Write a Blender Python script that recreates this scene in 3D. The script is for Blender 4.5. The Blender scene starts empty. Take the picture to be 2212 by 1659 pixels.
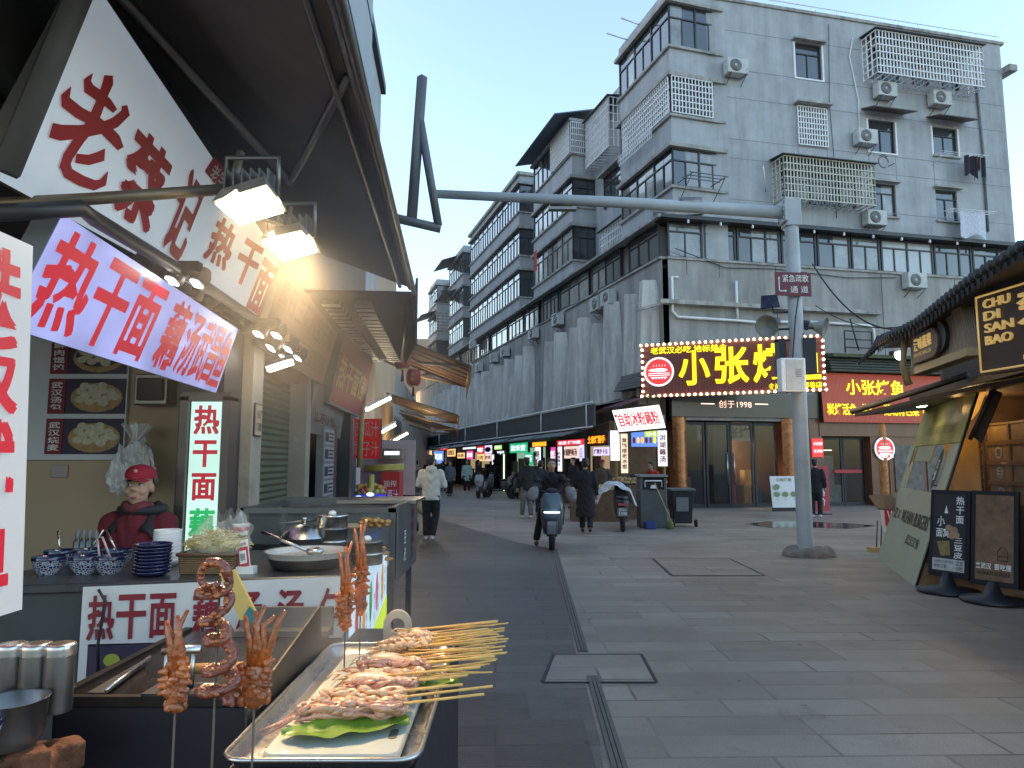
import bpy, bmesh, math, random
from mathutils import Vector as V, Matrix, noise as mnoise
sc = bpy.context.scene
COL = sc.collection
R = math.radians
rnd = random.Random(11)
# ---------------------------------------------------------------- camera, sky, sun, exposure
FP, PITCH, EYE = 1534.0, R(6.21), 1.6        # focal length in px of a 2212 px wide view, tilt, eye height
cam = bpy.data.cameras.new('camera'); co = bpy.data.objects.new('camera', cam); COL.objects.link(co)
co.location = (0, 0, EYE); co.rotation_euler = (R(90)+PITCH, 0, 0)
cam.sensor_width = 36; cam.lens = 36*FP/2212; cam.clip_start = .05; cam.clip_end = 900
sc.camera = co
SUN_EL, SUN_AZ = 8.0, -84.0                   # low sun, left of the street
w = bpy.data.worlds.new('World'); sc.world = w; w.use_nodes = True
nt = w.node_tree; bg = nt.nodes['Background']
sky = nt.nodes.new('ShaderNodeTexSky'); sky.sky_type = 'NISHITA'; sky.sun_disc = False
sky.sun_elevation = R(SUN_EL); sky.sun_rotation = R(SUN_AZ); sky.air_density = 1.0; sky.dust_density = 1.2; sky.ozone_density = 1.9
hs = nt.nodes.new('ShaderNodeHueSaturation'); hs.inputs['Saturation'].default_value = .88; nt.links.new(sky.outputs[0], hs.inputs['Color']); nt.links.new(hs.outputs[0], bg.inputs[0]); bg.inputs[1].default_value = .15
sun = bpy.data.lights.new('sun', 'SUN'); so = bpy.data.objects.new('sun', sun); COL.objects.link(so)
sun.energy = 1.2; sun.angle = R(.5); sun.color = (1, .62, .34)
sd = V((math.sin(R(SUN_AZ))*math.cos(R(SUN_EL)), math.cos(R(SUN_AZ))*math.cos(R(SUN_EL)), math.sin(R(SUN_EL))))
so.rotation_euler = sd.to_track_quat('Z', 'Y').to_euler()
sc.view_settings.view_transform = 'Standard'; sc.view_settings.look = 'None'; sc.view_settings.gamma = 1
sc.view_settings.exposure = 2.42
sc.cycles.use_denoising = True; sc.cycles.max_bounces = 6; sc.cycles.transparent_max_bounces = 12
sc.cycles.sample_clamp_indirect = 4; sc.cycles.volume_bounces = 0
# ---------------------------------------------------------------- geometry of the view -> places
def ray(x, y):
    u = (x-1106)/FP; v = (829.5-y)/FP
    return V((u, math.cos(PITCH)-v*math.sin(PITCH), math.sin(PITCH)+v*math.cos(PITCH)))
EY = V((0, 0, EYE))
def at(x, y, Y): d = ray(x, y); return EY+d*(Y/d.y)
def gp(x, y, z=0): d = ray(x, y); return EY+d*((z-EYE)/d.z)
class Fr:                                     # an upright wall plane: s along it, d out of it, z up
    def __init__(s, o, e, n): s.o = V(o); s.e = V(e).normalized(); s.n = V(n).normalized()
    def p(s, a, d, z): return s.o+s.e*a+s.n*d+V((0, 0, z))
    def hit(s, x, y, d=0):
        r = ray(x, y); t = (s.o+s.n*d-EY).dot(s.n)/r.dot(s.n); q = EY+r*t
        return (q-s.o).dot(s.e), q.z
def plane_hit(P, N, x, y): r = ray(x, y); return EY+r*((P-EY).dot(N)/r.dot(N))
def frame_ang(o, deg, side): # direction at deg clockwise from +Y; side -1: faces left of it
    a = R(deg); e = V((math.sin(a), math.cos(a), 0)); n = V((-math.cos(a), math.sin(a), 0))
    return Fr(o, e, n if side < 0 else -n)
FE = frame_ang((5.2, 24.1, 0), 77, 1)         # end wall of the near apartment block
FG = frame_ang((5.2, 24.1, 0), -17, -1)       # its long street side
FL = frame_ang((-1.53, 0, 0), -4.85, 1)       # shop row on the left
# ---------------------------------------------------------------- materials
MATS = {}
def mat(name, col, rough=.6, metal=0.0, spec=.5, var=.18, vs=6.0, bump=0.0, bs=60.0, emit=None, es=0.0, alpha=1.0, trans=0.0, coat=0.0, stain=0.0, ss=.5, streak=False, sub=0.0):
    if name in MATS: return MATS[name]
    m = bpy.data.materials.new(name); m.use_nodes = True; n = m.node_tree.nodes; l = m.node_tree.links
    b = n['Principled BSDF']; MATS[name] = m
    b.inputs['Roughness'].default_value = rough; b.inputs['Metallic'].default_value = metal
    b.inputs['Specular IOR Level'].default_value = spec; b.inputs['Coat Weight'].default_value = coat
    b.inputs['Base Color'].default_value = (*col, 1)
    if sub: b.inputs['Subsurface Weight'].default_value = sub; b.inputs['Subsurface Radius'].default_value = (.02, .008, .004)
    if alpha < 1: b.inputs['Alpha'].default_value = alpha
    if trans: b.inputs['Transmission Weight'].default_value = trans
    tc = n.new('ShaderNodeTexCoord')
    if var > 0:
        tx = n.new('ShaderNodeTexNoise'); tx.inputs['Scale'].default_value = vs; tx.inputs['Detail'].default_value = 6; tx.inputs['Roughness'].default_value = .65
        l.new(tc.outputs['Object'], tx.inputs['Vector'])
        mr = n.new('ShaderNodeMapRange'); mr.inputs[1].default_value = .3; mr.inputs[2].default_value = .7
        mr.inputs[3].default_value = 1-var; mr.inputs[4].default_value = 1+var*.6
        l.new(tx.outputs[0], mr.inputs[0])
        out = mr.outputs[0]
        if stain:
            t2 = n.new('ShaderNodeTexNoise'); t2.inputs['Scale'].default_value = ss; t2.inputs['Detail'].default_value = 8; t2.inputs['Roughness'].default_value = .7
            if streak:
                mp = n.new('ShaderNodeMapping'); mp.inputs['Scale'].default_value = (3, 3, .35); l.new(tc.outputs['Object'], mp.inputs['Vector']); l.new(mp.outputs[0], t2.inputs['Vector'])
            else: l.new(tc.outputs['Object'], t2.inputs['Vector'])
            m2 = n.new('ShaderNodeMapRange'); m2.inputs[1].default_value = .42; m2.inputs[2].default_value = .68; m2.inputs[3].default_value = 1; m2.inputs[4].default_value = 1-stain
            l.new(t2.outputs[0], m2.inputs[0])
            mu = n.new('ShaderNodeMath'); mu.operation = 'MULTIPLY'; l.new(out, mu.inputs[0]); l.new(m2.outputs[0], mu.inputs[1]); out = mu.outputs[0]
        vm = n.new('ShaderNodeVectorMath'); vm.operation = 'SCALE'; vm.inputs[0].default_value = col; l.new(out, vm.inputs['Scale'])
        l.new(vm.outputs[0], b.inputs['Base Color'])
        mr2 = n.new('ShaderNodeMapRange'); mr2.inputs[3].default_value = max(0, rough-.12); mr2.inputs[4].default_value = min(1, rough+.12)
        l.new(tx.outputs[0], mr2.inputs[0]); l.new(mr2.outputs[0], b.inputs['Roughness'])
    if bump > 0:
        tb = n.new('ShaderNodeTexNoise'); tb.inputs['Scale'].default_value = bs; tb.inputs['Detail'].default_value = 5; l.new(tc.outputs['Object'], tb.inputs['Vector'])
        bp = n.new('ShaderNodeBump'); bp.inputs['Strength'].default_value = bump; bp.inputs['Distance'].default_value = .02
        l.new(tb.outputs[0], bp.inputs['Height']); l.new(bp.outputs[0], b.inputs['Normal'])
    if emit:
        b.inputs['Emission Color'].default_value = (*emit, 1); b.inputs['Emission Strength'].default_value = es
    return m
def wave(m, scale, axis='Z', depth=.6, strength=.5, kind='BANDS', prof='SIN'): # ridges: a bump from a wave
    n = m.node_tree.nodes; l = m.node_tree.links; b = n['Principled BSDF']
    tc = n.new('ShaderNodeTexCoord'); wv = n.new('ShaderNodeTexWave'); wv.bands_direction = axis; wv.wave_profile = prof
    wv.inputs['Scale'].default_value = scale; l.new(tc.outputs['Object'], wv.inputs['Vector'])
    bp = n.new('ShaderNodeBump'); bp.inputs['Strength'].default_value = strength; bp.inputs['Distance'].default_value = .02*depth
    l.new(wv.outputs[0], bp.inputs['Height']); l.new(bp.outputs[0], b.inputs['Normal'])
    return m
def glow(name, col, s, **k): return mat(name, tuple(min(.8, c*.12) for c in col), .4, emit=col, es=s, var=0, **k)
# ---------------------------------------------------------------- mesh collector
ORG = {}
GLY = {}
def glyph(body, off):
    k = (body, off)
    if k in GLY: return GLY[k]
    c = bpy.data.curves.new('lettering', 'FONT'); c.body = body; c.size = 1; c.offset = off; c.resolution_u = 3
    o = bpy.data.objects.new('lettering', c); COL.objects.link(o)
    dg = bpy.context.evaluated_depsgraph_get()
    m = bpy.data.meshes.new_from_object(o.evaluated_get(dg))
    r = ([(v.co.x, v.co.y) for v in m.vertices], [tuple(p.vertices) for p in m.polygons])
    bpy.data.meshes.remove(m); bpy.data.objects.remove(o); bpy.data.curves.remove(c)
    GLY[k] = r
    return r
class MB:
    def __init__(s): s.v = []; s.f = []; s.mi = []; s.mats = []; s.cur = 0; s.sm = []; s.smooth = False
    def use(s, m):
        if m not in s.mats: s.mats.append(m)
        s.cur = s.mats.index(m); return s
    def add(s, vs, fs, smooth=None):
        k = len(s.v); s.v += [V(q) for q in vs]
        sm = s.smooth if smooth is None else smooth
        for f in fs: s.f.append(tuple(i+k for i in f)); s.mi.append(s.cur); s.sm.append(sm)
        return s
    def hexa(s, P): return s.add(P, [(0, 3, 2, 1), (4, 5, 6, 7), (0, 1, 5, 4), (1, 2, 6, 5), (2, 3, 7, 6), (3, 0, 4, 7)], False)
    def box(s, c, sz, rot=None):
        c = V(c); x, y, z = (q/2 for q in sz)
        P = [V(q) for q in ((-x, -y, -z), (x, -y, -z), (x, y, -z), (-x, y, -z), (-x, -y, z), (x, -y, z), (x, y, z), (-x, y, z))]
        if rot is not None:
            M = rot if isinstance(rot, Matrix) else Matrix.Rotation(rot, 3, 'Z'); P = [M @ q for q in P]
        return s.hexa([c+q for q in P])
    def fb(s, F, s0, s1, d0, d1, z0, z1):
        return s.hexa([F.p(s0, d0, z0), F.p(s1, d0, z0), F.p(s1, d1, z0), F.p(s0, d1, z0), F.p(s0, d0, z1), F.p(s1, d0, z1), F.p(s1, d1, z1), F.p(s0, d1, z1)])
    def slab(s, a, b, c, d, t):   # quad a b c d (counter-clockwise from outside) with thickness t behind it
        a, b, c, d = V(a), V(b), V(c), V(d); n = (b-a).cross(d-a).normalized()*t
        return s.hexa([a-n, b-n, c-n, d-n, a, b, c, d])
    def prism(s, poly, off):      # polygon extruded by vector off
        n = len(poly); P = [V(q) for q in poly]; off = V(off)
        return s.add(P+[q+off for q in P], [tuple(range(n-1, -1, -1)), tuple(range(n, 2*n))]+[(i, (i+1) % n, n+(i+1) % n, n+i) for i in range(n)], False)
    def tube(s, pts, r, n=8, closed=False, flat=None, smooth=True):
        pts = [V(q) for q in pts]; m = len(pts); rr = r if isinstance(r, (list, tuple)) else [r]*m
        vs = []; up = None
        for i, q in enumerate(pts):
            a = pts[(i-1) % m] if (closed or i > 0) else q; b = pts[(i+1) % m] if (closed or i < m-1) else q
            t = (b-a).normalized()
            if up is None: up = V((0, 0, 1)) if abs(t.z) < .9 else V((0, 1, 0))
            x = t.cross(up)
            if x.length < 1e-5: x = t.cross(V((1, 0, 0)))
            x.normalize(); y = x.cross(t).normalized(); up = y
            fl = flat or 1
            for k in range(n):
                an = 2*math.pi*k/n; vs.append(q+x*math.cos(an)*rr[i]+y*math.sin(an)*rr[i]*fl)
        fs = []
        for i in range(m if closed else m-1):
            j = (i+1) % m
            for k in range(n): fs.append((i*n+k, i*n+(k+1) % n, j*n+(k+1) % n, j*n+k))
        if not closed: fs += [tuple(range(n-1, -1, -1)), tuple((m-1)*n+k for k in range(n))]
        return s.add(vs, fs, smooth)
    def lathe(s, c, prof, n=24, M=None, smooth=True, cap=True):
        c = V(c); vs = []
        for r, z in prof:
            for k in range(n):
                a = 2*math.pi*k/n; q = V((r*math.cos(a), r*math.sin(a), z)); vs.append(c+(M @ q if M else q))
        fs = []
        for i in range(len(prof)-1):
            for k in range(n): fs.append((i*n+k, i*n+(k+1) % n, (i+1)*n+(k+1) % n, (i+1)*n+k))
        s.add(vs, fs, smooth)
        if cap: s.add(vs[:n], [tuple(range(n-1, -1, -1))], False); s.add(vs[-n:], [tuple(range(n))], False)
        return s
    def loft(s, rings, n=16, smooth=True, yaw=0):   # rings: (centre, rx, ry)
        vs = []; cy, sy = math.cos(yaw), math.sin(yaw)
        for c, rx, ry in rings:
            c = V(c)
            for k in range(n):
                a = 2*math.pi*k/n; x, y = rx*math.cos(a), ry*math.sin(a); vs.append(c+V((x*cy-y*sy, x*sy+y*cy, 0)))
        m = len(rings); fs = [(i*n+k, i*n+(k+1) % n, (i+1)*n+(k+1) % n, (i+1)*n+k) for i in range(m-1) for k in range(n)]
        fs += [tuple(range(n-1, -1, -1)), tuple((m-1)*n+k for k in range(n))]
        return s.add(vs, fs, smooth)
    def ell(s, c, r, n=14, m=10, M=None, smooth=True):
        c = V(c); r = (r,)*3 if not isinstance(r, (list, tuple)) else r; vs = []
        for i in range(m+1):
            t = math.pi*i/m
            for k in range(n):
                a = 2*math.pi*k/n; q = V((r[0]*math.sin(t)*math.cos(a), r[1]*math.sin(t)*math.sin(a), -r[2]*math.cos(t))); vs.append(c+(M @ q if M else q))
        return s.add(vs, [(i*n+k, i*n+(k+1) % n, (i+1)*n+(k+1) % n, (i+1)*n+k) for i in range(m) for k in range(n)], smooth)
    def grid(s, fn, nu, nv, smooth=True):
        vs = [fn(i/nu, j/nv) for j in range(nv+1) for i in range(nu+1)]; q = nu+1
        return s.add(vs, [(j*q+i, j*q+i+1, (j+1)*q+i+1, (j+1)*q+i) for j in range(nv) for i in range(nu)], smooth)
    def flat(s, vs2, fs, O, ex, ey, lift, ext=0):
        O = V(O); nn = ex.cross(ey).normalized(); fr = [O+ex*x+ey*y+nn*lift for x, y in vs2]; s.add(fr, fs, False)
        if ext:
            ed = {}
            for f in fs:
                for i in range(len(f)):
                    a, b = f[i], f[(i+1) % len(f)]; ed[(a, b)] = 1
            sd = [(a, b) for a, b in ed if (b, a) not in ed]
            vs = []; ff = []
            for a, b in sd:
                k = len(vs); vs += [fr[a], fr[b], fr[b]-nn*ext, fr[a]-nn*ext]; ff.append((k+1, k, k+3, k+2))
            s.add(vs, ff, False)
        return s
    def text(s, body, O, ex, ey, w, h, off=.012, lift=.004, cell=False, ext=0, shear=0):
        ex = V(ex).normalized(); ey = V(ey).normalized(); vs, fs = glyph(body, min(off, .012))
        if not vs: return s
        if off > .012 and not shear:      # heavier strokes: the outline set again, shifted a little each way
            d = (off-.012)*.75*(h if cell else min(h, w/max(1, len(body))))
            for k, (sx, sy) in enumerate(((d, d), (-d, d), (d, -d), (-d, -d))): s.text(body, V(O)+ex*sx+ey*sy, ex, ey, w, h, .0119, lift+.0003*(k+1)*(1 if lift < .02 else 6), cell, ext, 1e-9)
        if cell: x0, x1, y0, y1 = 0, 1, -.12, .88
        else:
            x0 = min(a for a, b in vs); x1 = max(a for a, b in vs); y0 = min(b for a, b in vs); y1 = max(b for a, b in vs)
        q = [((a-x0)/(x1-x0)*w, (b-y0)/(y1-y0)*h) for a, b in vs]
        if shear: q = [(a+shear*b, b) for a, b in q]
        return s.flat(q, fs, O, ex, ey, lift, ext)
    def vtext(s, body, O, ex, ey, w, h, gap=.06, **k): # a column of characters, top one first; O lower left
        n = len(body); ch = h/n; ey = V(ey).normalized()
        for i, c in enumerate(body):
            if c != ' ': s.text(c, V(O)+ey*(h-(i+1)*ch+ch*gap/2), ex, ey, w, ch*(1-gap), cell=True, **k)
        return s
    def stroke(s, pts, wid, O, ex, ey, lift):   # brush stroke in the plane, points with widths
        L = []; Rr = []
        for i, (x, y) in enumerate(pts):
            a = pts[max(0, i-1)]; b = pts[min(len(pts)-1, i+1)]; dx, dy = b[0]-a[0], b[1]-a[1]; q = math.hypot(dx, dy) or 1
            h = wid[i]/2; L.append((x-dy/q*h, y+dx/q*h)); Rr.append((x+dy/q*h, y-dx/q*h))
        n = len(pts)
        return s.flat(L+Rr, [(n+i, n+i+1, i+1, i) for i in range(n-1)], O, ex, ey, lift)
    def build(s, name, m=None, parent=None, bevel=0, label=None, cat=None, group=None, kind=None, origin=None, seg=1, mesh=None):
        if m is not None and not s.mats: s.mats = [m]
        if parent is not None: o0 = ORG[parent.name]
        elif origin is not None: o0 = V(origin)
        else:
            xs = [q.x for q in s.v]; ys = [q.y for q in s.v]; zs = [q.z for q in s.v]
            o0 = V(((min(xs)+max(xs))/2, (min(ys)+max(ys))/2, min(zs)))
        me = bpy.data.meshes.new(name); me.from_pydata([q-o0 for q in s.v], [], s.f)
        for q in s.mats: me.materials.append(q)
        me.polygons.foreach_set('material_index', s.mi); me.polygons.foreach_set('use_smooth', s.sm); me.update()
        if bevel:
            bm = bmesh.new(); bm.from_mesh(me); bmesh.ops.remove_doubles(bm, verts=bm.verts, dist=1e-5)
            es = [e for e in bm.edges if len(e.link_faces) == 2 and e.calc_face_angle(0) > .6]
            bmesh.ops.bevel(bm, geom=es, offset=bevel, segments=seg, affect='EDGES', clamp_overlap=True); bm.to_mesh(me); bm.free()
        o = bpy.data.objects.new(name, me); COL.objects.link(o); ORG[o.name] = o0
        if parent is not None: o.parent = parent
        else: o.location = o0
        return tag(o, label, cat, group, kind)
def tag(o, label=None, cat=None, group=None, kind=None):
    for k, q in (('label', label), ('category', cat), ('group', group), ('kind', kind)):
        if q: o[k] = q
    return o
def T(name, label, cat, loc, group=None):
    o = bpy.data.objects.new(name, None); COL.objects.link(o); o.location = loc; o.empty_display_size = .2
    ORG[o.name] = V(loc); return tag(o, label, cat, group)
def copy_tree(o, parent=None, loc=None, rz=None, label=None):
    c = o.copy(); COL.objects.link(c); ORG[c.name] = V(loc) if loc is not None else ORG.get(o.name, V())
    if parent is not None: c.parent = parent
    if loc is not None: c.location = loc
    if rz is not None: c.rotation_euler = (0, 0, rz)
    if label: c['label'] = label
    for ch in [q for q in bpy.data.objects if q.parent == o]: copy_tree(ch, c)
    return c
def remesh(mb, vox, it=3, fac=.5):      # fuse a set of overlapping solids into one continuous surface
    me = bpy.data.meshes.new('fuse'); me.from_pydata(mb.v, [], mb.f); o = bpy.data.objects.new('fuse', me); COL.objects.link(o)
    r = o.modifiers.new('r', 'REMESH'); r.mode = 'VOXEL'; r.voxel_size = vox
    if it: q = o.modifiers.new('s', 'SMOOTH'); q.iterations = it; q.factor = fac
    m = bpy.data.meshes.new_from_object(o.evaluated_get(bpy.context.evaluated_depsgraph_get()))
    out = MB(); out.mats = list(mb.mats[:1]); out.add([v.co for v in m.vertices], [tuple(p.vertices) for p in m.polygons], True)
    bpy.data.objects.remove(o); bpy.data.meshes.remove(m); bpy.data.meshes.remove(me)
    return out
Z = V((0, 0, 1))
# ---------------------------------------------------------------- colours of the place
GREY = mat('grey render', (.43, .445, .465), .85, var=.16, vs=1.3, bump=.25, bs=18, stain=.3, ss=.4, streak=True)
GREYD = mat('grey render of the podium', (.38, .36, .34), .85, var=.16, vs=1.1, bump=.25, bs=14, stain=.4, ss=.5, streak=True)
CONC = mat('weathered concrete', (.43, .41, .38), .9, var=.25, vs=2.5, bump=.4, bs=22, stain=.5, ss=.8, streak=True)
DRAPE = mat('pale cast drapery', (.68, .65, .61), .85, var=.12, vs=1.5, stain=.45, ss=.9, streak=True)
DARKM = mat('dark painted metal', (.035, .035, .04), .45, spec=.5, var=.2, vs=9)
MIDM = mat('grey painted metal', (.16, .165, .17), .5, var=.2, vs=6)
STEEL = mat('stainless steel', (.55, .54, .52), .28, metal=1, var=.12, vs=5)
STEELD = mat('smoked stainless steel', (.22, .21, .20), .38, metal=.9, var=.25, vs=4)
WHITEM = mat('white painted bars', (.8, .8, .8), .5, var=.15, vs=8)
RUSTM = mat('weathered frame', (.16, .14, .12), .6, var=.3, vs=5)
GLASS = mat('dark window glass', (.055, .062, .068), .06, spec=.8, var=.3, vs=.8, coat=.5)
GLASS2 = mat('window glass with pale curtain', (.24, .24, .23), .12, spec=.8, var=.5, vs=1.6, coat=.6)
GLASS3 = mat('greenish window glass', (.05, .085, .075), .08, spec=.8, var=.4, vs=.9, coat=.6)
BLACK = mat('black', (.012, .012, .018), .5, var=.2)
WHITE = mat('white plastic', (.72, .72, .70), .45, var=.06)
CREAM = mat('cream plaster', (.50, .37, .25), .85, var=.12, vs=2, stain=.2)
WOOD = mat('brown wood', (.16, .085, .045), .5, var=.35, vs=5, bump=.15, bs=20)
BAMB = mat('bamboo', (.45, .30, .13), .55, var=.3, vs=14)
TARP = mat('dark grey canopy cloth', (.15, .13, .12), .8, var=.25, vs=1.5)
MAROON = mat('maroon canopy cloth', (.10, .03, .035), .8, var=.25, vs=2)
TILE = mat('black roof tile', (.03, .031, .033), .55, var=.35, vs=12, bump=.3, bs=40)
REDT = mat('red vinyl lettering', (.42, .015, .03), .4, var=.08)
# ---------------------------------------------------------------- ground
def paver(name, col, w, h, rot, mortar, rough, ridges=0.0, var=.42):
    m = bpy.data.materials.new(name); m.use_nodes = True; n = m.node_tree.nodes; l = m.node_tree.links; b = n['Principled BSDF']; MATS[name] = m
    tc = n.new('ShaderNodeTexCoord'); mp = n.new('ShaderNodeMapping'); mp.inputs['Rotation'].default_value = (0, 0, R(rot)); l.new(tc.outputs['Object'], mp.inputs['Vector'])
    br = n.new('ShaderNodeTexBrick'); l.new(mp.outputs[0], br.inputs['Vector'])
    br.inputs['Scale'].default_value = 1; br.inputs['Brick Width'].default_value = w; br.inputs['Row Height'].default_value = h
    br.inputs['Mortar Size'].default_value = mortar; br.inputs['Mortar Smooth'].default_value = .2; br.offset = .41; br.offset_frequency = 3; br.inputs['Bias'].default_value = -.1
    br.inputs['Color1'].default_value = (*[c*(1+var*.25) for c in col], 1); br.inputs['Color2'].default_value = (*[c*(1-var*.45) for c in col], 1)
    br.inputs['Mortar'].default_value = (*[c*.30 for c in col], 1)
    n1 = n.new('ShaderNodeTexNoise'); n1.inputs['Scale'].default_value = .55; n1.inputs['Detail'].default_value = 8; n1.inputs['Roughness'].default_value = .7; l.new(tc.outputs['Object'], n1.inputs['Vector'])
    n2 = n.new('ShaderNodeTexNoise'); n2.inputs['Scale'].default_value = 130; n2.inputs['Detail'].default_value = 3; l.new(tc.outputs['Object'], n2.inputs['Vector'])
    m1 = n.new('ShaderNodeMapRange'); m1.inputs[1].default_value = .3; m1.inputs[2].default_value = .7; m1.inputs[3].default_value = .62; m1.inputs[4].default_value = 1.22; l.new(n1.outputs[0], m1.inputs[0])
    m2 = n.new('ShaderNodeMapRange'); m2.inputs[1].default_value = .35; m2.inputs[2].default_value = .65; m2.inputs[3].default_value = .8; m2.inputs[4].default_value = 1.2; l.new(n2.outputs[0], m2.inputs[0])
    mu = n.new('ShaderNodeMath'); mu.operation = 'MULTIPLY'; l.new(m1.outputs[0], mu.inputs[0]); l.new(m2.outputs[0], mu.inputs[1])
    v1 = n.new('ShaderNodeTexVoronoi'); v1.inputs['Scale'].default_value = 2.6; v1.inputs['Randomness'].default_value = 1; l.new(tc.outputs['Object'], v1.inputs['Vector'])
    g1 = n.new('ShaderNodeMapRange'); g1.inputs[1].default_value = .045; g1.inputs[2].default_value = .06; g1.inputs[3].default_value = .55; g1.inputs[4].default_value = 1; l.new(v1.outputs['Distance'], g1.inputs[0])
    n4 = n.new('ShaderNodeTexNoise'); n4.inputs['Scale'].default_value = 1.7; n4.inputs['Detail'].default_value = 7; n4.inputs['Roughness'].default_value = .75; n4.inputs['Distortion'].default_value = .6; l.new(tc.outputs['Object'], n4.inputs['Vector'])
    g2 = n.new('ShaderNodeMapRange'); g2.inputs[1].default_value = .56; g2.inputs[2].default_value = .72; g2.inputs[3].default_value = 1; g2.inputs[4].default_value = .62; l.new(n4.outputs[0], g2.inputs[0])
    q1 = n.new('ShaderNodeMath'); q1.operation = 'MULTIPLY'; l.new(g1.outputs[0], q1.inputs[0]); l.new(g2.outputs[0], q1.inputs[1])
    q2 = n.new('ShaderNodeMath'); q2.operation = 'MULTIPLY'; l.new(q1.outputs[0], q2.inputs[0]); l.new(mu.outputs[0], q2.inputs[1]); mu = q2
    # joints that fade in and out along the rows
    n3 = n.new('ShaderNodeTexNoise'); n3.inputs['Scale'].default_value = 1.1; n3.inputs['Detail'].default_value = 3; l.new(tc.outputs['Object'], n3.inputs['Vector'])
    m3 = n.new('ShaderNodeMapRange'); m3.inputs[1].default_value = .45; m3.inputs[2].default_value = .7; m3.inputs[3].default_value = .12; m3.inputs[4].default_value = .95; l.new(n3.outputs[0], m3.inputs[0])
    fm = n.new('ShaderNodeMath'); fm.operation = 'MULTIPLY'; l.new(br.outputs['Fac'], fm.inputs[0]); l.new(m3.outputs[0], fm.inputs[1])
    nf = n.new('ShaderNodeTexBrick'); l.new(mp.outputs[0], nf.inputs['Vector'])
    for k in ('Scale', 'Brick Width', 'Row Height'): nf.inputs[k].default_value = br.inputs[k].default_value
    nf.offset = .41; nf.offset_frequency = 3; nf.inputs['Mortar Size'].default_value = 0; nf.inputs['Bias'].default_value = -.1
    nf.inputs['Color1'].default_value = br.inputs['Color1'].default_value; nf.inputs['Color2'].default_value = br.inputs['Color2'].default_value
    mx = n.new('ShaderNodeMix'); mx.data_type = 'RGBA'; l.new(fm.outputs[0], mx.inputs[0]); l.new(nf.outputs['Color'], mx.inputs[6]); mx.inputs[7].default_value = br.inputs['Mortar'].default_value
    vm = n.new('ShaderNodeVectorMath'); vm.operation = 'SCALE'; l.new(mx.outputs[2], vm.inputs[0]); l.new(mu.outputs[0], vm.inputs['Scale']); l.new(vm.outputs[0], b.inputs['Base Color'])
    mr = n.new('ShaderNodeMapRange'); mr.inputs[3].default_value = rough-.14; mr.inputs[4].default_value = rough+.16; l.new(n1.outputs[0], mr.inputs[0]); l.new(mr.outputs[0], b.inputs['Roughness'])
    bp = n.new('ShaderNodeBump'); bp.inputs['Strength'].default_value = .35; bp.inputs['Distance'].default_value = .006; l.new(n2.outputs[0], bp.inputs['Height'])
    b2 = n.new('ShaderNodeBump'); b2.invert = True; b2.inputs['Strength'].default_value = .7; b2.inputs['Distance'].default_value = .01; l.new(fm.outputs[0], b2.inputs['Height']); l.new(bp.outputs[0], b2.inputs['Normal'])
    last = b2
    if ridges:
        wv = n.new('ShaderNodeTexWave'); wv.bands_direction = 'Y'; wv.inputs['Scale'].default_value = ridges; l.new(mp.outputs[0], wv.inputs['Vector'])
        b3 = n.new('ShaderNodeBump'); b3.inputs['Strength'].default_value = .8; b3.inputs['Distance'].default_value = .008; l.new(wv.outputs[0], b3.inputs['Height']); l.new(b2.outputs[0], b3.inputs['Normal']); last = b3
    l.new(last.outputs[0], b.inputs['Normal']); return m
MB().use(paver('large grey street slabs', (.30, .25, .20), .95, .31, -1.3, .011, .5)).add([(-200, -60, 0), (200, -60, 0), (200, 260, 0), (-200, 260, 0)], [(0, 1, 2, 3)]).build('ground', kind='structure', origin=(0, 0, 0))
pv = [gp(1296, 1600, .004), gp(1266, 1480, .004), gp(1245, 1415, .004), gp(1197, 1186, .004), gp(1119, 1172, .004), gp(948, 1121, .004), V((-2.2, 20, .004)), V((-1.53, 0, .004)), V((-1.3, -4, .004)), V((.42, -4, .004)), V((.42, 3.2, .004))]
MB().use(paver('dark grey footway slabs', (.125, .105, .088), .8, .2, -1.3, .009, .42, var=.5)).add(pv, [tuple(range(len(pv)))]).build('pavement', kind='structure', origin=(0, 0, 0))
rp = [(-1.2, 1.2), (.44, 1.2), (.44, 4.6), (.12, 4.6), (.1, 5.1), (-.35, 5.15), (-.4, 4.7), (-1.2, 4.6)]
MB().use(paver('ridged brown footway slabs', (.13, .1, .085), .6, .3, -1.3, .008, .55, ridges=11, var=.35)).add([V((x, y, .008)) for x, y in rp], [tuple(range(len(rp)))]).build('path', kind='structure', origin=(0, 0, 0))
# slot drain and stone covers let into the paving
mb = MB()
for a, b in (((.78, 13.2), (.60, 6.2)), ((.60, 5.5), (.53, 2.4))):
    a = V((*a, .006)); b = V((*b, .006)); x = V((1, 0, 0))
    mb.use(mat('dark gap', (.03, .028, .026), .8)).add([a-x*.04, a+x*.04, b+x*.04, b-x*.04], [(3, 2, 1, 0)])
    mb.use(mat('drain cover stone', (.13, .115, .10), .7, var=.3, vs=12))
    for q, w_ in ((-.042, .026), (-.010, .02), (.016, .026)): mb.slab(b+x*q+Z*.008, b+x*(q+w_)+Z*.008, a+x*(q+w_)+Z*.008, a+x*q+Z*.008, .012)
mb.build('slot_drain', label='long dark slot drain with steel edges running along the paved street', cat='drain')
def cover(px, label):
    P = [gp(x, y, .009) for x, y in px]; m = MB().use(BLACK)
    for i in range(4):
        a, b = P[i], P[(i+1) % 4]; t = (b-a).normalized().cross(Z)*.014; m.add([a-t, a+t, b+t, b-t], [(0, 1, 2, 3)])
    c = sum(P, V())/4; m.use(MATS['large grey street slabs']).add([c+(q-c)*.97-Z*.001 for q in P], [(3, 2, 1, 0)])
    m.build('inspection_cover', label=label, cat='cover')
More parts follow.
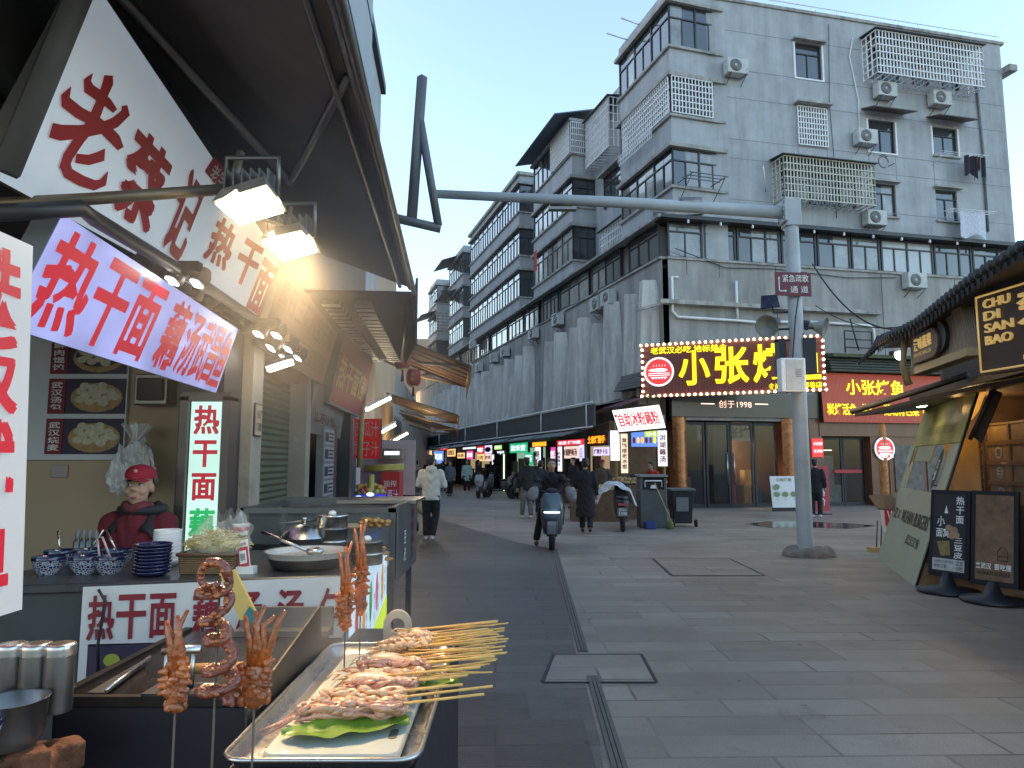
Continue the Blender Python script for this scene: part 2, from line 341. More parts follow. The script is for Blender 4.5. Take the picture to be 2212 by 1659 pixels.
cover([(1172, 1473), (1418, 1473), (1385, 1413), (1196, 1413)], 'square stone inspection cover beside the slot drain with a chipped corner')
cover([(1452, 1243), (1652, 1243), (1575, 1206), (1410, 1206)], 'large stone inspection cover in front of the pole')
MB().use(mat('wet paving', (.05, .05, .05), .12, var=.3)).add([gp(x, y, .005) for x, y in ((1610, 1132), (1655, 1126), (1760, 1127), (1850, 1131), (1895, 1136), (1830, 1142), (1740, 1139), (1665, 1140))], [tuple(range(7, -1, -1))]).build('puddle', kind='structure')
# ---------------------------------------------------------------- helpers for buildings
def wall(mb, F, s0, s1, z0, z1, d, holes, depth=.16):
    S = sorted({s0, s1, *[min(s1, max(s0, q)) for h in holes for q in h[:2]]}); ZZ = sorted({z0, z1, *[min(z1, max(z0, q)) for h in holes for q in h[2:4]]})
    for a, b in zip(S, S[1:]):
        for c, e in zip(ZZ, ZZ[1:]):
            if any(h[0] <= a and b <= h[1] and h[2] <= c and e <= h[3] for h in holes): continue
            mb.add([F.p(a, d, c), F.p(b, d, c), F.p(b, d, e), F.p(a, d, e)], [(0, 1, 2, 3)])
    for h in holes:
        q = [(h[0], h[2]), (h[1], h[2]), (h[1], h[3]), (h[0], h[3])]
        for i in range(4):
            a, b = q[i], q[(i+1) % 4]; mb.add([F.p(a[0], d, a[1]), F.p(b[0], d, b[1]), F.p(b[0], d-depth, b[1]), F.p(a[0], d-depth, a[1])], [(0, 1, 2, 3)])
    return mb
def window(parent, F, s0, s1, z0, z1, d, nx=2, transom=.72, fm=None, gm=None, fw=.05, sill=False, lintel=False):
    fm = fm or DARKM; gms = gm if isinstance(gm, (list, tuple)) else [gm or GLASS]
    m = MB().use(fm)
    for a, b in ((s0, s0+fw), (s1-fw, s1)): m.fb(F, a, b, d-.03, d+.03, z0, z1)
    for a, b in ((z0, z0+fw), (z1-fw, z1)): m.fb(F, s0+fw, s1-fw, d-.028, d+.028, a, b)
    zt = z0+(z1-z0)*transom
    if transom: m.fb(F, s0+fw, s1-fw, d-.026, d+.024, zt-fw*.4, zt+fw*.4)
    for i in range(1, nx):
        c = s0+(s1-s0)*i/nx; big = transom and i % 2 == 0
        m.fb(F, c-fw*(.5 if big else .32), c+fw*(.5 if big else .32), d-.024, d+.022 if not big else d+.027, z0+fw, z1-fw if (big or not transom) else zt-fw*.4)
    if sill: m.use(CONC).fb(F, s0-.06, s1+.06, d-.05, d+.2, z0-.07, z0-.004)
    if lintel: m.use(CONC).fb(F, s0-.12, s1+.12, d-.05, d+.32, z1+.03, z1+.1)
    wd = m.build('window', parent=parent, origin=None)
    g = MB()
    for i in range(nx):
        a = s0+fw*.5+(s1-s0-fw)*i/nx; b = s0+fw*.5+(s1-s0-fw)*(i+1)/nx; g.use(gms[rnd.randrange(len(gms))]); tl = rnd.uniform(-.004, .004)
        for c, e in (((z0, zt), (zt, z1)) if transom else ((z0, z1),)):
            g.add([F.p(a, d-.012+tl, c), F.p(b, d-.012-tl, c), F.p(b, d-.012-tl+rnd.uniform(-.006, .006), e), F.p(a, d-.012+tl, e)], [(0, 1, 2, 3)])
    g.build('pane', parent=wd)
    return wd
def bars(mb, F, s0, s1, z0, z1, d, ns, nz, r=.016):
    for i in range(ns+1): a = s0+(s1-s0)*i/ns; mb.fb(F, a-r, a+r, d-r, d+r, z0, z1)
    for j in range(nz+1): a = z0+(z1-z0)*j/nz; mb.fb(F, s0, s1, d-r*.8, d+r*1.3, a-r, a+r)
def cage(parent, F, s0, s1, z0, z1, d0, d1, ns, nz, m, roof=True, r=.019):
    b = MB().use(m); bars(b, F, s0, s1, z0, z1, d1, ns, nz, r)
    nd = 3
    for a in (s0, s1):
        for i in range(nd+1): q = d0+(d1-d0)*i/nd; b.fb(F, a-r, a+r, q-r, q+r, z0, z1)
        for j in range(nz+1): q = z0+(z1-z0)*j/nz; b.fb(F, a-r*.8, a+r*.8, d0, d1, q-r, q+r)
    for i in range(0, ns+1, 2): a = s0+(s1-s0)*i/ns; b.fb(F, a-r, a+r, d0, d1, z0-r, z0+r)
    if roof: b.use(DARKM).hexa([F.p(s0-.1, d0, z1+.10), F.p(s1+.1, d0, z1+.10), F.p(s1+.1, d1+.14, z1+.02), F.p(s0-.1, d1+.14, z1+.02), F.p(s0-.1, d0, z1+.14), F.p(s1+.1, d0, z1+.14), F.p(s1+.1, d1+.14, z1+.05), F.p(s0-.1, d1+.14, z1+.05)])
    return b.build('window_cage', parent=parent)
# ---------------------------------------------------------------- near apartment block
NB = T('apartment_building', 'tall grey apartment block with caged windows on its end wall above the restaurant', 'building', FE.p(6, -6, 0))
holes = [(5.65, 6.8, 16.0, 17.42), (5.65, 6.83, 13.37, 14.8), (8.7, 9.9, 13.4, 14.7), (11.63, 12.8, 13.55, 14.72), (8.68, 9.77, 10.86, 12.15), (11.6, 12.6, 10.9, 12.15), (8.9, 13.1, 16.35, 17.7), (4.8, 8.0, 11.05, 12.35)]
mb = MB().use(GREY)
wall(mb, FE, 2.6, 15.25, 10.2, 18.62, 0, holes)
LW = lambda s, d, z: FG.p(s, d, z)
A0 = FE.p(2.6, 0, 0); A1 = FE.p(15.25, 0, 0)
for z0, z1 in ((8.4, 18.62),):
    a = V((A0.x, A0.y, 0)); i0 = FG.p(0, -1.65, 0); b0 = FG.p(17.1, -1.65, 0); b1 = b0+FE.e*13.4; 
    for p, q in ((A1, b1), (b0, i0), (i0, a)):
        mb.add([V((p.x, p.y, z0)), V((q.x, q.y, z0)), V((q.x, q.y, z1)), V((p.x, p.y, z1))], [(0, 1, 2, 3)])
    mb.add([V((p.x, p.y, z1-.3)) for p in (a, A1, b1, b0, i0)], [(0, 1, 2, 3, 4)])
mb.build('wall', parent=NB)
mb = MB().use(mat('joint line', (.24, .24, .245), .9, var=0))      # thin joints scored in the render
for z in (17.48, 15.97, 14.87, 13.28, 12.55, 11.0): mb.fb(FE, 2.75, 15.2, .0, .004, z-.012, z+.012)
for s, z0, z1 in ((5.62, 12.6, 13.3), (6.85, 12.6, 13.3), (8.66, 12.25, 13.3), (9.86, 12.25, 13.3), (11.6, 12.3, 13.3)): mb.fb(FE, s-.012, s+.012, .0, .005, z0, z1)
mb.build('render_joints', parent=NB)
mb = MB().use(CONC).fb(FE, 2.4, 15.4, -.25, .06, 18.62, 18.74); mb.fb(FE, 15.25, 15.65, -1.2, .35, 17.35, 17.62)
mb.use(WHITEM).tube([FE.p(2.8, .02, 18.95), FE.p(15.2, .02, 18.95)], .018, 6)
for i in range(14): mb.tube([FE.p(2.9+i*.93, .02, 18.7), FE.p(2.9+i*.93, .02, 18.95)], .014, 6)
mb.build('roof_edge', parent=NB)
for i, h in enumerate(holes[:6]):
    if i == 1: window(NB, FE, *h, -.1, 2, 0, DARKM, [GLASS])
    else: window(NB, FE, *h, -.1, 2, .72, DARKM, [GLASS, GLASS2] if i in (4,) else [GLASS], sill=i in (3, 4, 5), lintel=i in (0, 4, 5))
window(NB, FE, *holes[6], -.1, 6, .7, DARKM, [GLASS, GLASS2]); window(NB, FE, *holes[7], -.1, 5, .7, DARKM, [GLASS2, GLASS, GLASS2])
mb = MB().use(WHITEM); bars(mb, FE, 5.62, 6.86, 13.34, 14.84, .06, 11, 7, .019); mb.use(CONC).fb(FE, 5.5, 6.98, 0, .32, 14.9, 14.97); mb.build('window_cage', parent=NB)
mb = MB().use(WHITEM)
for h in (holes[0], holes[2], holes[3]): 
    for a, b, c, e in ((h[0]-.07, h[0], h[2], h[3]), (h[1], h[1]+.07, h[2], h[3]), (h[0]-.07, h[1]+.07, h[2]-.06, h[2])): mb.fb(FE, a, b, -.02, .03, c, e)
mb.build('window_surround', parent=NB)
cage(NB, FE, 8.62, 13.5, 16.17, 17.86, .0, .75, 33, 6, WHITEM)
cage(NB, FE, 4.48, 8.25, 10.95, 12.5, .0, .7, 28, 6, mat('ivory cage bars', (.55, .53, .45), .5, var=.15), roof=True)
for s0, s1, z in ((8.45, 10.35, 14.95), (11.4, 13.2, 14.95)):
    MB().use(mat('brown sheet canopy', (.11, .085, .075), .6)).hexa([FE.p(s0, 0, z+.1), FE.p(s1, 0, z+.1), FE.p(s1, .7, z-.12), FE.p(s0, .7, z-.12), FE.p(s0, 0, z+.15), FE.p(s1, 0, z+.15), FE.p(s1, .7, z-.08), FE.p(s0, .7, z-.08)]).build('window_canopy', parent=NB)
def bay(B, s0, s1, dO, dI, lv, top, nl, ne, gml=None, roof=None, gme=None):
    """enclosed balconies stacked on the street side; lv: (sill z, head z) from the top down"""
    core = MB().use(GREYD).fb(FG, s0+.06, s1-.06, dI, dO-.06, lv[-1][0]-1.2, top-.1); core.build('balcony_core', parent=B)
    zt = top
    for i, (z0, z1) in enumerate(lv):
        m = MB().use(CONC); m.fb(FG, s0-.14, s1+.14, dI, dO+.16, z1+.0, z1+.14)
        m.use(GREY).fb(FG, s0, s1, dI, dO, z1+.14, zt)
        m.use(CONC).fb(FG, s0-.1, s1+.1, dI, dO+.1, z0-.09, z0)
        m.build('balcony', parent=B)
        window(B, FG, s0, s1, z0, z1, dO-.03, nl, .7, DARKM, gml or [GLASS], .06)
        FX = Fr(FG.p(s0, 0, 0), -FG.n, -FG.e)
        window(B, FX, -dO+.0, -dI, z0, z1, -.03, ne, .68, DARKM, gme or [GLASS], .06)
        zt = z0-.09
    MB().use(GREY).fb(FG, s0, s1, dI, dO, lv[-1][0]-1.1, lv[-1][0]-.09).build('balcony', parent=B)
bay(NB, -.12, 4.0, -.45, -2.65, [(16.5, 18.15), (13.9, 15.32), (11.26, 12.68)], 18.75, 6, 4, [GLASS, GLASS2], gme=[GLASS, GLASS, GLASS2])
mb = MB().use(WHITEM); bars(mb, FG, -.1, 3.6, 13.95, 15.3, -.36, 24, 6, .019); FX = Fr(FG.p(-.12, 0, 0), -FG.n, -FG.e); bars(mb, FX, .45, 2.1, 13.95, 15.3, .1, 12, 6, .018)
bars(mb, FG, .9, 3.6, 13.45, 13.85, -.2, 20, 2, .012); mb.build('window_cage', parent=NB)
mb = MB().use(MIDM)
for q in (.55, .8, 1.05): mb.tube([FX.p(.5, q, 11.35), FX.p(2.0, q, 11.35)], .02, 6)
for q in (.6, 1.9): mb.tube([FX.p(q, .1, 10.6), FX.p(q, 1.05, 11.33)], .018, 6); mb.tube([FX.p(q, .1, 11.33), FX.p(q, 1.05, 11.33)], .018, 6)
mb.build('drying_rack', parent=NB)
mb = MB().use(WHITEM)                                                     # awning poles poking out of the top bay
for a, q, z in ((2.2, .35, 18.75), (3.2, .5, 18.7)): mb.tube([FG.p(a, -.5, z), FG.p(a-.1, q, z+.05)], .03, 6)
mb.build('washing_pole', parent=NB)
bay(NB, 9.3, 15.1, -.45, -1.65, [(16.5, 18.1), (13.85, 15.25), (11.2, 12.85)], 18.3, 8, 3, [GLASS, GLASS2, GLASS])
MB().use(mat('blue-grey sheet roof', (.10, .13, .17), .5, var=.2)).hexa([FG.p(9.0, -1.65, 18.75), FG.p(15.4, -1.65, 18.75), FG.p(15.4, .55, 18.2), FG.p(9.0, .55, 18.2), FG.p(9.0, -1.65, 18.82), FG.p(15.4, -1.65, 18.82), FG.p(15.4, .55, 18.25), FG.p(9.0, .55, 18.25)]).build('bay_roof', parent=NB)
mb = MB().use(WHITEM); bars(mb, FG, 9.3, 11.9, 16.5, 18.05, -.3, 18, 6, .019); FX = Fr(FG.p(9.3, 0, 0), -FG.n, -FG.e); bars(mb, FX, .35, 1.65, 16.5, 18.05, .12, 12, 5, .019); mb.build('window_cage', parent=NB)
cage(NB, FG, 6.2, 8.9, 15.6, 17.9, -1.65, -1.0, 18, 6, WHITEM)
cage(NB, FG, 5.2, 7.6, 10.3, 12.0, -1.65, -1.1, 14, 5, WHITEM)
window(NB, FG, 6.0, 8.2, 13.4, 14.9, -1.62, 3, .7, DARKM, [GLASS], lintel=True)
window(NB, FG, 5.0, 7.9, 10.4, 12.0, -1.62, 3, .7, DARKM, [GLASS])
# ---------------------------------------------------------------- further blocks along the street
OCH = mat('warm ochre render', (.42, .30, .17), .85, var=.15, vs=1, stain=.3, ss=.6)
def block(label, s0, s1, b0, b1, lv, top, nl, ne, wm, gl, d0=-1.65, far=14):
    B = T('apartment_building', label, 'building', FG.p((s0+s1)/2, -6, 0))
    m = MB().use(wm).fb(FG, s0, s1, -far, d0, 8.0, top-.2); m.build('wall', parent=B)
    bay(B, b0, b1, -.45, d0, lv, top, nl, ne, gl)
    return B
L3 = [(16.5, 18.2), (13.82, 15.45), (11.3, 12.9)]
B2 = block('long grey apartment block with three rows of continuous balcony windows', 17.2, 31.2, 17.75, 30.2, L3, 18.75, 20, 2, GREY, [GLASS, GLASS, GLASS2, GLASS3])
MB().use(CONC).fb(FG, 17.6, 30.4, -1.65, -.3, 18.75, 18.95).build('roof_edge', parent=B2)
B3 = block('narrower grey block with small sheet awnings standing beyond the long one', 31.4, 39.2, 32.5, 38.0, L3, 18.8, 8, 2, GREY, [GLASS, GLASS2])
for z in (18.3, 15.5): MB().use(DARKM).hexa([FG.p(34.5, -.45, z+.2), FG.p(38.3, -.45, z+.2), FG.p(38.3, .9, z-.3), FG.p(34.5, .9, z-.3), FG.p(34.5, -.45, z+.25), FG.p(38.3, -.45, z+.25), FG.p(38.3, .9, z-.25), FG.p(34.5, .9, z-.25)]).build('window_canopy', parent=B3)
B4 = block('ochre apartment block catching warm light far down the street', 39.6, 50.0, 43.6, 47.6, L3, 18.8, 5, 2, OCH, [GLASS, GLASS2])
for z in (15.6, 10.6): MB().use(DARKM).hexa([FG.p(43.8, -.45, z+.2), FG.p(48, -.45, z+.2), FG.p(48, 1.0, z-.35), FG.p(43.8, 1.0, z-.35), FG.p(43.8, -.45, z+.25), FG.p(48, -.45, z+.25), FG.p(48, 1.0, z-.3), FG.p(43.8, 1.0, z-.3)]).build('window_canopy', parent=B4)
mb = MB().use(WHITEM); FX = Fr(FG.p(43.6, 0, 0), -FG.n, -FG.e); bars(mb, FX, .45, 1.65, 13.9, 15.4, .1, 10, 5, .02); mb.build('window_cage', parent=B4)
EB = T('end_building', 'plain beige building closing the far end of the street', 'building', (-11, 84, 0))
MB().use(mat('beige render', (.45, .36, .28), .85, var=.15, vs=.6)).box((-12, 88, 8), (22, 10, 16)).build('wall', parent=EB)
mb = MB().use(GLASS)
for i in range(5):
    for j in range(3): mb.box((-18+i*3.2, 82.97, 4.4+j*3.6), (1.3, .1, 1.5))
mb.build('window', parent=EB)
BR = T('tower_building', 'pale tower block peeping past the right end of the grey block', 'building', (35.5, 43, 0))
MB().use(CREAM).box((38.6, 46, 7.6), (9, 9, 15.2)).build('wall', parent=BR)
mb = MB().use(WHITE)
for z in (4, 7.2, 10.4, 13.4): mb.box((38.6, 41.2, z), (9.2, .9, .35)); 
mb.build('balcony', parent=BR)
mb = MB().use(GLASS)
for z in (5.3, 8.5, 11.7): mb.box((38.6, 41.47, z), (8, .08, 1.7))
mb.build('window', parent=BR)
# ---------------------------------------------------------------- podium along both streets
PB = T('podium_building', 'long grey lower storeys with pale drapery-shaped columns and a band of dark windows', 'building', FG.p(25, -3, 0))
mb = MB().use(GREYD)
wall(mb, FE, .24, 17, 3.0, 8.62, 0, [(7.2, 8.05, 4.6, 5.5)])
ph = [(7.3, 7.9, 4.3, 6.6), (9.6, 10.1, 4.3, 6.4), (4.45, 4.9, 4.6, 6.7)]
wall(mb, FG, -.05, 52, 2.6, 8.62, 0, ph)
for h in ph: mb.use(BLACK).add([FG.p(h[0], -.15, h[2]), FG.p(h[1], -.15, h[2]), FG.p(h[1], -.15, h[3]), FG.p(h[0], -.15, h[3])], [(0, 1, 2, 3)])
mb.use(GREYD).fb(FE, .24, 17, -6, -.7, 8.5, 8.6); mb.fb(FG, .4, 52, -3, -.6, 8.5, 8.6)
mb.use(BLACK).fb(FE, .6, 17, -6, -3, 0, 8.5); mb.fb(FG, .6, 52, -3, -2.2, 0, 8.5)
mb.build('wall', parent=PB)
mb = MB().use(CONC); mb.fb(FE, .2, 17, -.6, .07, 8.62, 8.70); mb.fb(FG, .0, 52, -.6, .07, 8.62, 8.70); mb.fb(FE, -.2, 8.6, .001, .3, 6.98, 7.12); mb.hexa([FE.p(-.9, -.25, 6.72), FE.p(.1, 0, 7.0), FE.p(.1, .3, 7.0), FE.p(-.9, .0, 6.72), FE.p(-.9, -.25, 6.8), FE.p(.1, 0, 7.1), FE.p(.1, .3, 7.1), FE.p(-.9, .0, 6.8)])
mb.build('sill_band', parent=PB)
mb = MB().use(mat('joint line podium', (.07, .07, .07), .9, var=0))
for s in (4.45, 8.9, 12.2): mb.fb(FE, s-.012, s+.012, 0, .006, 4.9, 8.6)
for s, z in ((.95, 8.1), (2.2, 8.05)): mb.fb(FE, s-.01, s+.01, 0, .006, z, 8.6)
mb.build('wall_joints', parent=PB)
for i, (s0, s1, g, nx) in enumerate(((.3, 1.65, [GLASS2, GLASS], 2), (1.7, 2.95, [GLASS], 2), (3.0, 4.75, [GLASS, GLASS2], 3), (4.8, 6.25, [GLASS], 2), (6.3, 7.7, [GLASS, GLASS2], 2), (7.75, 9.0, [GLASS2], 2), (9.05, 11.4, [mat('pale blind behind glass', (.42, .44, .46), .2, spec=.8, var=.08)], 4), (11.45, 13.2, [GLASS, GLASS2], 3), (13.25, 15.1, [GLASS], 3))):
    window(PB, FE, s0, s1, 8.70, 10.0, -.12, nx, .74, DARKM, g, .07)
s = .35
for i in range(12):
    L = (2.4, 2.9, 3.6, 2.2)[i % 4]; window(PB, FG, s, s+L, 8.70, 10.0, -.12, 3+(i % 2), .74, DARKM, [GLASS3, GLASS, GLASS2] if i % 3 else [GLASS], .06)
    s += L+(.25 if i % 3 else .7)
mb = MB().use(GREYD).fb(FE, .5, 16, -3, -.3, 8.70, 10.0); mb.fb(FG, .6, 48, -1.6, -.3, 8.70, 10.0); mb.build('sunroom_core', parent=PB)
mb = MB().use(DARKM); mb.hexa([FE.p(-.1, -.4, 10.03), FE.p(16, -.4, 10.03), FE.p(16, .35, 10.0), FE.p(-.1, .35, 10.0), FE.p(-.1, -.4, 10.45), FE.p(16, -.4, 10.45), FE.p(16, .35, 10.12), FE.p(-.1, .35, 10.12)])
mb.use(CONC); mb.hexa([FG.p(-.3, -1.6, 10.3), FG.p(48, -1.6, 10.3), FG.p(48, .25, 10.0), FG.p(-.3, .25, 10.0), FG.p(-.3, -1.6, 10.5), FG.p(48, -1.6, 10.5), FG.p(48, .25, 10.1), FG.p(-.3, .25, 10.1)])
mb.use(WHITEM)
for i in range(11): mb.lathe(FE.p(.9+i*1.25, .3, 9.86), [(.03, 0), (.045, .05), (.03, .12)], 8)
mb.build('roof', parent=PB)
DWALL = None
def drape(s, w, z0, z1):
    m = MB().use(DRAPE); F = FG
    def fn(u, v):
        z = z0+(z1-z0)*v; wd = w*(.60+.5*math.sin(math.pi*(v*.75+.12))*(1-.5*v))*(1 if v < .97 else .8)
        a = (u-.5)*math.pi; dep = ((.62-.2*v)*max(0, math.cos(a))**.6 if abs(a) < 1.56 else 0)+.11*math.sin(u*19+v*1.5)*math.cos(a)
        return F.p(s+wd*(u-.5)+.05*math.sin(v*4+s), dep+.0, z)
    m.grid(lambda u, v: fn(1-u, v), 24, 10); return m.build('drapery_column', parent=PB)
for px, wd, top in ((1402, .95, 7.95), (1367, .62, 7.75), (1324, .95, 7.85), (1296, .7, 7.2), (1262, 1.0, 7.75), (1243, .55, 7.5), (1212, 1.05, 7.6), (1190, .6, 7.4), (1141, 1.0, 7.7), (1124, .9, 7.4), (1100, 1.0, 7.5), (1086, .8, 7.3), (1068, 1.2, 7.6), (1050, 1.2, 7.4), (1035, 1.3, 7.5), (1020, 1.3, 7.4), (1007, 1.4, 7.5), (995, 1.4, 7.4), (984, 1.5, 7.4), (974, 1.6, 7.3), (965, 1.7, 7.4), (956, 1.8, 7.3), (948, 1.9, 7.3), (941, 2.0, 7.3)):
    drape(FG.hit(px, 800, .2)[0], wd, 3.55, top)
# street canopy with its deep fascia
CN = T('street_canopy', 'long dark grey canopy with a deep flat fascia running above the far shops', 'canopy', FG.p(22, 1.2, 2.6))
mb = MB().use(mat('grey fascia sheet', (.075, .075, .078), .6, var=.2, vs=1.2, stain=.3, ss=.4)); mb.fb(FG, .9, 23.6, 2.16, 2.22, 2.8, 3.56); mb.fb(FG, 23.9, 49, 2.16, 2.22, 2.62, 3.42); mb.build('fascia', parent=CN)
mb = MB().use(MIDM); mb.hexa([FG.p(.9, 0, 3.9), FG.p(49, 0, 3.8), FG.p(49, 2.16, 3.4), FG.p(.9, 2.16, 3.5), FG.p(.9, 0, 3.95), FG.p(49, 0, 3.85), FG.p(49, 2.16, 3.44), FG.p(.9, 2.16, 3.54)])
mb.hexa([FG.p(2.3, 2.25, 2.68), FG.p(49, 2.25, 2.5), FG.p(49, 2.9, 2.3), FG.p(2.3, 2.9, 2.48), FG.p(2.3, 2.25, 2.72), FG.p(49, 2.25, 2.54), FG.p(49, 2.9, 2.34), FG.p(2.3, 2.9, 2.52)])
mb.build('roof_sheet', parent=CN)
mb = MB().use(WHITEM); mb.tube([FG.p(.9, 2.28, 3.62), FG.p(24, 2.28, 3.6), FG.p(49, 2.28, 3.45)], .035, 6); mb.tube([FG.p(.9, 2.3, 2.78), FG.p(24, 2.3, 2.74), FG.p(49, 2.3, 2.55)], .03, 6)
for s in (1.5, 6.3, 13, 20, 28, 37): mb.tube([FG.p(s, 2.25, 2.75), FG.p(s, 2.25, 3.6)], .03, 6)
mb.build('rail', parent=CN)
for i in range(12): s = 1.6+i*4; MB().use(DARKM).tube([FG.p(s, .1, 3.4), FG.p(s, 2.9, 2.5)], .03, 6).build('bracket', parent=CN)
# pipes on the end wall
def pipe(pts, r, label, m=None): return MB().use(m or WHITEM).tube(pts, r, 8).build('wall_pipe', label=label, cat='pipe')
e = lambda s, z, d=.12: FE.p(s, d, z)
pipe([e(.55, 7.95), e(.32, 7.95), e(.32, 7.0), e(.3, 6.75), e(.5, 6.55), e(2.9, 6.52), e(3.5, 6.5)], .05, 'white drain pipe bent in a hook at the left end of the grey podium wall')
pipe([e(2.78, 7.95), e(2.78, 6.54)], .05, 'short upright white pipe on the podium wall, right of the hooked one')
pipe([e(5.6, 6.62, .1), e(7.0, 6.6, .1), e(8.2, 6.58, .1), e(8.36, 6.45, .1), e(8.36, 5.4, .1)], .05, 'white pipe turning down beside a steel frame, right of the pole')
pipe([e(3.6, 6.51), e(5.55, 6.6)], .05, 'horizontal length of white pipe behind the pole below the ledge')
# steel frame standing on the small roof
mb = MB().use(DARKM)
for a in (6.95, 8.1): mb.tube([e(a, 5.5, .3), e(a, 6.3, .3)], .03, 6)
for z in (5.7, 6.0, 6.3): mb.tube([e(6.95, z, .3), e(8.1, z, .3)], .025, 6)
mb.tube([e(7.2, 6.75, .32), e(7.5, 5.6, .32)], .03, 6)
mb.build('steel_frame', label='small dark steel frame standing on the mossy roof above the second sign', cat='frame')
# ================================================================ left shop row
SHUT = wave(mat('olive roller shutter', (.15, .15, .09), .5, metal=.2, var=.25, vs=2), 5.5, 'Z', 1, .9)
STONE = mat('beige stone pillar', (.40, .34, .27), .8, var=.3, vs=4, bump=.3, bs=25, stain=.4, ss=2)
LB = T('shop_building', 'row of low shops with an open noodle shop, stone pillar and shut olive roller shutter', 'building', FL.p(6, -2, 0))
mb = MB().use(CREAM); mb.box((-3.6, 5.12, 1.4), (3.4, .1, 2.8)); mb.build('back_wall', parent=LB)
MB().use(BLACK).box((-5.3, 2.9, 1.4), (.1, 4.4, 2.8)).build('side_wall', parent=LB)
MB().use(mat('dark ceiling', (.05, .048, .045), .8)).box((-3.6, 3.1, 2.85), (3.5, 4.2, .1)).build('ceiling', parent=LB)
MB().use(STONE).fb(FL, 5.08, 5.36, -.12, .1, 0, 2.6).build('pillar', parent=LB); MB().use(STONE).fb(FL, 7.2, 7.42, -.2, .06, 0, 2.6).build('pillar', parent=LB)
for a, b, q in ((4.66, 5.06, .03), (9.0, 9.25, .05), (9.7, 9.95, .15)): MB().use(DARKM).fb(FL, a, b, -.25, q, 0, 2.6).build('door_jamb', parent=LB)
sh = MB().use(SHUT).fb(FL, 5.40, 7.16, -.16, -.1, 0.02, 2.36).build('roller_shutter', parent=LB)
MB().use(MIDM).fb(FL, 5.38, 7.19, -.2, -.02, 2.38, 2.62).build('shutter_housing', parent=sh)
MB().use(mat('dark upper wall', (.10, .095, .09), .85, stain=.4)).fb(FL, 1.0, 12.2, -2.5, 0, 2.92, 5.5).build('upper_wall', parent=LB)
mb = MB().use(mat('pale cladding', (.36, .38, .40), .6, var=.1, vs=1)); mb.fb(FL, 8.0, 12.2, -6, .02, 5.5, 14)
mb.use(DARKM)
for z in (6.6, 8.0, 9.4, 10.8): mb.fb(FL, 8.02, 12.15, .02, .035, z, z+.03)
mb.build('upper_storeys', parent=LB)
mb = MB().use(BLACK).fb(FL, 7.42, 9.0, -1.6, -1.5, 0, 2.6); mb.fb(FL, 9.25, 12.2, -1.2, -1.1, 0, 2.9); mb.build('dark_interior', parent=LB)
LB2 = T('shop_building', 'narrow grey buildings seen edge-on above the canopy behind the first shop row', 'building', FL.p(14.5, -2, 0))
mb = MB().use(GREY).fb(FL, 12.3, 15, -6, -.1, 0, 9.7); mb.use(DARKM).fb(FL, 12.3, 15.05, -6, .0, 9.7, 9.9); mb.build('wall', parent=LB2)
mb = MB().use(CREAM).fb(FL, 15.1, 22, -6, -.25, 0, 8.4); mb.use(DARKM).fb(FL, 15.1, 22, -6, -.15, 8.4, 8.6); mb.build('wall', parent=LB2)
LB3 = T('shop_building', 'far run of plain low shops at the bend of the street on the left', 'building', FL.p(38, -2, 0))
MB().use(GREYD).fb(FL, 22.1, 62, -7, -.3, 0, 4.6).build('wall', parent=LB3)
# ---- menu board on the back wall
MN = T('menu_board', 'printed menu board of dumpling and steamer photos on the shop back wall', 'menu board', (-3.15, 5.05, 1.62))
MB().use(mat('pale print', (.62, .64, .68), .5, var=.05)).box((-3.16, 5.05, 2.17), (.84, .03, 1.12)).build('backing', parent=MN)
PRED = mat('red print', (.20, .015, .035), .5, var=.05); PDK = mat('dark purple print', (.035, .022, .06), .5, var=.3, vs=9); PBAM = mat('printed bamboo', (.42, .25, .10), .5, var=.35, vs=18); PDUM = mat('printed dumpling', (.55, .50, .38), .5, var=.3, vs=30)
X = V((1, 0, 0)); LETW = mat('white vinyl lettering', (.78, .77, .74), .4, var=.04)
def disc(m, c, rx, ry, lift, n=20, ex=X, ey=Z):
    vs = [(rx*math.cos(2*math.pi*k/n), ry*math.sin(2*math.pi*k/n)) for k in range(n)]
    return m.flat(vs, [tuple(range(n))], c, ex, ey, lift)
for i, (z0, wd, fill) in enumerate(((1.65, '武汉烧麦', 0), (1.935, '武汉汤包', 1), (2.22, '鲜肉馄饨', 2), (2.505, '武汉糊汤', 1))):
    h = .25; m = MB().use(PRED).box((-3.235, 5.03, z0+h/2), (.12, .012, h)); m.use(PDK).box((-2.96, 5.03, z0+h/2), (.42, .012, h))
    c = V((-2.95, 5.024, z0+h*.46)); m.use(PBAM); disc(m, c, .185, .105, .002)
    m.use(PBAM if fill != 2 else PDK); disc(m, c+Z*.015, .165, .082, .003)
    m.use(PDUM)
    for k in range(15):
        a = k*2.4; r = .041*math.sqrt(k); disc(m, c+V((r*math.cos(a)*.95, 0, .02+r*math.sin(a)*.5)), .036, .025, .004+.0003*k, 10)
    m.use(LETW).vtext(wd, (-3.275, 5.023, z0+.02), X, Z, .085, h-.04, .1, off=.025)
    m.build('menu_picture', parent=MN)
for x0, z0, lb in ((-3.20, 1.53, 'left socket plate under the menu board'), (-2.74, 1.55, 'right socket plate under the menu board, near the plastic bags')): MB().use(mat('dusty pale plastic', (.40, .34, .32), .5)).box((x0, 5.06, z0), (.12, .02, .09)).build('wall_socket', label=lb, cat='socket', bevel=.005)
MB().use(STEELD).box((-2.52, 5.0, 2.1), (.24, .14, .22)).use(BLACK).box((-2.52, 4.92, 2.1), (.19, .02, .16)).build('wall_fan_box', bevel=.01, label='small grey box with a black grille fixed high on the shop wall', cat='vent')
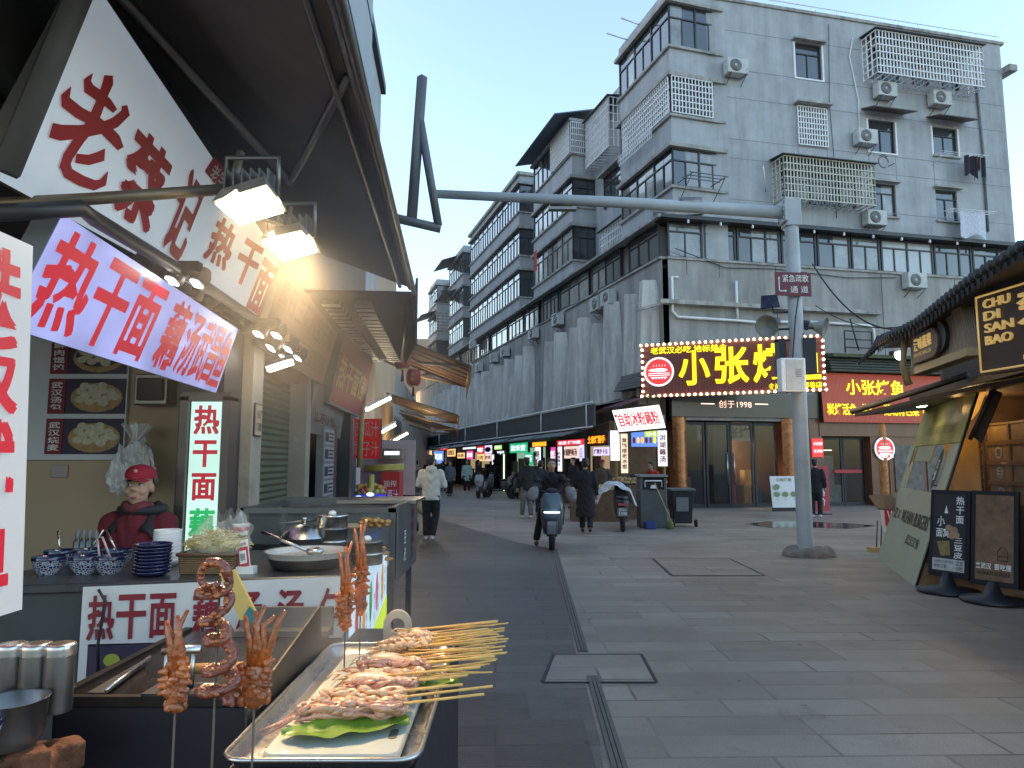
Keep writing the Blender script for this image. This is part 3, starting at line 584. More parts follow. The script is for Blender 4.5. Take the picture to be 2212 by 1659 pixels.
# ---- lit sign boxes
def glow_n(name, col, s, sc_=3.0, lo=.55): # uneven back light
    m = glow(name, col, s); n = m.node_tree.nodes; l = m.node_tree.links; b = n['Principled BSDF']; tc = n['Texture Coordinate']
    t = n.new('ShaderNodeTexNoise'); t.inputs['Scale'].default_value = sc_; t.inputs['Detail'].default_value = 2; l.new(tc.outputs['Object'], t.inputs['Vector'])
    r = n.new('ShaderNodeMapRange'); r.inputs[1].default_value = .3; r.inputs[2].default_value = .7; r.inputs[3].default_value = s*lo; r.inputs[4].default_value = s*1.15; l.new(t.outputs[0], r.inputs[0]); l.new(r.outputs[0], b.inputs['Emission Strength']); return m
LILAC = glow_n('lilac lit sign face', (.45, .50, .98), .155, 2.2)
LREDE = mat('red backlit lettering', (.35, .015, .03), .4, emit=(.75, .02, .05), es=.07, var=0)
LIT = mat('white lit sign face', (.2, .2, .2), .4, emit=(.72, .80, .88), es=.095, var=0)
def sign_box(name, label, cat, quad, face, t=.06, frame=None, letters=None, fr=.0):
    """quad: lower left, lower right, upper right, upper left seen from the front"""
    a, b, c, d = (V(q) for q in quad); S = T(name, label, cat, (a+b)/2)
    ex = (b-a).normalized(); ey = ((d-a)+(c-b)).normalized(); nn = ex.cross(ey).normalized()
    c = c-nn*(c-a).dot(nn); d = d-nn*(d-a).dot(nn); ey = (d-a).normalized()
    MB().use(frame or MIDM).slab(a-nn*.004, b-nn*.004, c-nn*.004, d-nn*.004, t).build('casing', parent=S)
    f = MB().use(face).add([a+ex*fr+ey*fr, b-ex*fr+ey*fr, c-ex*fr-ey*fr, d+ex*fr-ey*fr], [(0, 1, 2, 3)]).build('sign_face', parent=S)
    m = MB()
    if letters: letters(m, a, ex, ey, (b-a).length, (d-a).length); m.build('lettering', parent=f)
    return S
def lt(m, a, ex, ey, w, h):
    m.use(LREDE)
    for ch, u0, u1 in (('热', .04, .38), ('干', .41, .70), ('面', .74, 1.03), ('藕', 1.15, 1.41), ('汤', 1.44, 1.65), ('武', 1.67, 1.86), ('昌', 1.875, 2.04), ('鱼', 2.055, 2.24)):
        m.text(ch, a+ex*u0+ey*h*.08, ex, ey, u1-u0, h*.84, .035, .006, shear=.0)
TS = sign_box('lit_sign', 'tilted lilac-white lit sign with red lettering, hung below the big white board', 'sign', (FL.p(2.3, .06, 2.04), FL.p(4.6, .0, 2.04), FL.p(4.62, .14, 2.46), FL.p(2.38, .15, 2.46)), LILAC, .08, MIDM, lt)
def lt(m, a, ex, ey, w, h): m.use(LREDE).vtext('铁板鱿鱼', a+ex*.065+ey*.06, ex, ey, .21, h-.1, .06, off=.045)
sign_box('lit_sign', 'upright white lit box with large red brush characters at the left edge', 'sign', ((-1.375, 1.70, 1.185), (-1.365, 2.035, 1.19), (-1.40, 2.02, 2.225), (-1.41, 1.70, 2.23)), LIT, .09, WHITE, lt)
MB().use(CREAM).box((-1.46, 1.95, .6), (.045, .045, 1.18)).build('sign_post', label='slim pale post under the upright white lit box', cat='post')
GLIT = glow_n('mint lit face', (.62, .95, .84), .2, 2, .8); GRN = mat('green backlit lettering', (.02, .25, .08), .4, emit=(.03, .55, .15), es=.13, var=0)
def lt(m, a, ex, ey, w, h):
    m.use(LREDE).vtext('热干面', a+ex*.02+ey*h*.44, ex, ey, w-.04, h*.55, .1, off=.035); m.use(GRN).vtext('藕汤', a+ex*.02+ey*h*.05, ex, ey, w-.04, h*.37, .1, off=.035)
VS = sign_box('lit_sign', 'narrow upright lit box with red and green characters beside the stone pillar', 'sign', ((-2.0, 4.42, .86), (-1.80, 4.42, .86), (-1.80, 4.42, 1.97), (-2.0, 4.42, 1.97)), GLIT, .1, mat('brown aluminium', (.10, .08, .075), .4, metal=.4), lt, 0)
mb = MB().use(mat('brown aluminium', (.1, .08, .075))); mb.box((-2.03, 4.45, 1.4), (.05, .13, 1.2)); mb.box((-1.77, 4.45, 1.4), (.05, .13, 1.2)); mb.box((-1.9, 4.45, 2.0), (.31, .13, .05)); mb.build('frame', parent=VS)
# ---- big white board with brush lettering
WB = mat('white sign board with added glow', (.72, .75, .79), .5, var=.08, vs=1.2, emit=(.66, .78, .9), es=.045)  # faint glow put into the board so it reads brighter under the canopy
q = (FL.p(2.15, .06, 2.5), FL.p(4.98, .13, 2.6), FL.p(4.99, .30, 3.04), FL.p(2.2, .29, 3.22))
def lt(m, a, ex, ey, w, h):
    m.use(REDT); nn = ex.cross(ey).normalized(); ey = nn.cross(ex).normalized()
    def T2(x, y): p = plane_hit(a+nn*.004, nn, x*.4062, y*.4062)-a; return p.dot(ex), p.dot(ey)
    def st(pts, wid): # traced brush strokes, sizes in source px of the enlarged view
        L = [T2(x, y) for x, y in pts]; W = []
        for i, (x, y) in enumerate(pts):
            a2 = pts[max(0, i-1)]; b2 = pts[min(len(pts)-1, i+1)]; dx, dy = b2[0]-a2[0], b2[1]-a2[1]; k = math.hypot(dx, dy)
            p = T2(x-dy/k*wid[i]/2, y+dx/k*wid[i]/2); r = T2(x+dy/k*wid[i]/2, y-dx/k*wid[i]/2); W.append((p, r))
        n = len(pts); vs = [p for p, r in W]+[r for p, r in W]
        m.flat(vs, [(i, i+1, n+i+1, n+i) for i in range(n-1)], a, ex, ey, .006+.0002*len(m.v)/100)
    st([(490, 390), (462, 425), (470, 470), (520, 505), (570, 545), (610, 590)], [4, 40, 62, 60, 50, 30])
    st([(575, 400), (572, 440), (545, 510), (510, 600), (475, 670), (420, 740), (360, 830), (335, 900)], [46, 58, 48, 56, 60, 58, 56, 50])
    st([(375, 460), (345, 510), (350, 545), (420, 600), (500, 640), (560, 690), (610, 740), (640, 790)], [4, 48, 66, 64, 62, 64, 62, 36])
    st([(660, 560), (665, 600), (610, 650), (540, 680), (420, 700), (320, 705), (268, 690)], [30, 52, 58, 60, 72, 86, 80])
    st([(555, 790), (535, 830), (470, 850), (400, 840)], [4, 60, 56, 50])
    st([(345, 880), (360, 920), (430, 960), (500, 985), (545, 970), (572, 910)], [60, 62, 60, 56, 44, 3])
    for ch, c4 in (('蔡', ((585, 1095), (785, 1250), (735, 655))), ('记', ((845, 1295), (945, 1400), (1010, 885))), ('热', ((1075, 1365), (1190, 1440), (1165, 1140))), ('干', ((1220, 1480), (1325, 1530), (1305, 1262))), ('面', ((1298, 1640), (1372, 1690), (1405, 1370)))):
        o = T2(*c4[0]); p = T2(*c4[1]); r = T2(*c4[2])
        u = V((p[0]-o[0], p[1]-o[1], 0)); vv = V((r[0]-o[0], r[1]-o[1], 0)); gv, gf = glyph(ch, .012)
        x0 = min(g[0] for g in gv); x1 = max(g[0] for g in gv); y0 = min(g[1] for g in gv); y1 = max(g[1] for g in gv)
        for kk, (sx, sy) in enumerate(((0, 0), (.025, .02), (-.025, .02), (.025, -.02), (-.025, -.02))): m.flat([(o[0]+u.x*((g[0]-x0)/(x1-x0)+sx)+vv.x*((g[1]-y0)/(y1-y0)+sy), o[1]+u.y*((g[0]-x0)/(x1-x0)+sx)+vv.y*((g[1]-y0)/(y1-y0)+sy)) for g in gv], gf, a, ex, ey, .007+.0004*kk)
    o = V(T2(1085, 910)+(0,)); b2 = V(T2(1160, 1000)+(0,)); c2 = V(T2(1240, 960)+(0,)); d2 = V(T2(1135, 830)+(0,))
    m.flat([(p.x, p.y) for p in (o, b2, c2, d2)], [(0, 1, 2, 3)], a, ex, ey, .007)
    m.use(LETW).text('老字', a+ex*(o.x+.06)+ey*(o.y-.02), ex, ey, .2, .1, .01, .011)
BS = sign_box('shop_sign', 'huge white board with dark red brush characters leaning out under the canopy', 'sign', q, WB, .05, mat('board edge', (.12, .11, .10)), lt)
# ---- canopies over the row
CA = T('shop_canopy', 'dark grey retractable cloth canopy with metal front bar over the noodle stall', 'canopy', FL.p(3, 1, 3.2))
f0, f1 = FL.p(-1.5, 1.08, 3.2), FL.p(6.35, 1.14, 3.2)
b0, b1 = FL.p(-1.5, .0, 3.62), FL.p(6.35, .0, 3.62)
MB().use(TARP).slab(b0, b1, f1, f0, -.012).build('cloth', parent=CA)
mb = MB().use(STEELD); mb.tube([f0, f1], .035, 8); mb.tube([f0+V((.03, 0, -.06)), f1+V((.03, 0, -.06))], .022, 6); mb.tube([FL.p(-1.5, .98, 3.19), FL.p(6.3, 1.04, 3.19)], .018, 6); mb.build('front_bar', parent=CA)
el = at(628, 390, 4.0)
mb = MB().use(STEELD); mb.tube([el, at(752, 165, 2.8)], .022, 8); mb.tube([el, at(445, 195, 3.1), at(264, 0, 2.45), at(200, -70, 2.2)], .034, 8, flat=.6); mb.ell(el, .035, 8, 6); mb.build('folding_arm', parent=CA)
mb = MB().use(mat('grey beam', (.12, .11, .105), .7, stain=.3)); p0 = at(12, 372, 2.12); p1 = at(165, 0, 2.14); mb.tube([p0, p1, p1+(p1-p0)*.6], .05, 4); mb.build('beam', parent=CA)
CB = T('shop_canopy', 'second dark canopy with hanging louvre strips over the shut shops', 'canopy', FL.p(9, .5, 2.95))
TD = mat('black canopy cloth', (.04, .036, .038), .8, var=.25, vs=1.5); mb = MB().use(TD); mb.prism([FL.p(6.4, .02, 3.14), FL.p(6.4, 1.18, 3.14), FL.p(10.8, .80, 3.16), FL.p(10.8, .02, 3.16)], (0, 0, .03)); mb.hexa([FL.p(6.4, 1.18, 2.68), FL.p(6.4, 1.2, 2.68), FL.p(10.8, .82, 3.08), FL.p(10.8, .8, 3.08), FL.p(6.4, 1.18, 3.3), FL.p(6.4, 1.2, 3.3), FL.p(10.8, .82, 3.3), FL.p(10.8, .8, 3.3)]); mb.build('cloth', parent=CB)
for d in (.28, .58):
    mb = MB().use(STEELD)
    for i in range(20): s = 6.6+i*.2; mb.fb(FL, s, s+.13, d, d+.17, 3.08, 3.12)
    mb.build('louvre_strip', parent=CB)
mb = MB().use(STEELD); mb.tube([FL.p(6.6, 1.1, 3.11), FL.p(10.6, .76, 3.12)], .02, 6); mb.build('front_bar', parent=CB)
# ---- plain sign boards further along the row
BR1 = mat('brown sign board', (.17, .11, .09), .6, var=.2, vs=3); OLDL = mat('faded dark lettering', (.09, .035, .035), .6)
def lt(m, a, ex, ey, w, h):
    m.use(mat('faded mauve lettering', (.11, .06, .06), .6)).text('昌日三荷八宝元味', a+ex*.1+ey*h*.52, ex, ey, w*.88, h*.38, .02, .006); m.text('老字号热干面豆皮糊汤粉', a+ex*.1+ey*h*.1, ex, ey, w*.88, h*.32, .018, .006)
sign_box('shop_sign', 'unlit brown ribbed sign board with faded dark lettering above the shut shutter', 'sign', (FL.p(5.05, .14, 2.42), FL.p(7.6, .14, 2.42), FL.p(7.6, .26, 2.98), FL.p(5.05, .32, 3.02)), wave(BR1, 9, 'Y', 1, .5), .05, MIDM, lt)
DR = mat('dark red sign board', (.26, .02, .035), .45); GOLD = mat('dull gold lettering', (.45, .30, .10), .45)
def lt(m, a, ex, ey, w, h): m.use(GOLD).text('热干面馆', a+ex*.12+ey*h*.25, ex, ey, w*.8, h*.45, .015, .006)
sign_box('shop_sign', 'dark red sign board with dull gold lettering, framed, beyond the brown board', 'sign', (FL.p(8.0, .14, 2.25), FL.p(10.4, .2, 2.23), FL.p(10.4, .33, 3.08), FL.p(8.0, .34, 3.08)), DR, .12, MIDM, lt, .03)
mb = MB().use(mat('old grey sign', (.15, .145, .14), .6, stain=.4, ss=3)).slab(FL.p(7.4, .03, 1.9), FL.p(9.6, .03, 1.9), FL.p(9.6, .1, 2.45), FL.p(7.4, .1, 2.45), .04); mb.use(MAROON).text('正宗小吃', FL.p(7.6, .03, 2.02), FL.e, Z, 1.4, .25, .01, .03); mb.build('shop_sign', label='small grey ribbed sign with faint maroon lettering low over the dark doorway', cat='sign')
MR = T('price_board', 'tall grey price panel of five framed pictures beside the dark doorway', 'menu board', FL.p(8.6, .05, 1.0))
MB().use(mat('grey panel', (.16, .16, .165), .6)).fb(FL, 8.2, 8.95, -.02, .06, .95, 2.0).build('panel', parent=MR)
for i in range(5):
    z = 1.0+i*.2; m = MB().use(mat('light grey card', (.3, .3, .31), .6)).fb(FL, 8.24, 8.91, .06, .066, z, z+.17); m.use(BLACK).fb(FL, 8.28, 8.5, .066, .07, z+.03, z+.14)
    for k in range(3): m.fb(FL, 8.56, 8.86-.05*(k % 2), .066, .07, z+.03+.045*k, z+.05+.045*k)
    m.build('picture_card', parent=MR)
mb = MB().use(BLACK).fb(FL, 5.12, 5.3, .1, .112, 1.78, 2.02); mb.use(CREAM).fb(FL, 5.13, 5.29, .112, .116, 1.79, 2.01); mb.use(BLACK).text('1107', FL.p(5.15, .116, 1.91), FL.e, Z, .12, .06, .01, .003); mb.text('门牌', FL.p(5.15, .116, 1.82), FL.e, Z, .12, .06, .01, .003); mb.build('house_number', label='small cream number plate on the stone pillar', cat='number plate')
# ---- flood lamps and spot lamps
WARM = (1, .74, .42)
FLM = mat('lit flood lamp glass', (.8, .7, .5), .3, emit=(1, .82, .50), es=5, var=0)
def flood(px, z, label):
    P = [gp(x, y, z) for x, y in px]; c = sum(P, V())/4; S = T('flood_lamp', label, 'lamp', c, 'flood lamps over the griddle')
    MB().use(mat('lamp housing', (.30, .28, .25), .4, metal=.6)).hexa([q+Z*.008+(q-c)*.04 for q in P]+[c+(q-c)*.8+Z*.06 for q in P]).build('housing', parent=S)
    MB().use(FLM).add([c+(q-c)*.94 for q in P], [(0, 1, 2, 3)]).build('lamp_glass', parent=S)
    m = MB().use(STEELD)
    for k in range(6): m.box(c+V((-.08+k*.032, .0, .10)), (.006, .12, .07))
    m.build('cooling_fins', parent=S)
    MB().use(STEELD).tube([c+V((-.1, 0, .05)), c+V((-.1, 0, .2)), c+V((.1, 0, .2)), c+V((.1, 0, .05))], .012, 6).build('yoke', parent=S)
    l = bpy.data.lights.new('flood_light', 'AREA'); l.shape = 'RECTANGLE'; l.size = .2; l.size_y = .2; l.energy = 2.2; l.color = (1, .66, .33); l.spread = R(84)
    o = bpy.data.objects.new('flood_light', l); COL.objects.link(o); o.location = c-Z*.02; o.rotation_euler = (c-V((-.5, 1.75, .95))).to_track_quat('Z', 'Y').to_euler()
    return S
flood(((460, 440), (517, 488), (617, 460), (575, 405)), 2.56, 'nearer of the two glowing flood lamps at the end of the bar')
flood(((562, 523), (612, 566), (689, 545), (650, 503)), 2.53, 'smaller lit flood lamp hanging behind the nearer one')
mb = MB().use(mat('dull brass bar', (.20, .15, .10), .45, metal=.4)); mb.tube([at(-30, 442, 2.35), at(190, 430, 2.45), at(500, 408, 2.7)], .022, 6); mb.tube([at(500, 408, 2.7), at(520, 330, 2.75)], .018, 6); mb.tube([at(560, 470, 2.8), at(620, 490, 3.0), at(630, 440, 3.1)], .01, 6); mb.build('lamp_bar', label='level dull metal bar carrying the flood lamps across the white board', cat='bar')
mb = MB().use(DARKM); mb.tube([at(-30, 462, 2.2), at(175, 450, 2.35), at(200, 470, 2.5), FL.p(3.6, .22, 2.52), FL.p(4.7, .2, 2.55)], .03, 6); mb.build('sign_bracket', label='black tube bracket above the tilted lilac sign', cat='bracket')
SPW = mat('lit spot lamp', (.8, .8, .7), .3, emit=(1, .95, .82), es=5, var=0)
def spot(x, y, Y, label, sz=.07, tilt=0):
    c = at(x, y, Y); S = T('spot_lamp', label, 'lamp', c, 'black spot lamps along the sign')
    M = Matrix.Rotation(R(-25), 3, 'X') @ Matrix.Rotation(R(20+tilt), 3, 'Y')
    m = MB().use(BLACK); m.lathe(c, [(sz*.95, .0), (sz*1.05, .02), (sz*.95, sz*1.2), (sz*.5, sz*2)], 14, M); m.lathe(c+V((sz*2.1, .05, 0)), [(sz*.95, .0), (sz*1.05, .02), (sz*.95, sz*1.2), (sz*.5, sz*2)], 14, M); m.box(c+V((sz, .02, sz*1.6)), (sz*3.4, sz*1.2, sz*1.1)); m.build('casing', parent=S)
    m = MB().use(SPW)
    for o in (V(), V((sz*2.1, .05, 0))):
        for k in range(4): a = k*math.pi/2+.6; m.lathe(c+o+M @ V((math.cos(a)*sz*.42, math.sin(a)*sz*.42, -.004)), [(sz*.34, 0), (sz*.3, .006)], 10, M)
    m.build('lamp_lens', parent=S); return S
spot(372, 607, 3.3, 'large black twin spot lamp over the middle of the lilac sign', .045)
spot(558, 722, 4.7, 'black twin spot lamp at the far end of the lilac sign, highest of its cluster', .05)
spot(585, 752, 5.0, 'black twin spot lamp in the middle of the cluster above the shutter', .05, 10)
spot(612, 772, 5.3, 'black twin spot lamp lowest and farthest in the cluster above the shutter', .045, 10)
c = at(605, 790, 4.9); S = T('tube_lamp', 'small glowing strip lamp under the black spot lamp cluster', 'lamp', c)
MB().use(FLM).box(c, (.17, .07, .03), Matrix.Rotation(R(-18), 3, 'Y')).build('lamp_glass', parent=S); MB().use(STEELD).box(c+Z*.03, (.18, .08, .03), Matrix.Rotation(R(-18), 3, 'Y')).build('casing', parent=S)
mb = MB().use(BLACK)
for i in range(9): a = at(315+i*27, 552+i*18, 3.2+i*.2); mb.box(a, (.11+.04*(i % 2), .10, .06+.03*(i % 3)), Matrix.Rotation(.5*i, 3, 'Y'))
mb.tube([at(315+i*27, 560+i*18+10*math.sin(i*2), 3.2+i*.2) for i in range(9)], .012, 6); mb = remesh(mb, .02, 2); mb.mats = [BLACK]; mb.build('cable_bundle', label='untidy black bundle of cables and sockets between the two slanted signs', cat='cables')
# ================================================================ noodle counter
CT = 1.12
NC = T('noodle_counter', 'dark counter with a white lettered front panel and a lit side panel', 'counter', (-1.4, 3.4, 0))
CB_ = mat('dark counter', (.045, .045, .048), .5, var=.2)
mb = MB().use(CB_); pl = [(-2.25, 2.80), (-.72, 3.10), (-.71, 4.02), (-2.0, 3.82)]
mb.prism([V((x, y, 0)) for x, y in pl], (0, 0, CT-.04)); mb.build('counter_body', parent=NC)
mb = MB().use(mat('dark worktop', (.06, .06, .065), .3, metal=.3)); mb.prism([V((x, y, CT-.038)) for x, y in ((-2.28, 2.77), (-.70, 3.08), (-.69, 4.04), (-2.0, 3.84))], (0, 0, .038)); mb.build('worktop', parent=NC, bevel=.006)
pa, pb = V((-1.70, 2.893, 0)), V((-.715, 3.086, 0)); ex = (pb-pa).normalized(); nn = ex.cross(Z)
PW = mat('white front panel', (.62, .60, .585), .5, var=.06)
mb = MB().use(PW).slab(pa+nn*.012+Z*.885, pb+nn*.012+Z*.865, pb+nn*.012+Z*1.115, pa+nn*.012+Z*1.105, .01); mb.slab(pa+nn*.012+Z*.60, pa+ex*.03+nn*.012+Z*.60, pa+ex*.03+nn*.012+Z*.884, pa+nn*.012+Z*.884, .01)
mb.build('front_panel', parent=NC)
mb = MB().use(PDK).slab(pa+ex*.032+nn*.010+Z*.60, pa+ex*.52+nn*.010+Z*.60, pa+ex*.52+nn*.010+Z*.876, pa+ex*.032+nn*.010+Z*.876, .006)
mb.use(mat('printed white plate', (.45, .45, .44), .5)); disc(mb, pa+ex*.25+nn*.011+Z*.74, .11, .09, .002, ex=ex); mb.use(PBAM); disc(mb, pa+ex*.2+nn*.011+Z*.74, .06, .05, .004, ex=ex); mb.use(mat('printed lime', (.35, .40, .05), .5)); disc(mb, pa+ex*.12+nn*.011+Z*.82, .03, .025, .004, ex=ex); mb.use(PRED); disc(mb, pa+ex*.33+nn*.011+Z*.83, .05, .03, .004, ex=ex)
mb.build('printed_picture', parent=NC)
m = MB().use(mat('dark red lettering', (.22, .012, .025), .45, var=.1)); W = (pb-pa).length
for ch, a, b in (('热', .025, .12), ('干', .13, .235), ('面', .25, .345), ('藕', .41, .51), ('汤', .575, .675), ('汤', .74, .84), ('包', .91, .995)): m.text(ch, pa+ex*W*a+nn*.0125+Z*(.90), ex, Z, W*(b-a), .17, .035, .003)
m.build('lettering', parent=NC)
m = MB().use(mat('brown strip board', (.09, .075, .06), .5)).slab(pa+ex*W*.90+nn*.011+Z*.60, pa+ex*W+nn*.011+Z*.60, pa+ex*W+nn*.011+Z*.86, pa+ex*W*.90+nn*.011+Z*.86, .006); m.use(LETW).vtext('灌汤包', pa+ex*W*.92+nn*.012+Z*.64, ex, Z, .055, .2, .1, off=.01, lift=.003); m.build('strip_board', parent=NC)
# lit panel on the street side
a, b = V((-.697, 3.13, .62)), V((-.690, 4.0, .62))
sp = MB().use(glow_n('pale blue lit panel', (.55, .80, 1.0), .18, 4, .7)).add([a+V((0, 0, 0)), b, b+Z*.49, a+Z*.47], [(0, 1, 2, 3)]).build('lit_side_panel', parent=NC)
m = MB().use(glow('lime lit print', (.62, .85, .04), .17)); m.add([a+V((.003, .0, 0)), b+V((.003, 0, 0)), b+V((.003, 0, .26)), a+V((.003, .06, .02))], [(0, 1, 2, 3)])
for k, cc in enumerate(((.5, .05, .02), (.75, .3, .02), (.05, .3, .08), (.6, .1, .25), (.7, .35, .05))):
    mm = glow('lit print %d' % k, cc, .14); m.use(mm); disc(m, V((-.6935, 3.25+k*.155, .88+.02*k)), .035, .10, .004, 14, ex=V((0, 1, 0)))
m.use(mat('black lit print', (.02, .02, .03), .5))
for k in range(9): m.vtext('炸酱烤肠鸡排串串香'[k]+'元份', V((-.6935, 3.16+k*.095, .66+.03*k)), V((0, 1, 0)), Z, .035, .14, .1, off=.01, lift=.005)
m.build('printed_menu', parent=NC)
mb = MB().use(BLACK).tube([gp(222, 1270, 1.1)+V((0, -.03, 0)), at(228, 1300, 2.87), at(212, 1390, 2.86), at(212, 1470, 2.86)], .006, 6); mb.build('cable', label='thin black cable hanging down over the white counter panel', cat='cable')
# ================================================================ things standing on the noodle counter
PORC = mat('blue and white porcelain', (.5, .53, .62), .25, coat=.4, var=0)
def porcelain():
    n = PORC.node_tree.nodes; l = PORC.node_tree.links; b = n['Principled BSDF']; tc = n['Texture Coordinate']
    vo = n.new('ShaderNodeTexVoronoi'); vo.inputs['Scale'].default_value = 85; vo.feature = 'DISTANCE_TO_EDGE'; l.new(tc.outputs['Object'], vo.inputs['Vector'])
    cr = n.new('ShaderNodeValToRGB'); cr.color_ramp.interpolation = 'CONSTANT'; e = cr.color_ramp.elements; e[0].color = (.42, .44, .5, 1); e[1].position = .12; e[1].color = (.012, .016, .09, 1)
    l.new(vo.outputs['Distance'], cr.inputs[0]); l.new(cr.outputs[0], b.inputs['Base Color'])
porcelain()
NAVY = mat('navy glaze', (.012, .015, .06), .2, coat=.5, var=.2, vs=8); SAUCE = mat('dark sauce', (.04, .018, .01), .2, var=.4, vs=30)
def bowl(c, r=.066, h=.075, s=None):
    S = T('bowl', None, 'bowl', c)
    MB().use(PORC).lathe(c, [(r*.55, 0), (r*.6, .006), (r*.85, h*.35), (r*.97, h*.75), (r, h*.8)], 24).build('bowl_wall', parent=S)
    MB().use(NAVY).lathe(c, [(r, h*.8), (r*1.01, h*.97), (r*.99, h), (r*.94, h*.97), (r*.9, h*.7)], 24, cap=False).build('rim', parent=S)
    MB().use(SAUCE).lathe(c, [(r*.92, h*.72), (r*.3, h*.78)], 20).build('sauce', parent=S)
    return S
bl = ['blue patterned bowl at the left end of the front row on the counter', 'blue patterned bowl in the middle of the front row on the counter', 'blue patterned bowl with a spoon nearest the plate stack',
      'blue patterned bowl half hidden behind the leftmost front bowl', 'blue patterned bowl behind the middle front bowl', 'paler blue bowl behind the spoon bowl, touching the plate stack']
for k, (x, y) in enumerate(((104, 1240), (184, 1239), (238, 1239), (128, 1224), (190, 1221), (252, 1222))):
    b = bowl(gp(x, y, CT)); b['label'] = bl[k]; b['group'] = 'porcelain bowls on the noodle counter'
def spoon(a, b, label, r=.006): MB().use(STEEL).tube([a, b], r, 6).ell(b, (r*3, r*3, r*2), 8, 6).build('spoon', label=label, cat='spoon')
c = gp(238, 1239, CT); MB().use(mat('pale pink tongs', (.45, .36, .36), .4, metal=.3)).tube([c+V((0, 0, .06)), c+V((-.06, .03, .15)), c+V((-.09, .04, .15)), c+V((-.05, .0, .07))], .005, 6).build('tongs', label='bent pale tongs leaning in the spoon bowl', cat='tongs')
for x, y, dx, lb in ((128, 1224, -.03, 'thin steel spoon standing in the left rear bowl'), (190, 1221, .05, 'steel spoon leaning right out of the middle rear bowl'), (252, 1222, -.07, 'long steel spoon leaning left out of the pale bowl')):
    c = gp(x, y, CT); spoon(c+V((dx, .02, .16)), c+V((0, 0, .06)), lb, .0045)
def stack(c, r, n, dz, m, label, cat, name, hh=.02):
    S = T(name, label, cat, c)
    for k in range(n): MB().use(m).lathe(c+V((rnd.uniform(-.002, .002), rnd.uniform(-.002, .002), k*dz)), [(r*.6, 0), (r*.9, hh*.5), (r, hh), (r*.97, hh+.002), (r*.85, hh*.6)], 24).build('dish', parent=S)
    return S
stack(gp(327, 1243, CT), .078, 9, .014, NAVY, 'stack of navy blue plates beside the wicker basket', 'plate stack', 'plate_stack')
stack(gp(359, 1222, CT), .062, 15, .0095, mat('white porcelain', (.72, .72, .73), .3, coat=.3, var=.04), 'tall stack of white bowls behind the navy plates', 'bowl stack', 'bowl_stack', .03)
# wicker basket, bag of noodles
WICK = wave(mat('wicker', (.30, .19, .09), .6, var=.3, vs=25), 40, 'Z', .6, .9)
c0 = gp(372, 1247, CT); c1 = gp(505, 1240, CT); c = (c0+c1)/2+V((0, .11, 0)); bw = (c1-c0).length
S = T('basket', 'rectangular wicker basket under the bag of noodles', 'basket', c)
m = MB().use(WICK); w2, d2, hb = bw/2, .10, .085
m.hexa([c+V(q) for q in ((-w2*.94, -d2*.94, 0), (w2*.94, -d2*.94, 0), (w2*.94, d2*.94, 0), (-w2*.94, d2*.94, 0), (-w2, -d2, hb), (w2, -d2, hb), (w2, d2, hb), (-w2, d2, hb))]); m.build('basket_body', parent=S, bevel=.006)
m = MB().use(mat('dark wicker rim', (.14, .08, .05), .6)); m.tube([c+V(q) for q in ((-w2, -d2, hb), (w2, -d2, hb), (w2, d2, hb), (-w2, d2, hb))], .008, 6, closed=True); m.build('rim', parent=S)
nb = c+V((.01, .0, hb)); S = T('noodle_bag', 'clear plastic bag full of pale yellow noodles on the basket', 'bag', nb)
m = MB().use(mat('fresh noodles', (.55, .46, .18), .45, var=.25, vs=40, sub=.1)); m.ell(nb+V((0, 0, .035)), (.115, .085, .045), 16, 10)
for k in range(230):
    a, t = rnd.random()*6.28, math.acos(rnd.uniform(.0, 1)); p = V((.118*math.sin(t)*math.cos(a), .088*math.sin(t)*math.sin(a), .02+.062*math.cos(t))); q = V((rnd.gauss(0, 1), rnd.gauss(0, 1), rnd.gauss(0, .35))).normalized()*.035
    e2 = V((rnd.gauss(0, .006), rnd.gauss(0, .006), rnd.gauss(0, .004))); m.tube([nb+p-q, nb+p*1.05+e2+Z*.006, nb+p+q], .0022, 4)
m.build('noodles', parent=S)
PLAS = mat('clear plastic film', (.8, .82, .8), .15, spec=.6, alpha=.16, var=0, coat=.3)
m = MB().use(PLAS)
def fn(u, v):
    a = u*6.2832; t = v; k = math.sin(a*7+v*9)*.008+math.sin(a*13+2)*.005
    r = (.125+k)*(1-.1*t) if t < .45 else (.125+k)*(1.03-.55*(t-.45)/.55)
    return nb+V((r*math.cos(a)*1.05+.03*t, r*math.sin(a)*.8, -.005+.165*t+k*1.5+.02*math.sin(a+.5)*t))
m.grid(fn, 40, 10); m.build('plastic_film', parent=S)
c = nb+V((.09, .03, .07)); S = T('paper_cup', 'white paper bowl with red print perched beside the noodle bag', 'cup', c)
MB().use(WHITE).lathe(c, [(.026, 0), (.036, .045), (.038, .047)], 20).build('cup_wall', parent=S); MB().use(mat('red print cup', (.5, .03, .03), .4)).lathe(c, [(.0315, .018), (.0352, .036)], 20, cap=False).text('外卖', c+V((-.02, -.0358, .012)), X, Z, .04, .022, .02, .001).build('printed_band', parent=S)
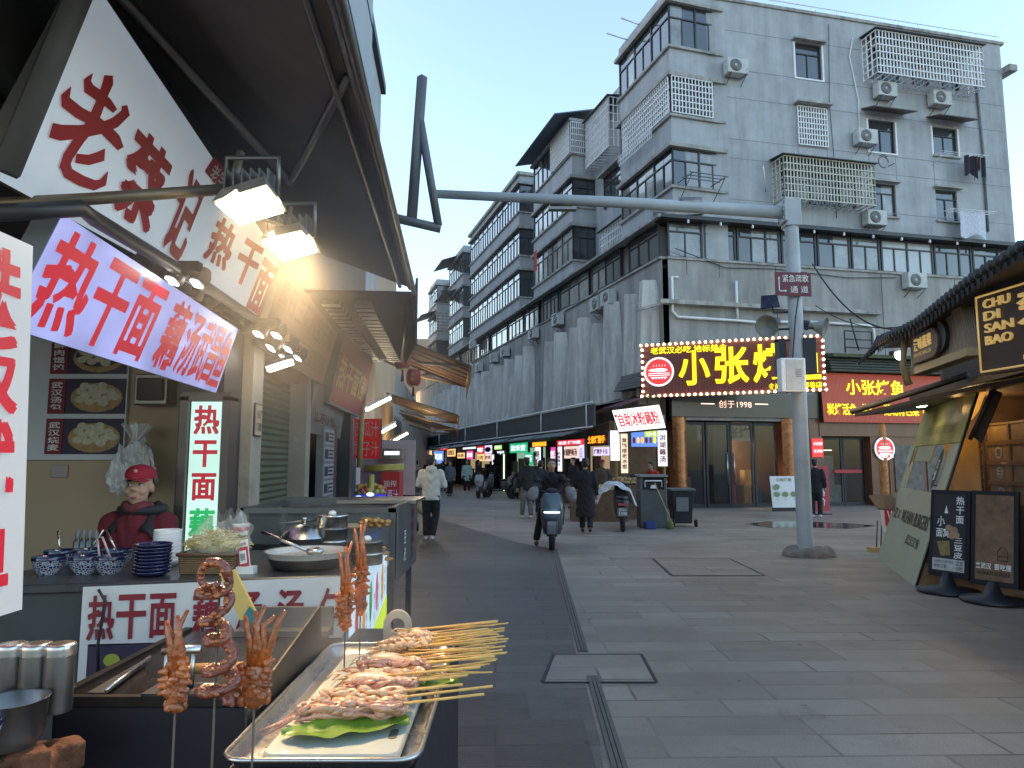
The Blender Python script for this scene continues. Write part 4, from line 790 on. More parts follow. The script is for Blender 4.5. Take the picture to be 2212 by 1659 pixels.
# payment stand (code left blank)
c = gp(536, 1240, CT); S = T('payment_stand', 'small tilted white and red payment stand in front of the pan', 'stand', c)
M = Matrix.Rotation(R(-14), 3, 'Y') @ Matrix.Rotation(R(-15), 3, 'X')
m = MB().use(WHITE).box(c+V((-.015, .02, .015)), (.075, .05, .03)); m.build('base', parent=S)
m = MB().use(WHITE).box(c+M @ V((-.012, 0, .075)), (.05, .006, .15), M); m.use(mat('red card', (.45, .02, .04), .4)).box(c+M @ V((-.012, -.004, .075)), (.046, .003, .085), M); m.use(WHITE).box(c+M @ V((-.012, -.007, .075)), (.03, .003, .055), M); m.use(mat('grey card', (.25, .3, .32), .4)).box(c+M @ V((-.012, -.009, .075)), (.02, .002, .03), M)
m.use(BLACK).text('扫码支付', c+M @ V((-.034, -.0045, .006)), M @ X, M @ Z, .044, .016, .01, .002); m.use(REDT).text('已安装', c+M @ V((-.03, -.0045, .125)), M @ X, M @ Z, .036, .013, .01, .002); m.build('card', parent=S)
# big pan with ladle
c = gp(650, 1232, CT)+V((0, .09, 0)); S = T('pan', 'wide shallow white-rimmed pan of soup with a dull base', 'pan', c)
m = MB().use(mat('enamel', (.55, .53, .48), .3, coat=.4, var=.1)).lathe(c, [(.16, .03), (.185, .075), (.19, .078), (.178, .075), (.165, .05)], 32, cap=False); m.build('rim', parent=S)
MB().use(STEELD).lathe(c, [(.13, 0), (.155, .012), (.172, .05)], 32).build('base', parent=S); MB().use(mat('milky soup', (.50, .44, .36), .25, var=.35, vs=25)).lathe(c, [(.168, .052), (.02, .056)], 32).build('soup', parent=S)
l1 = c+V((.02, -.02, .07)); MB().use(STEEL).tube([c+V((-.22, .03, .155)), c+V((-.1, .0, .115)), l1], .008, 8).ell(l1+V((.02, 0, .005)), (.042, .032, .018), 14, 8).build('ladle', label='steel ladle resting across the wide soup pan', cat='ladle')
# domed pot, steamers, plates
c = gp(644, 1200, CT)+V((0, .10, 0)); S = T('pot', 'steel pot with a domed lid and small knob', 'pot', c)
MB().use(STEELD).lathe(c, [(.10, 0), (.118, .02), (.12, .075), (.128, .08)], 28).build('pot_body', parent=S)
ld = MB().use(STEEL).lathe(c, [(.126, .082), (.122, .09), (.10, .118), (.06, .145), (.015, .153)], 28).build('lid', parent=S); MB().use(STEEL).lathe(c, [(.010, .153), (.008, .165), (.018, .172), (.014, .184)], 14).build('knob', parent=ld)
m = MB().use(STEELD); m.tube([c+V((-.125, 0, .07)), c+V((-.13, 0, .155)), c+V((.06, .02, .17))], .006, 6); m.build('handle', parent=S)
def steamer(c, r, n, h, label, food=None):
    S = T('steamer', label, 'steamer', c)
    for k in range(n): MB().use(STEELD if k % 2 else STEEL).lathe(c+Z*(k*h), [(r*.97, 0), (r, .004), (r, h*.8), (r*1.04, h*.82), (r*1.04, h*.97), (r*.95, h)], 28).build('tier', parent=S)
    m = MB().use(food or WHITE)
    for k in range(9 if food else 1): m.ell(c+V((0 if not food else .7*r*math.cos(k*2.4)*math.sqrt(k/9), 0 if not food else .7*r*math.sin(k*2.4)*math.sqrt(k/9), n*h+.006)), (.022, .022, .016), 10, 6)
    m.build('bun', parent=S); return S
steamer(gp(702, 1200, CT)+V((0, .13, 0)), .082, 3, .066, 'tall stainless steamer of three tiers behind the domed pot')
FRY = mat('golden fried food', (.50, .28, .08), .5, var=.35, vs=40, bump=.4, bs=80)
steamer(gp(786, 1222, CT)+V((0, .06, 0)), .075, 2, .055, 'short stainless steamer near the lit side panel')
c = gp(752, 1170, CT+.03)+V((0, .1, .02)); MB().use(mat('bamboo tray', (.52, .38, .20), .6, var=.2, vs=12)).lathe(c, [(.02, .04), (.085, .05), (.09, .065), (.086, .066), (.08, .055)], 24).build('plate', label='round bamboo tray between the two steamers', cat='tray')
m = MB().use(FRY); c = at(815, 1128, 4.1)
for k in range(26): m.ell(c+V((rnd.uniform(-.09, .08), rnd.uniform(-.06, .06), rnd.uniform(-.02, .02))), (.022, .016, .013), 8, 5, Matrix.Rotation(rnd.random()*3, 3, 'Z'))
m.build('fried_food', label='heap of golden fried pieces inside the glass cart', cat='food')
m = MB().use(mat('fried cake', (.42, .20, .06), .5, var=.3, vs=30))
for k in range(6): m.ell(at(795+k*8, 1183+(k % 3)*12, 3.75+.04*k), (.04, .025, .011), 10, 6)
m.build('fried_cakes', label='brown fried cakes stacked beside the short steamer', cat='food')
for k in range(4):
    c = at(166+k*13, 1192, 3.6); c.z = CT; S = T('bottle', ('leftmost', 'second from the left', 'third from the left', 'rightmost')[k]+' of four slim clear bottles standing in front of the seller', 'bottle', c, 'sauce bottles by the seller')
    MB().use(mat('bottle glass', (.06, .065, .065), .15, coat=.5, var=.1)).lathe(c, [(.018, 0), (.02, .01), (.02, .08), (.009, .1)], 12).build('bottle_body', parent=S); MB().use(MIDM).lathe(c, [(.011, .1), (.011, .125), (.004, .14)], 10).build('cap', parent=S)
# glass cart beyond the counter
GC = T('glass_cart', 'dark metal food cart with a glass top and lettered side panel beyond the counter', 'cart', (-.95, 4.5, 0))
CG = mat('grey cart steel', (.11, .115, .12), .4, metal=.5, var=.15)
m = MB().use(CG); x0, x1, y0, y1 = -1.55, -.66, 4.12, 4.9
m.box(((x0+x1)/2-.2, 4.6, .48), (x1-x0-.45, .9, .84)); m.box((x1-.03, 4.15, .5), (.035, .035, .9)); m.box((x1-.03, 4.85, .5), (.035, .035, .9)); m.build('cart_body', parent=GC)
m = MB().use(CG)
for x in (x0, x1-.02):
    for y in (y0, y1): m.box((x, y, 1.13), (.035, .035, .40))
m.box(((x0+x1)/2, y0, 1.32), (x1-x0, .04, .03)); m.box(((x0+x1)/2, y1, 1.33), (x1-x0, .06, .05)); m.box((x1-.02, 4.5, 1.325), (.05, .8, .03)); m.box((x0, 4.5, 1.32), (.04, .8, .03)); m.build('frame', parent=GC)
m = MB().use(STEELD).box(((x0+x1)/2+.25, 4.78, 1.345), (.5, .5, .02)); m.build('lid', parent=GC)
m = MB().use(CG).box((x1+.008, 4.5, 1.14), (.012, .78, .42)); m.use(mat('cart red print', (.22, .02, .04), .5)).vtext('现炸油条', (x1+.0145, 4.62, .98), V((0, 1, 0)), Z, .13, .33, .1, off=.02); m.use(WHITE).vtext('豆皮', (x1+.0145, 4.3, 1.0), V((0, 1, 0)), Z, .08, .2, .1, off=.01); m.build('side_panel', parent=GC)
CLR = mat('clear glass', (.7, .75, .75), .03, spec=.6, alpha=.10, var=0, coat=.6)
m = MB().use(CLR); m.add([(x0, y0, 1.13), (x1-.03, y0, 1.13), (x1-.03, y0, 1.31), (x0, y0, 1.31)], [(0, 1, 2, 3)]); m.add([(x0, y0+.02, 1.325), (x1-.3, y0+.02, 1.325), (x1-.3, y1-.05, 1.33), (x0, y1-.05, 1.33)], [(0, 1, 2, 3)]); m.build('glass', parent=GC)
m = MB().use(STEEL).box(((x0+x1)/2, 4.5, .99), (x1-x0-.08, .7, .02)); m.build('shelf', parent=GC)
# second dark cart behind
GC2 = T('glass_cart', 'second low dark cart standing behind the glass cart by the doorway', 'cart', (-1.5, 5.9, 0))
m = MB().use(CG).box((-1.48, 5.75, .62), (.8, 1.3, 1.24)); m.build('cart_body', parent=GC2); m = MB().use(STEELD).box((-1.48, 5.75, 1.26), (.86, 1.36, .04)); m.build('lid', parent=GC2)
MB().use(mat('blue label', (.05, .08, .25), .5)).box((-1.075, 5.6, .8), (.01, .5, .5)).build('side_panel', parent=GC2)
# ================================================================ griddle stall in the foreground
GR = T('griddle', 'black box griddle with a dark hot plate, press handle and raised back plate', 'griddle', (-.94, 2.3, 0))
MB().use(BLACK).box((-.945, 2.34, .48), (.53, .78, .96)).build('griddle_body', parent=GR, bevel=.006)
m = MB().use(mat('sooty steel frame', (.035, .03, .027), .45, metal=.6, var=.4, vs=8)); m.box((-.945, 1.955, .972), (.545, .02, .025)); m.box((-1.205, 2.34, .972), (.025, .78, .026)); m.box((-.69, 2.34, .972), (.02, .78, .022)); m.build('frame', parent=GR)
hp = MB().use(mat('seasoned hot plate', (.045, .035, .035), .25, metal=.6, var=.35, vs=9, stain=.4, ss=6)).box((-.945, 2.34, .968), (.50, .75, .012)).build('hot_plate', parent=GR)
m = MB().use(STEELD).box((-.83, 2.70, 1.015), (.34, .02, .10)); m.box((-.83, 2.66, .985), (.34, .08, .02)); m.build('back_plate', parent=GR)
m = MB().use(STEEL); a = gp(352, 1405, 1.09); b = gp(434, 1403, 1.09); m.tube([a, b], .0125, 12); m.tube([a+(b-a)*.1, a+(b-a)*.1-Z*.1], .006, 6); m.tube([a+(b-a)*.8, a+(b-a)*.8-Z*.1], .006, 6); m.use(DARKM).box((a+b)/2-Z*.105, (.16, .1, .012)); m.build('press', label='iron press with a steel bar handle lying on the hot plate', cat='press')
m = MB().use(mat('tan wooden handle', (.45, .27, .10), .45, var=.2)); a = gp(410, 1445, 1.03); m.tube([a, a+V((.14, .02, .0))], .014, 10); m.use(DARKM).box(a+V((-.012, 0, -.02)), (.022, .07, .045)); m.tube([a, a-V((0, .06, .04))], .008, 6); m.build('scraper', label='griddle scraper with a tan wooden handle', cat='scraper')
m = MB().use(STEEL); a = gp(188, 1496, .985); b = gp(310, 1425, .985); m.slab(a, a+V((.05, 0, 0)), b+V((.02, 0, .002)), b, .004); m.tube([a+V((.05, 0, .006)), b+V((.02, 0, .008))], .005, 6); m.build('spatula', label='long flat steel spatula lying along the left side of the hot plate', cat='spatula')
SG = mat('greasy steel sheet', (.10, .085, .07), .42, metal=.6, var=.3, vs=5, stain=.35, ss=3)
MB().use(SG).slab((-.655, 1.86, .80), (-.655, 2.54, .84), (-.66, 2.52, 1.105), (-.665, 1.86, .985), .006).build('splash_guard', label='slanting greasy steel splash guard between griddle and squid tray', cat='splash guard')
CARTB = T('tray_table', 'black box table carrying the squid tray', 'table', (-.42, 2.3, 0))
MB().use(BLACK).box((-.43, 2.36, .455), (.42, 1.36, .91)).build('table_body', parent=CARTB)
# tray
tx0, tx1, ty0, ty1, tz = -.64, -.205, 1.625, 2.62, .915
S = T('tray', 'long steel tray holding a cream cutting board, leaf and raw squid skewers', 'tray', ((tx0+tx1)/2, 2.1, tz))
def rrect(x0, x1, y0, y1, r, n=5):
    o = []
    for cx, cy, a0 in ((x1-r, y1-r, 0), (x0+r, y1-r, 90), (x0+r, y0+r, 180), (x1-r, y0+r, 270)):
        for k in range(n+1): a = R(a0+90*k/n); o.append((cx+r*math.cos(a), cy+r*math.sin(a)))
    return o
m = MB().use(STEEL); L = [rrect(tx0+i, tx1-i, ty0+i, ty1-i, .05-i*.3) for i in (.03, .02, .004, .0, .006)]; zs = (.003, .004, .034, .038, .037); n = len(L[0]); vs = []
for q, z in zip(L, zs): vs += [V((x, y, tz+z)) for x, y in q]
m.add(vs, [(i*n+k, i*n+(k+1) % n, (i+1)*n+(k+1) % n, (i+1)*n+k) for i in range(4) for k in range(n)], True); m.add(vs[:n], [tuple(range(n))]); m.build('tray_body', parent=S)
m = MB().use(STEEL); m.tube([V((x, y, tz+.038)) for x, y in rrect(tx0, tx1, ty0, ty1, .05)], .006, 6, closed=True); m.build('rim', parent=S)
bd = rrect(tx0+.075, tx1-.05, ty0+.045, ty1-.1, .03)
CBD = MB().use(mat('cream cutting board', (.46, .50, .44), .4, var=.12, vs=6, coat=.2)).prism([V((x, y, tz+.012)) for x, y in bd], (0, 0, .02)).build('cutting_board', bevel=.004, label='cream plastic cutting board lying in the steel tray', cat='cutting board')
m = MB().use(mat('dark slot', (.10, .09, .07), .6)); m.prism([V((x, y, tz+.0325)) for x, y in rrect(-.295, -.275, 1.76, 1.82, .009)], (0, 0, .001)); m.build('hand_slot', parent=CBD)
# leaf
LEAF = mat('fresh green leaf', (.16, .30, .03), .35, var=.3, vs=14, coat=.3, sub=.1)
m = MB()
m.use(LEAF)
lc = V((-.40, 1.80, tz+.04))
def fn(u, v):
    a = (u-.5)*2; wv = (1-abs(2*v-1)**1.6)**.6*.075; y = (v-.5)*.30
    return lc+V((y*.98+a*wv*.1, y*.25+a*wv*(1+.06*math.sin(v*30)), .004*math.sin(v*18+a*3)+.012*abs(a)))
m.grid(lambda u, v: fn(1-u, v), 10, 24)
m.build('leaf', label='bright green leaf under the nearest raw squid skewers', cat='leaf')
m = MB().use(LEAF); lc = V((-.30, 2.12, tz+.04)); m.grid(lambda u, v: fn(1-u, v), 8, 18); m.build('leaf', label='green leaf sticking out at the right beneath the middle skewers', cat='leaf')
# squid
RAW = mat('raw pink squid', (.72, .46, .26), .22, spec=.6, var=.35, vs=22, coat=.5, sub=.25, bump=.2, bs=90)
RAW2 = mat('raw cream squid', (.74, .55, .34), .2, spec=.6, var=.25, vs=16, coat=.6, sub=.25, bump=.2, bs=70)
RAW3 = mat('raw purple tentacle', (.58, .29, .19), .22, spec=.6, var=.4, vs=30, coat=.5, sub=.2, bump=.25, bs=120)
COOK = mat('glazed grilled squid', (.50, .125, .022), .18, spec=.6, var=.75, vs=28, coat=.7, sub=.12, bump=.5, bs=90)
COOK2 = mat('dark grilled tentacle', (.24, .05, .022), .24, spec=.6, var=.5, vs=25, coat=.7, sub=.1, bump=.5, bs=110)
STICK = mat('bamboo skewer', (.70, .42, .12), .5, var=.25, vs=30)
def curl(m, p, d, L, r0, rn, wig=1.0, n=9, grav=0):
    d = V(d).normalized(); s = d.cross(Z); s = s.normalized() if s.length > .1 else X.copy(); ph = rn.random()*6; pts = []; rr = []; q = V(p); h = V(d); 
    for i in range(n):
        pts.append(q.copy()); rr.append(r0*(1-.72*i/(n-1))); a = wig*math.sin(ph+i*.9)
        h = (h+s*a*.45+Z*(.35*wig*math.cos(ph*1.7+i*.7)-grav)).normalized(); q = q+h*(L/(n-1))
    m.tube(pts, rr, 7); return pts
def raw_skewer(y, z, x0, x1, stk, kind, label, yr=0):
    rn = random.Random(int(y*1000)+int(z*999)); S = T('squid_skewer', label, 'skewer', (x0, y, z), 'raw squid skewers on the tray')
    M = MB().use({0: RAW, 1: RAW2, 2: RAW3}[kind]); L = x1-x0
    if kind == 1:                          # flattened mantle with fins
        M.loft([(V((0, 0, 0)), .001, .001)], 3) if False else None
        pts = [V((x0+L*t, y+yr*t, z+.012+.004*math.sin(t*7))) for t in [i/12 for i in range(13)]]
        M.tube(pts, [.006+.024*math.sin(math.pi*min(1, (i+.6)/11))**.6 for i in range(13)], 12, flat=.55)
        for k in range(7): curl(M, (x0+.01, y-.02+.007*k, z+.012), (-1, rn.uniform(-.7, .3), .1), .09, .0055, rn, .8, 9, .12)
    else:
        for b_ in range(7):
            oy, oz = rn.uniform(-.020, .020), rn.uniform(.0, .022); ph = rn.random()*6; fr = rn.uniform(9, 17); n_ = 26; st = rn.uniform(0, .25)
            M.tube([V((x0+L*(st+(1-st)*i/n_), y+yr*i/n_+oy+.008*math.sin(ph+i/n_*fr), z+.010+oz+.006*math.cos(ph*1.3+i/n_*fr*1.2))) for i in range(n_+1)], [.0075+.003*math.sin(i*.9+ph) for i in range(n_+1)], 7)
        for k in range(7):
            t = (k+.5)/7; M.ell((x0+L*t, y+yr*t+rn.uniform(-.012, .012), z+.016), (.022, .017, .012), 9, 6, Matrix.Rotation(rn.random()*3, 3, 'Z'))
            if k % 2 == 0:
                pp = V((x0+L*t, y+yr*t-.006, z+.026)); a0 = rn.random()*6.28; M.tube([pp+V((.019*math.cos(a0+q*.62)*(1-q*.075), .015*math.sin(a0+q*.62)*(1-q*.075), .002+.010*math.sin(q*.35))) for q in range(12)], [.0066*(1-.055*q) for q in range(12)], 6)
        for k in range(4): curl(M, (x0+.015, y+.006*k-.01, z+.012), (-1, rn.uniform(-.35, .15), -.02), .10 if kind == 2 else .06, .0065, rn, .4, 9, .06)
    M.build('squid_flesh', parent=S)
    M = MB().use(STICK); M.tube([V((x1-.14, y+yr*.7, z+.02)), V((x1+stk, y+yr+yr*stk*3, z+.03+stk*.12))], .0034, 6); M.build('stick', parent=S)
    return S
zt = tz+.034
raw_skewer(1.845, zt+.012, -.54, -.27, .20, 2, 'nearest raw squid skewer, purple with long thin tentacles pointing left', .015)
raw_skewer(1.885, zt+.014, -.51, -.27, .22, 0, 'second nearest raw squid skewer, pink and knobbly, lying over the leaf', .02)
raw_skewer(1.965, zt+.006, -.46, -.29, .12, 1, 'broad cream raw squid with tentacles trailing left, third from the front', .02)
raw_skewer(2.04, zt+.012, -.47, -.28, .13, 1, 'smooth cream raw squid lying just behind the broad one', .02)
raw_skewer(2.12, zt+.018, -.46, -.25, .16, 0, 'pink raw squid skewer in front of the curled purple one', -.01)
raw_skewer(2.17, zt+.03, -.45, -.24, .19, 2, 'raw squid skewer with a curled purple spiral tentacle in the middle of the heap', -.01)
raw_skewer(1.925, zt+.018, -.50, -.28, .15, 0, 'pink raw squid skewer lying between the knobbly one and the broad cream squid', .015)
raw_skewer(2.005, zt+.022, -.45, -.26, .14, 2, 'purple raw skewer lying across the two cream squids', .01)
raw_skewer(2.085, zt+.03, -.46, -.25, .16, 1, 'thin cream raw squid on top of the heap, before the curled purple one', -.02)
names = ['pale skewer low on the left side of the rear heap', 'pale skewer in the middle of the rear heap', 'knobbly skewer on top of the rear heap', 'pink skewer at the back right of the rear heap', 'skewer leaning on the board handle at the back', 'farthest skewer at the back of the tray']
for k in range(6): raw_skewer(2.21+.07*k, zt+.02+.012*(k % 3), -.46+.02*k, -.27+.01*(k % 2), .17+.02*(k % 3), (0, 1, 0, 2, 0, 1)[k], names[k], (.02, -.02, .03, -.03, .0, -.02)[k])
m = MB().use(STICK)
for k in range(46):
    y = 2.14+.0115*k+rnd.uniform(-.01, .01); zz = zt+.03+rnd.uniform(0, .03); sl = rnd.uniform(-.16, .16); m.tube([V((-.33, y-sl*.15, zz)), V((-.04+rnd.uniform(-.05, .03), y+sl*.28, zz+rnd.uniform(-.005, .035)))], .0026, 6)
m.build('skewer_bundle', label='fan of bare bamboo stick ends reaching right from the rear heap of skewers', cat='sticks')
# wooden board with a round hole
c = at(858, 1352, 2.72); m = MB().use(mat('pale board', (.58, .46, .33), .5, var=.15))
n = 24
for t in (0,):
    vs = []; 
    for k in range(n+1): a = 2*math.pi*k/n; vs += [c+V((.028*math.cos(a), 0, .028*math.sin(a))), c+V((.052*math.cos(a), .0, .056*math.sin(a)-(.05 if math.sin(a) < -.2 else 0)))]
    f = [(2*k, 2*k+1, 2*k+3, 2*k+2) for k in range(n)]
    m.add(vs, f); m.add([q+V((0, .022, 0)) for q in vs], [tuple(reversed(q)) for q in f]); N = len(vs)
    for k in range(n):
        for o in (0, 1): m.add([vs[2*k+o], vs[2*k+2+o], vs[2*k+2+o]+V((0, .022, 0)), vs[2*k+o]+V((0, .022, 0))], [(0, 1, 2, 3) if o == 0 else (3, 2, 1, 0)])
m.build('wooden_board', label='rounded pale wooden board handle with a round hole behind the skewers', cat='board')
# grilled squid standing on sticks
def up_squid(x, yt, yb, Y, label, kind, sd):
    rn = random.Random(sd); a = at(x, yt, Y); b = at(x, yb, Y); H = a.z-b.z; S = T('squid_skewer', label, 'skewer', (b.x, b.y, .9), 'grilled squid skewers standing by the griddle')
    M = MB().use(COOK)
    if kind == 0:      # spiral tentacle
        M.use(COOK2); pts = []; rr = []
        for i in range(150):
            t = i/149; an = t*6.28*5.0+.35*math.sin(t*21); z = b.z+H*(.03+.83*t)+.006*math.sin(t*17); r = .025+.005*math.sin(t*9)+.003*math.sin(t*37)
            pts.append(V((b.x+r*math.cos(an)*1.05+.006*math.sin(t*5), b.y+r*.45*math.sin(an), z+.010*math.sin(an*1.0)))); rr.append(.0108-.0035*t+.0014*math.sin(t*31)+.0014*rn.random())
        top = pts[-1]
        for i in range(26): an = i/25*5.4; q = .030*(1-.45*i/25); pts.append(V((b.x-.010+q*math.cos(an+.2), b.y-.012, b.z+H*.90+q*1.05*math.sin(an+.2)))); rr.append(.0105*(1-.5*i/25))
        M.tube(pts, rr, 9); M.use(COOK)
        for i in range(3, 172, 2):
            q = pts[i]; M.ell(q+V((rn.uniform(-.003, .003)-.004*math.copysign(1, q.x-b.x), -.0075, rn.uniform(-.004, .008))), (.0050+.002*rn.random(), .0042, .0046), 7, 5)
    else:
        w = .030 if kind == 2 else .019
        M.loft([(b+V((0, 0, H*t)), w*q, w*.5*q) for t, q in ((0, .35), (.05, .7), (.15, .95), (.25, 1.0), (.36, .8), (.45, .5), (.52, .42), (.6, .34))], 14)
        for k in range(34): t = rn.uniform(.06, .5); an = rn.uniform(0, 6.28); M.ell(b+V((math.cos(an)*w*.85, math.sin(an)*w*.5, H*t)), (.008, .006, .010), 8, 6, Matrix.Rotation(an, 3, 'Y'))
        for k in range(8):
            sg = 1 if k % 2 else -1; z = b.z+H*(.20+.035*k); curl(M, (b.x+sg*w*.7, b.y-.004, z), (sg, -.3, .1), .020, .0095, rn, .5, 6)
        for k in range(3 if kind == 1 else 5): M.tube([b+V(((k-1.5)*.006, -.004*(k % 2), H*.42)), b+V(((k-1.5)*.010+.006, -.006, H*.62)), b+V(((k-1.5)*.012+.010*math.sin(k*2), -.004, H*.8)), b+V(((k-1.2)*.020, 0, H*(.9+.1*((k*7) % 3)/2)))], [.009, .008, .0068, .0038], 8)
    M = M if kind == 0 else M
    M.build('squid_flesh', parent=S)
    M = MB().use(mat('scorched skewer', (.12, .085, .06), .6)); M.tube([V((b.x, b.y+.002, .62)), b+V((0, .002, H*.9))], .0024, 6); M.build('stick', parent=S)
up_squid(462, 1212, 1535, 1.42, 'curly grilled tentacle wound in rings on an upright stick', 0, 3)
up_squid(377, 1318, 1540, 1.42, 'slim grilled squid on an upright stick, left of the curly tentacle', 1, 5)
up_squid(548, 1308, 1530, 1.46, 'broad grilled squid with raised arms, right of the curly tentacle', 2, 9)
up_squid(745, 1170, 1365, 2.25, 'grilled squid with frilled edges near the lit side panel', 1, 12)
up_squid(778, 1122, 1330, 2.35, 'tall twisted orange grilled squid beside the frilled one', 1, 15)
p = at(500, 1240, 1.75); q = at(545, 1340, 1.75); mb = MB().use(mat('yellow wrapper', (.60, .42, .12), .4, var=.2)); mb.slab(p+V((-.03, 0, 0)), q+V((-.03, 0, 0)), q+V((.012, 0, .01)), p+V((.006, 0, .01)), .01); mb.use(mat('teal print', (.03, .18, .19), .4)).slab(q+V((-.02, -.003, .012)), q+V((.0, -.003, -.006)), q+V((.012, -.003, .014)), q+V((-.008, -.003, .032)), .004); mb.build('packet', label='slanting pale yellow packet with a teal patch behind the curly tentacle', cat='packet')
# canisters, pot, bowl and wood block at the lower left
for k, x in enumerate((122, 69, 16)):
    c = gp(x, 1536, 1.0); S = T('canister', ('rightmost', 'middle', 'leftmost')[k]+' of the three lidded steel canisters at the lower left', 'canister', c, 'steel canisters')
    r = .0335; MB().use(STEELD).lathe(c, [(r*.96, 0), (r, .006), (r, .13)], 24).build('canister_body', parent=S)
    MB().use(STEEL).lathe(c, [(r*1.03, .13), (r*1.05, .134), (r*1.03, .138), (r*1.05, .143), (r*1.03, .148), (r*1.04, .155), (r*.98, .158), (r*.4, .159)], 24).build('lid', parent=S)
c = gp(20, 1610, .96); S = T('pot', 'round open steel pot in the lower left corner', 'pot', c+V((0, .03, 0)))
MB().use(STEELD).lathe(c, [(.055, 0), (.068, .03), (.072, .1), (.076, .103), (.069, .1), (.06, .02)], 28, cap=False).build('pot_body', parent=S); MB().use(BLACK).lathe(c, [(.066, .03), (.01, .031)], 20).build('contents', parent=S)
b = bowl(gp(-12, 1605, .98)+V((0, -.06, .01)), .05, .06); b['label'] = 'blue and white bowl cut off by the left edge in the lower corner'
rw = mat('rough orange wood', (.15, .055, .022), .85, var=.5, vs=18, bump=1, bs=30)
a = gp(62, 1600, .96); m = MB().use(rw)
for k in range(40):
    u, v = rnd.random(), rnd.random(); m.box((-1.155+.10*u, 1.55+.24*v, .80+.13*rnd.random()), (.06, .06, .07), rnd.random())
m = remesh(m, .009, 0); m.mats = [rw]; m.build('wood_block', label='rough broken block of orange-brown wood in front of the canisters', cat='wood block')
MB().use(mat('grimy dark wood', (.075, .045, .03), .6, var=.5, vs=7, bump=.4, bs=30)).box((-1.40, 1.66, .80), (.36, .5, .3)).build('side_shelf', label='dark wooden shelf under the canisters and pot', cat='shelf')
MB().use(BLACK).box((-1.5, 1.8, .48), (.32, .6, .9)).build('side_cabinet', label='black cabinet below the canister shelf', cat='cabinet')
MB().use(WOOD).box((-1.40, 1.88, .975), (.40, .30, .03)).build('canister_board', label='flat brown board on which the steel canisters stand', cat='board')
# unseen tower added behind the left shop row to keep low sun off the street
SUN_BLOCK = T('tower_building', 'tall plain house standing back behind the left shop row', 'building', (-28, 28, 0))
MB().use(GREYD).box((-30, 34, 14), (13, 78, 28)).build('wall', parent=SUN_BLOCK)
# ================================================================ fish restaurant on the corner
FASC = mat('dark brown fascia', (.045, .03, .025), .35, var=.2, coat=.3); COPPER = mat('hammered copper column', (.30, .13, .06), .3, metal=.75, var=.4, vs=5, bump=.5, bs=9)
RF = T('restaurant', 'ground floor front of the fish restaurant with copper columns and dark glass doors', 'shop front', FE.p(5, 0, 0))
mb = MB().use(FASC); mb.fb(FE, .2, 5.9, -.1, .12, 3.12, 3.95); mb.use(mat('red brown shop wood', (.17, .06, .03), .4, var=.3, vs=3, coat=.2)).fb(FE, 5.9, 12.5, -.1, .08, 2.5, 3.0); mb.fb(FE, 8.8, 12.5, -.12, .0, 0, 2.5); mb.fb(FE, 5.5, 6.0, -.3, .05, 0, 3.1); mb.fb(FE, 8.0, 8.3, -.3, .05, 0, 2.6); mb.build('fascia', parent=RF)
NEON = mat('warm neon line', (.8, .6, .5), .4, emit=(1, .62, .45), es=.42, var=0)
mb = MB().use(NEON).text('创于1998', FE.p(1.95, .125, 3.44), FE.e, Z, 1.25, .25, -.012, .01); mb.fb(FE, 1.28, 1.78, .12, .14, 3.55, 3.58); mb.fb(FE, 3.35, 3.85, .12, .14, 3.57, 3.60); mb.build('neon_lettering', parent=RF)
for s0, s1 in ((.25, .76), (4.42, 5.0), (5.02, 5.5), (8.3, 8.75)):
    MB().use(COPPER).grid(lambda u, v: FE.p(s0+(s1-s0)*u, .02+.14*math.sin(math.pi*u), 3.1*v), 8, 2).build('copper_column', parent=RF)
mb = MB().use(mat('dim interior', (.22, .10, .05), .8, var=.15, vs=.8)).fb(FE, .3, 12, -2.6, -2.5, 0, 3.1); mb.fb(FE, 5.7, 5.75, -2.5, -.3, 0, 3.1); mb.use(mat('interior floor', (.09, .08, .075), .3)).fb(FE, .3, 12, -2.5, 0, .0, .02); mb.build('interior', parent=RF)
mb = MB().use(WHITE).fb(FE, 1.9, 4.1, -1.4, -1.36, 2.35, 2.95); mb.use(OLDL).text('小张烤', FE.p(2.6, -1.35, 2.43), FE.e, Z, 1.4, .42, .02, .01); disc(mb, FE.p(2.2, -1.35, 2.65), .2, .24, .01, ex=FE.e); mb.build('inner_sign', parent=RF)
for i, (a, b) in enumerate(((.8, 1.55), (1.6, 2.5), (2.52, 3.4), (3.45, 4.35), (6.05, 7.0), (7.02, 7.95))):
    d = MB().use(BLACK)
    for q, r in ((a, a+.07), (b-.07, b)): d.fb(FE, q, r, -.26, -.2, .02, 2.95 if i < 4 else 2.45)
    d.fb(FE, a, b, -.255, -.205, .02, .14); d.fb(FE, a, b, -.255, -.205, 2.85 if i < 4 else 2.38, 2.95 if i < 4 else 2.45)
    d = d.build('door', parent=RF)
    MB().use(mat('dark door glass', (.03, .032, .035), .03, spec=.8, alpha=.22, var=0, coat=.5)).fb(FE, a+.07, b-.07, -.235, -.225, .14, 2.85 if i < 4 else 2.38).build('glass', parent=d)
    if i in (1, 2): MB().use(STEEL).tube([FE.p((b-.12) if i == 1 else a+.12, -.17, .8), FE.p((b-.12) if i == 1 else a+.12, -.17, 1.9)], .02, 8).build('handle', parent=d)
mb = MB().use(mat('red push bar', (.40, .015, .03), .4)); mb.fb(FE, 6.6, 7.75, -.19, -.15, 1.18, 1.30); mb.build('push_bar', parent=RF)
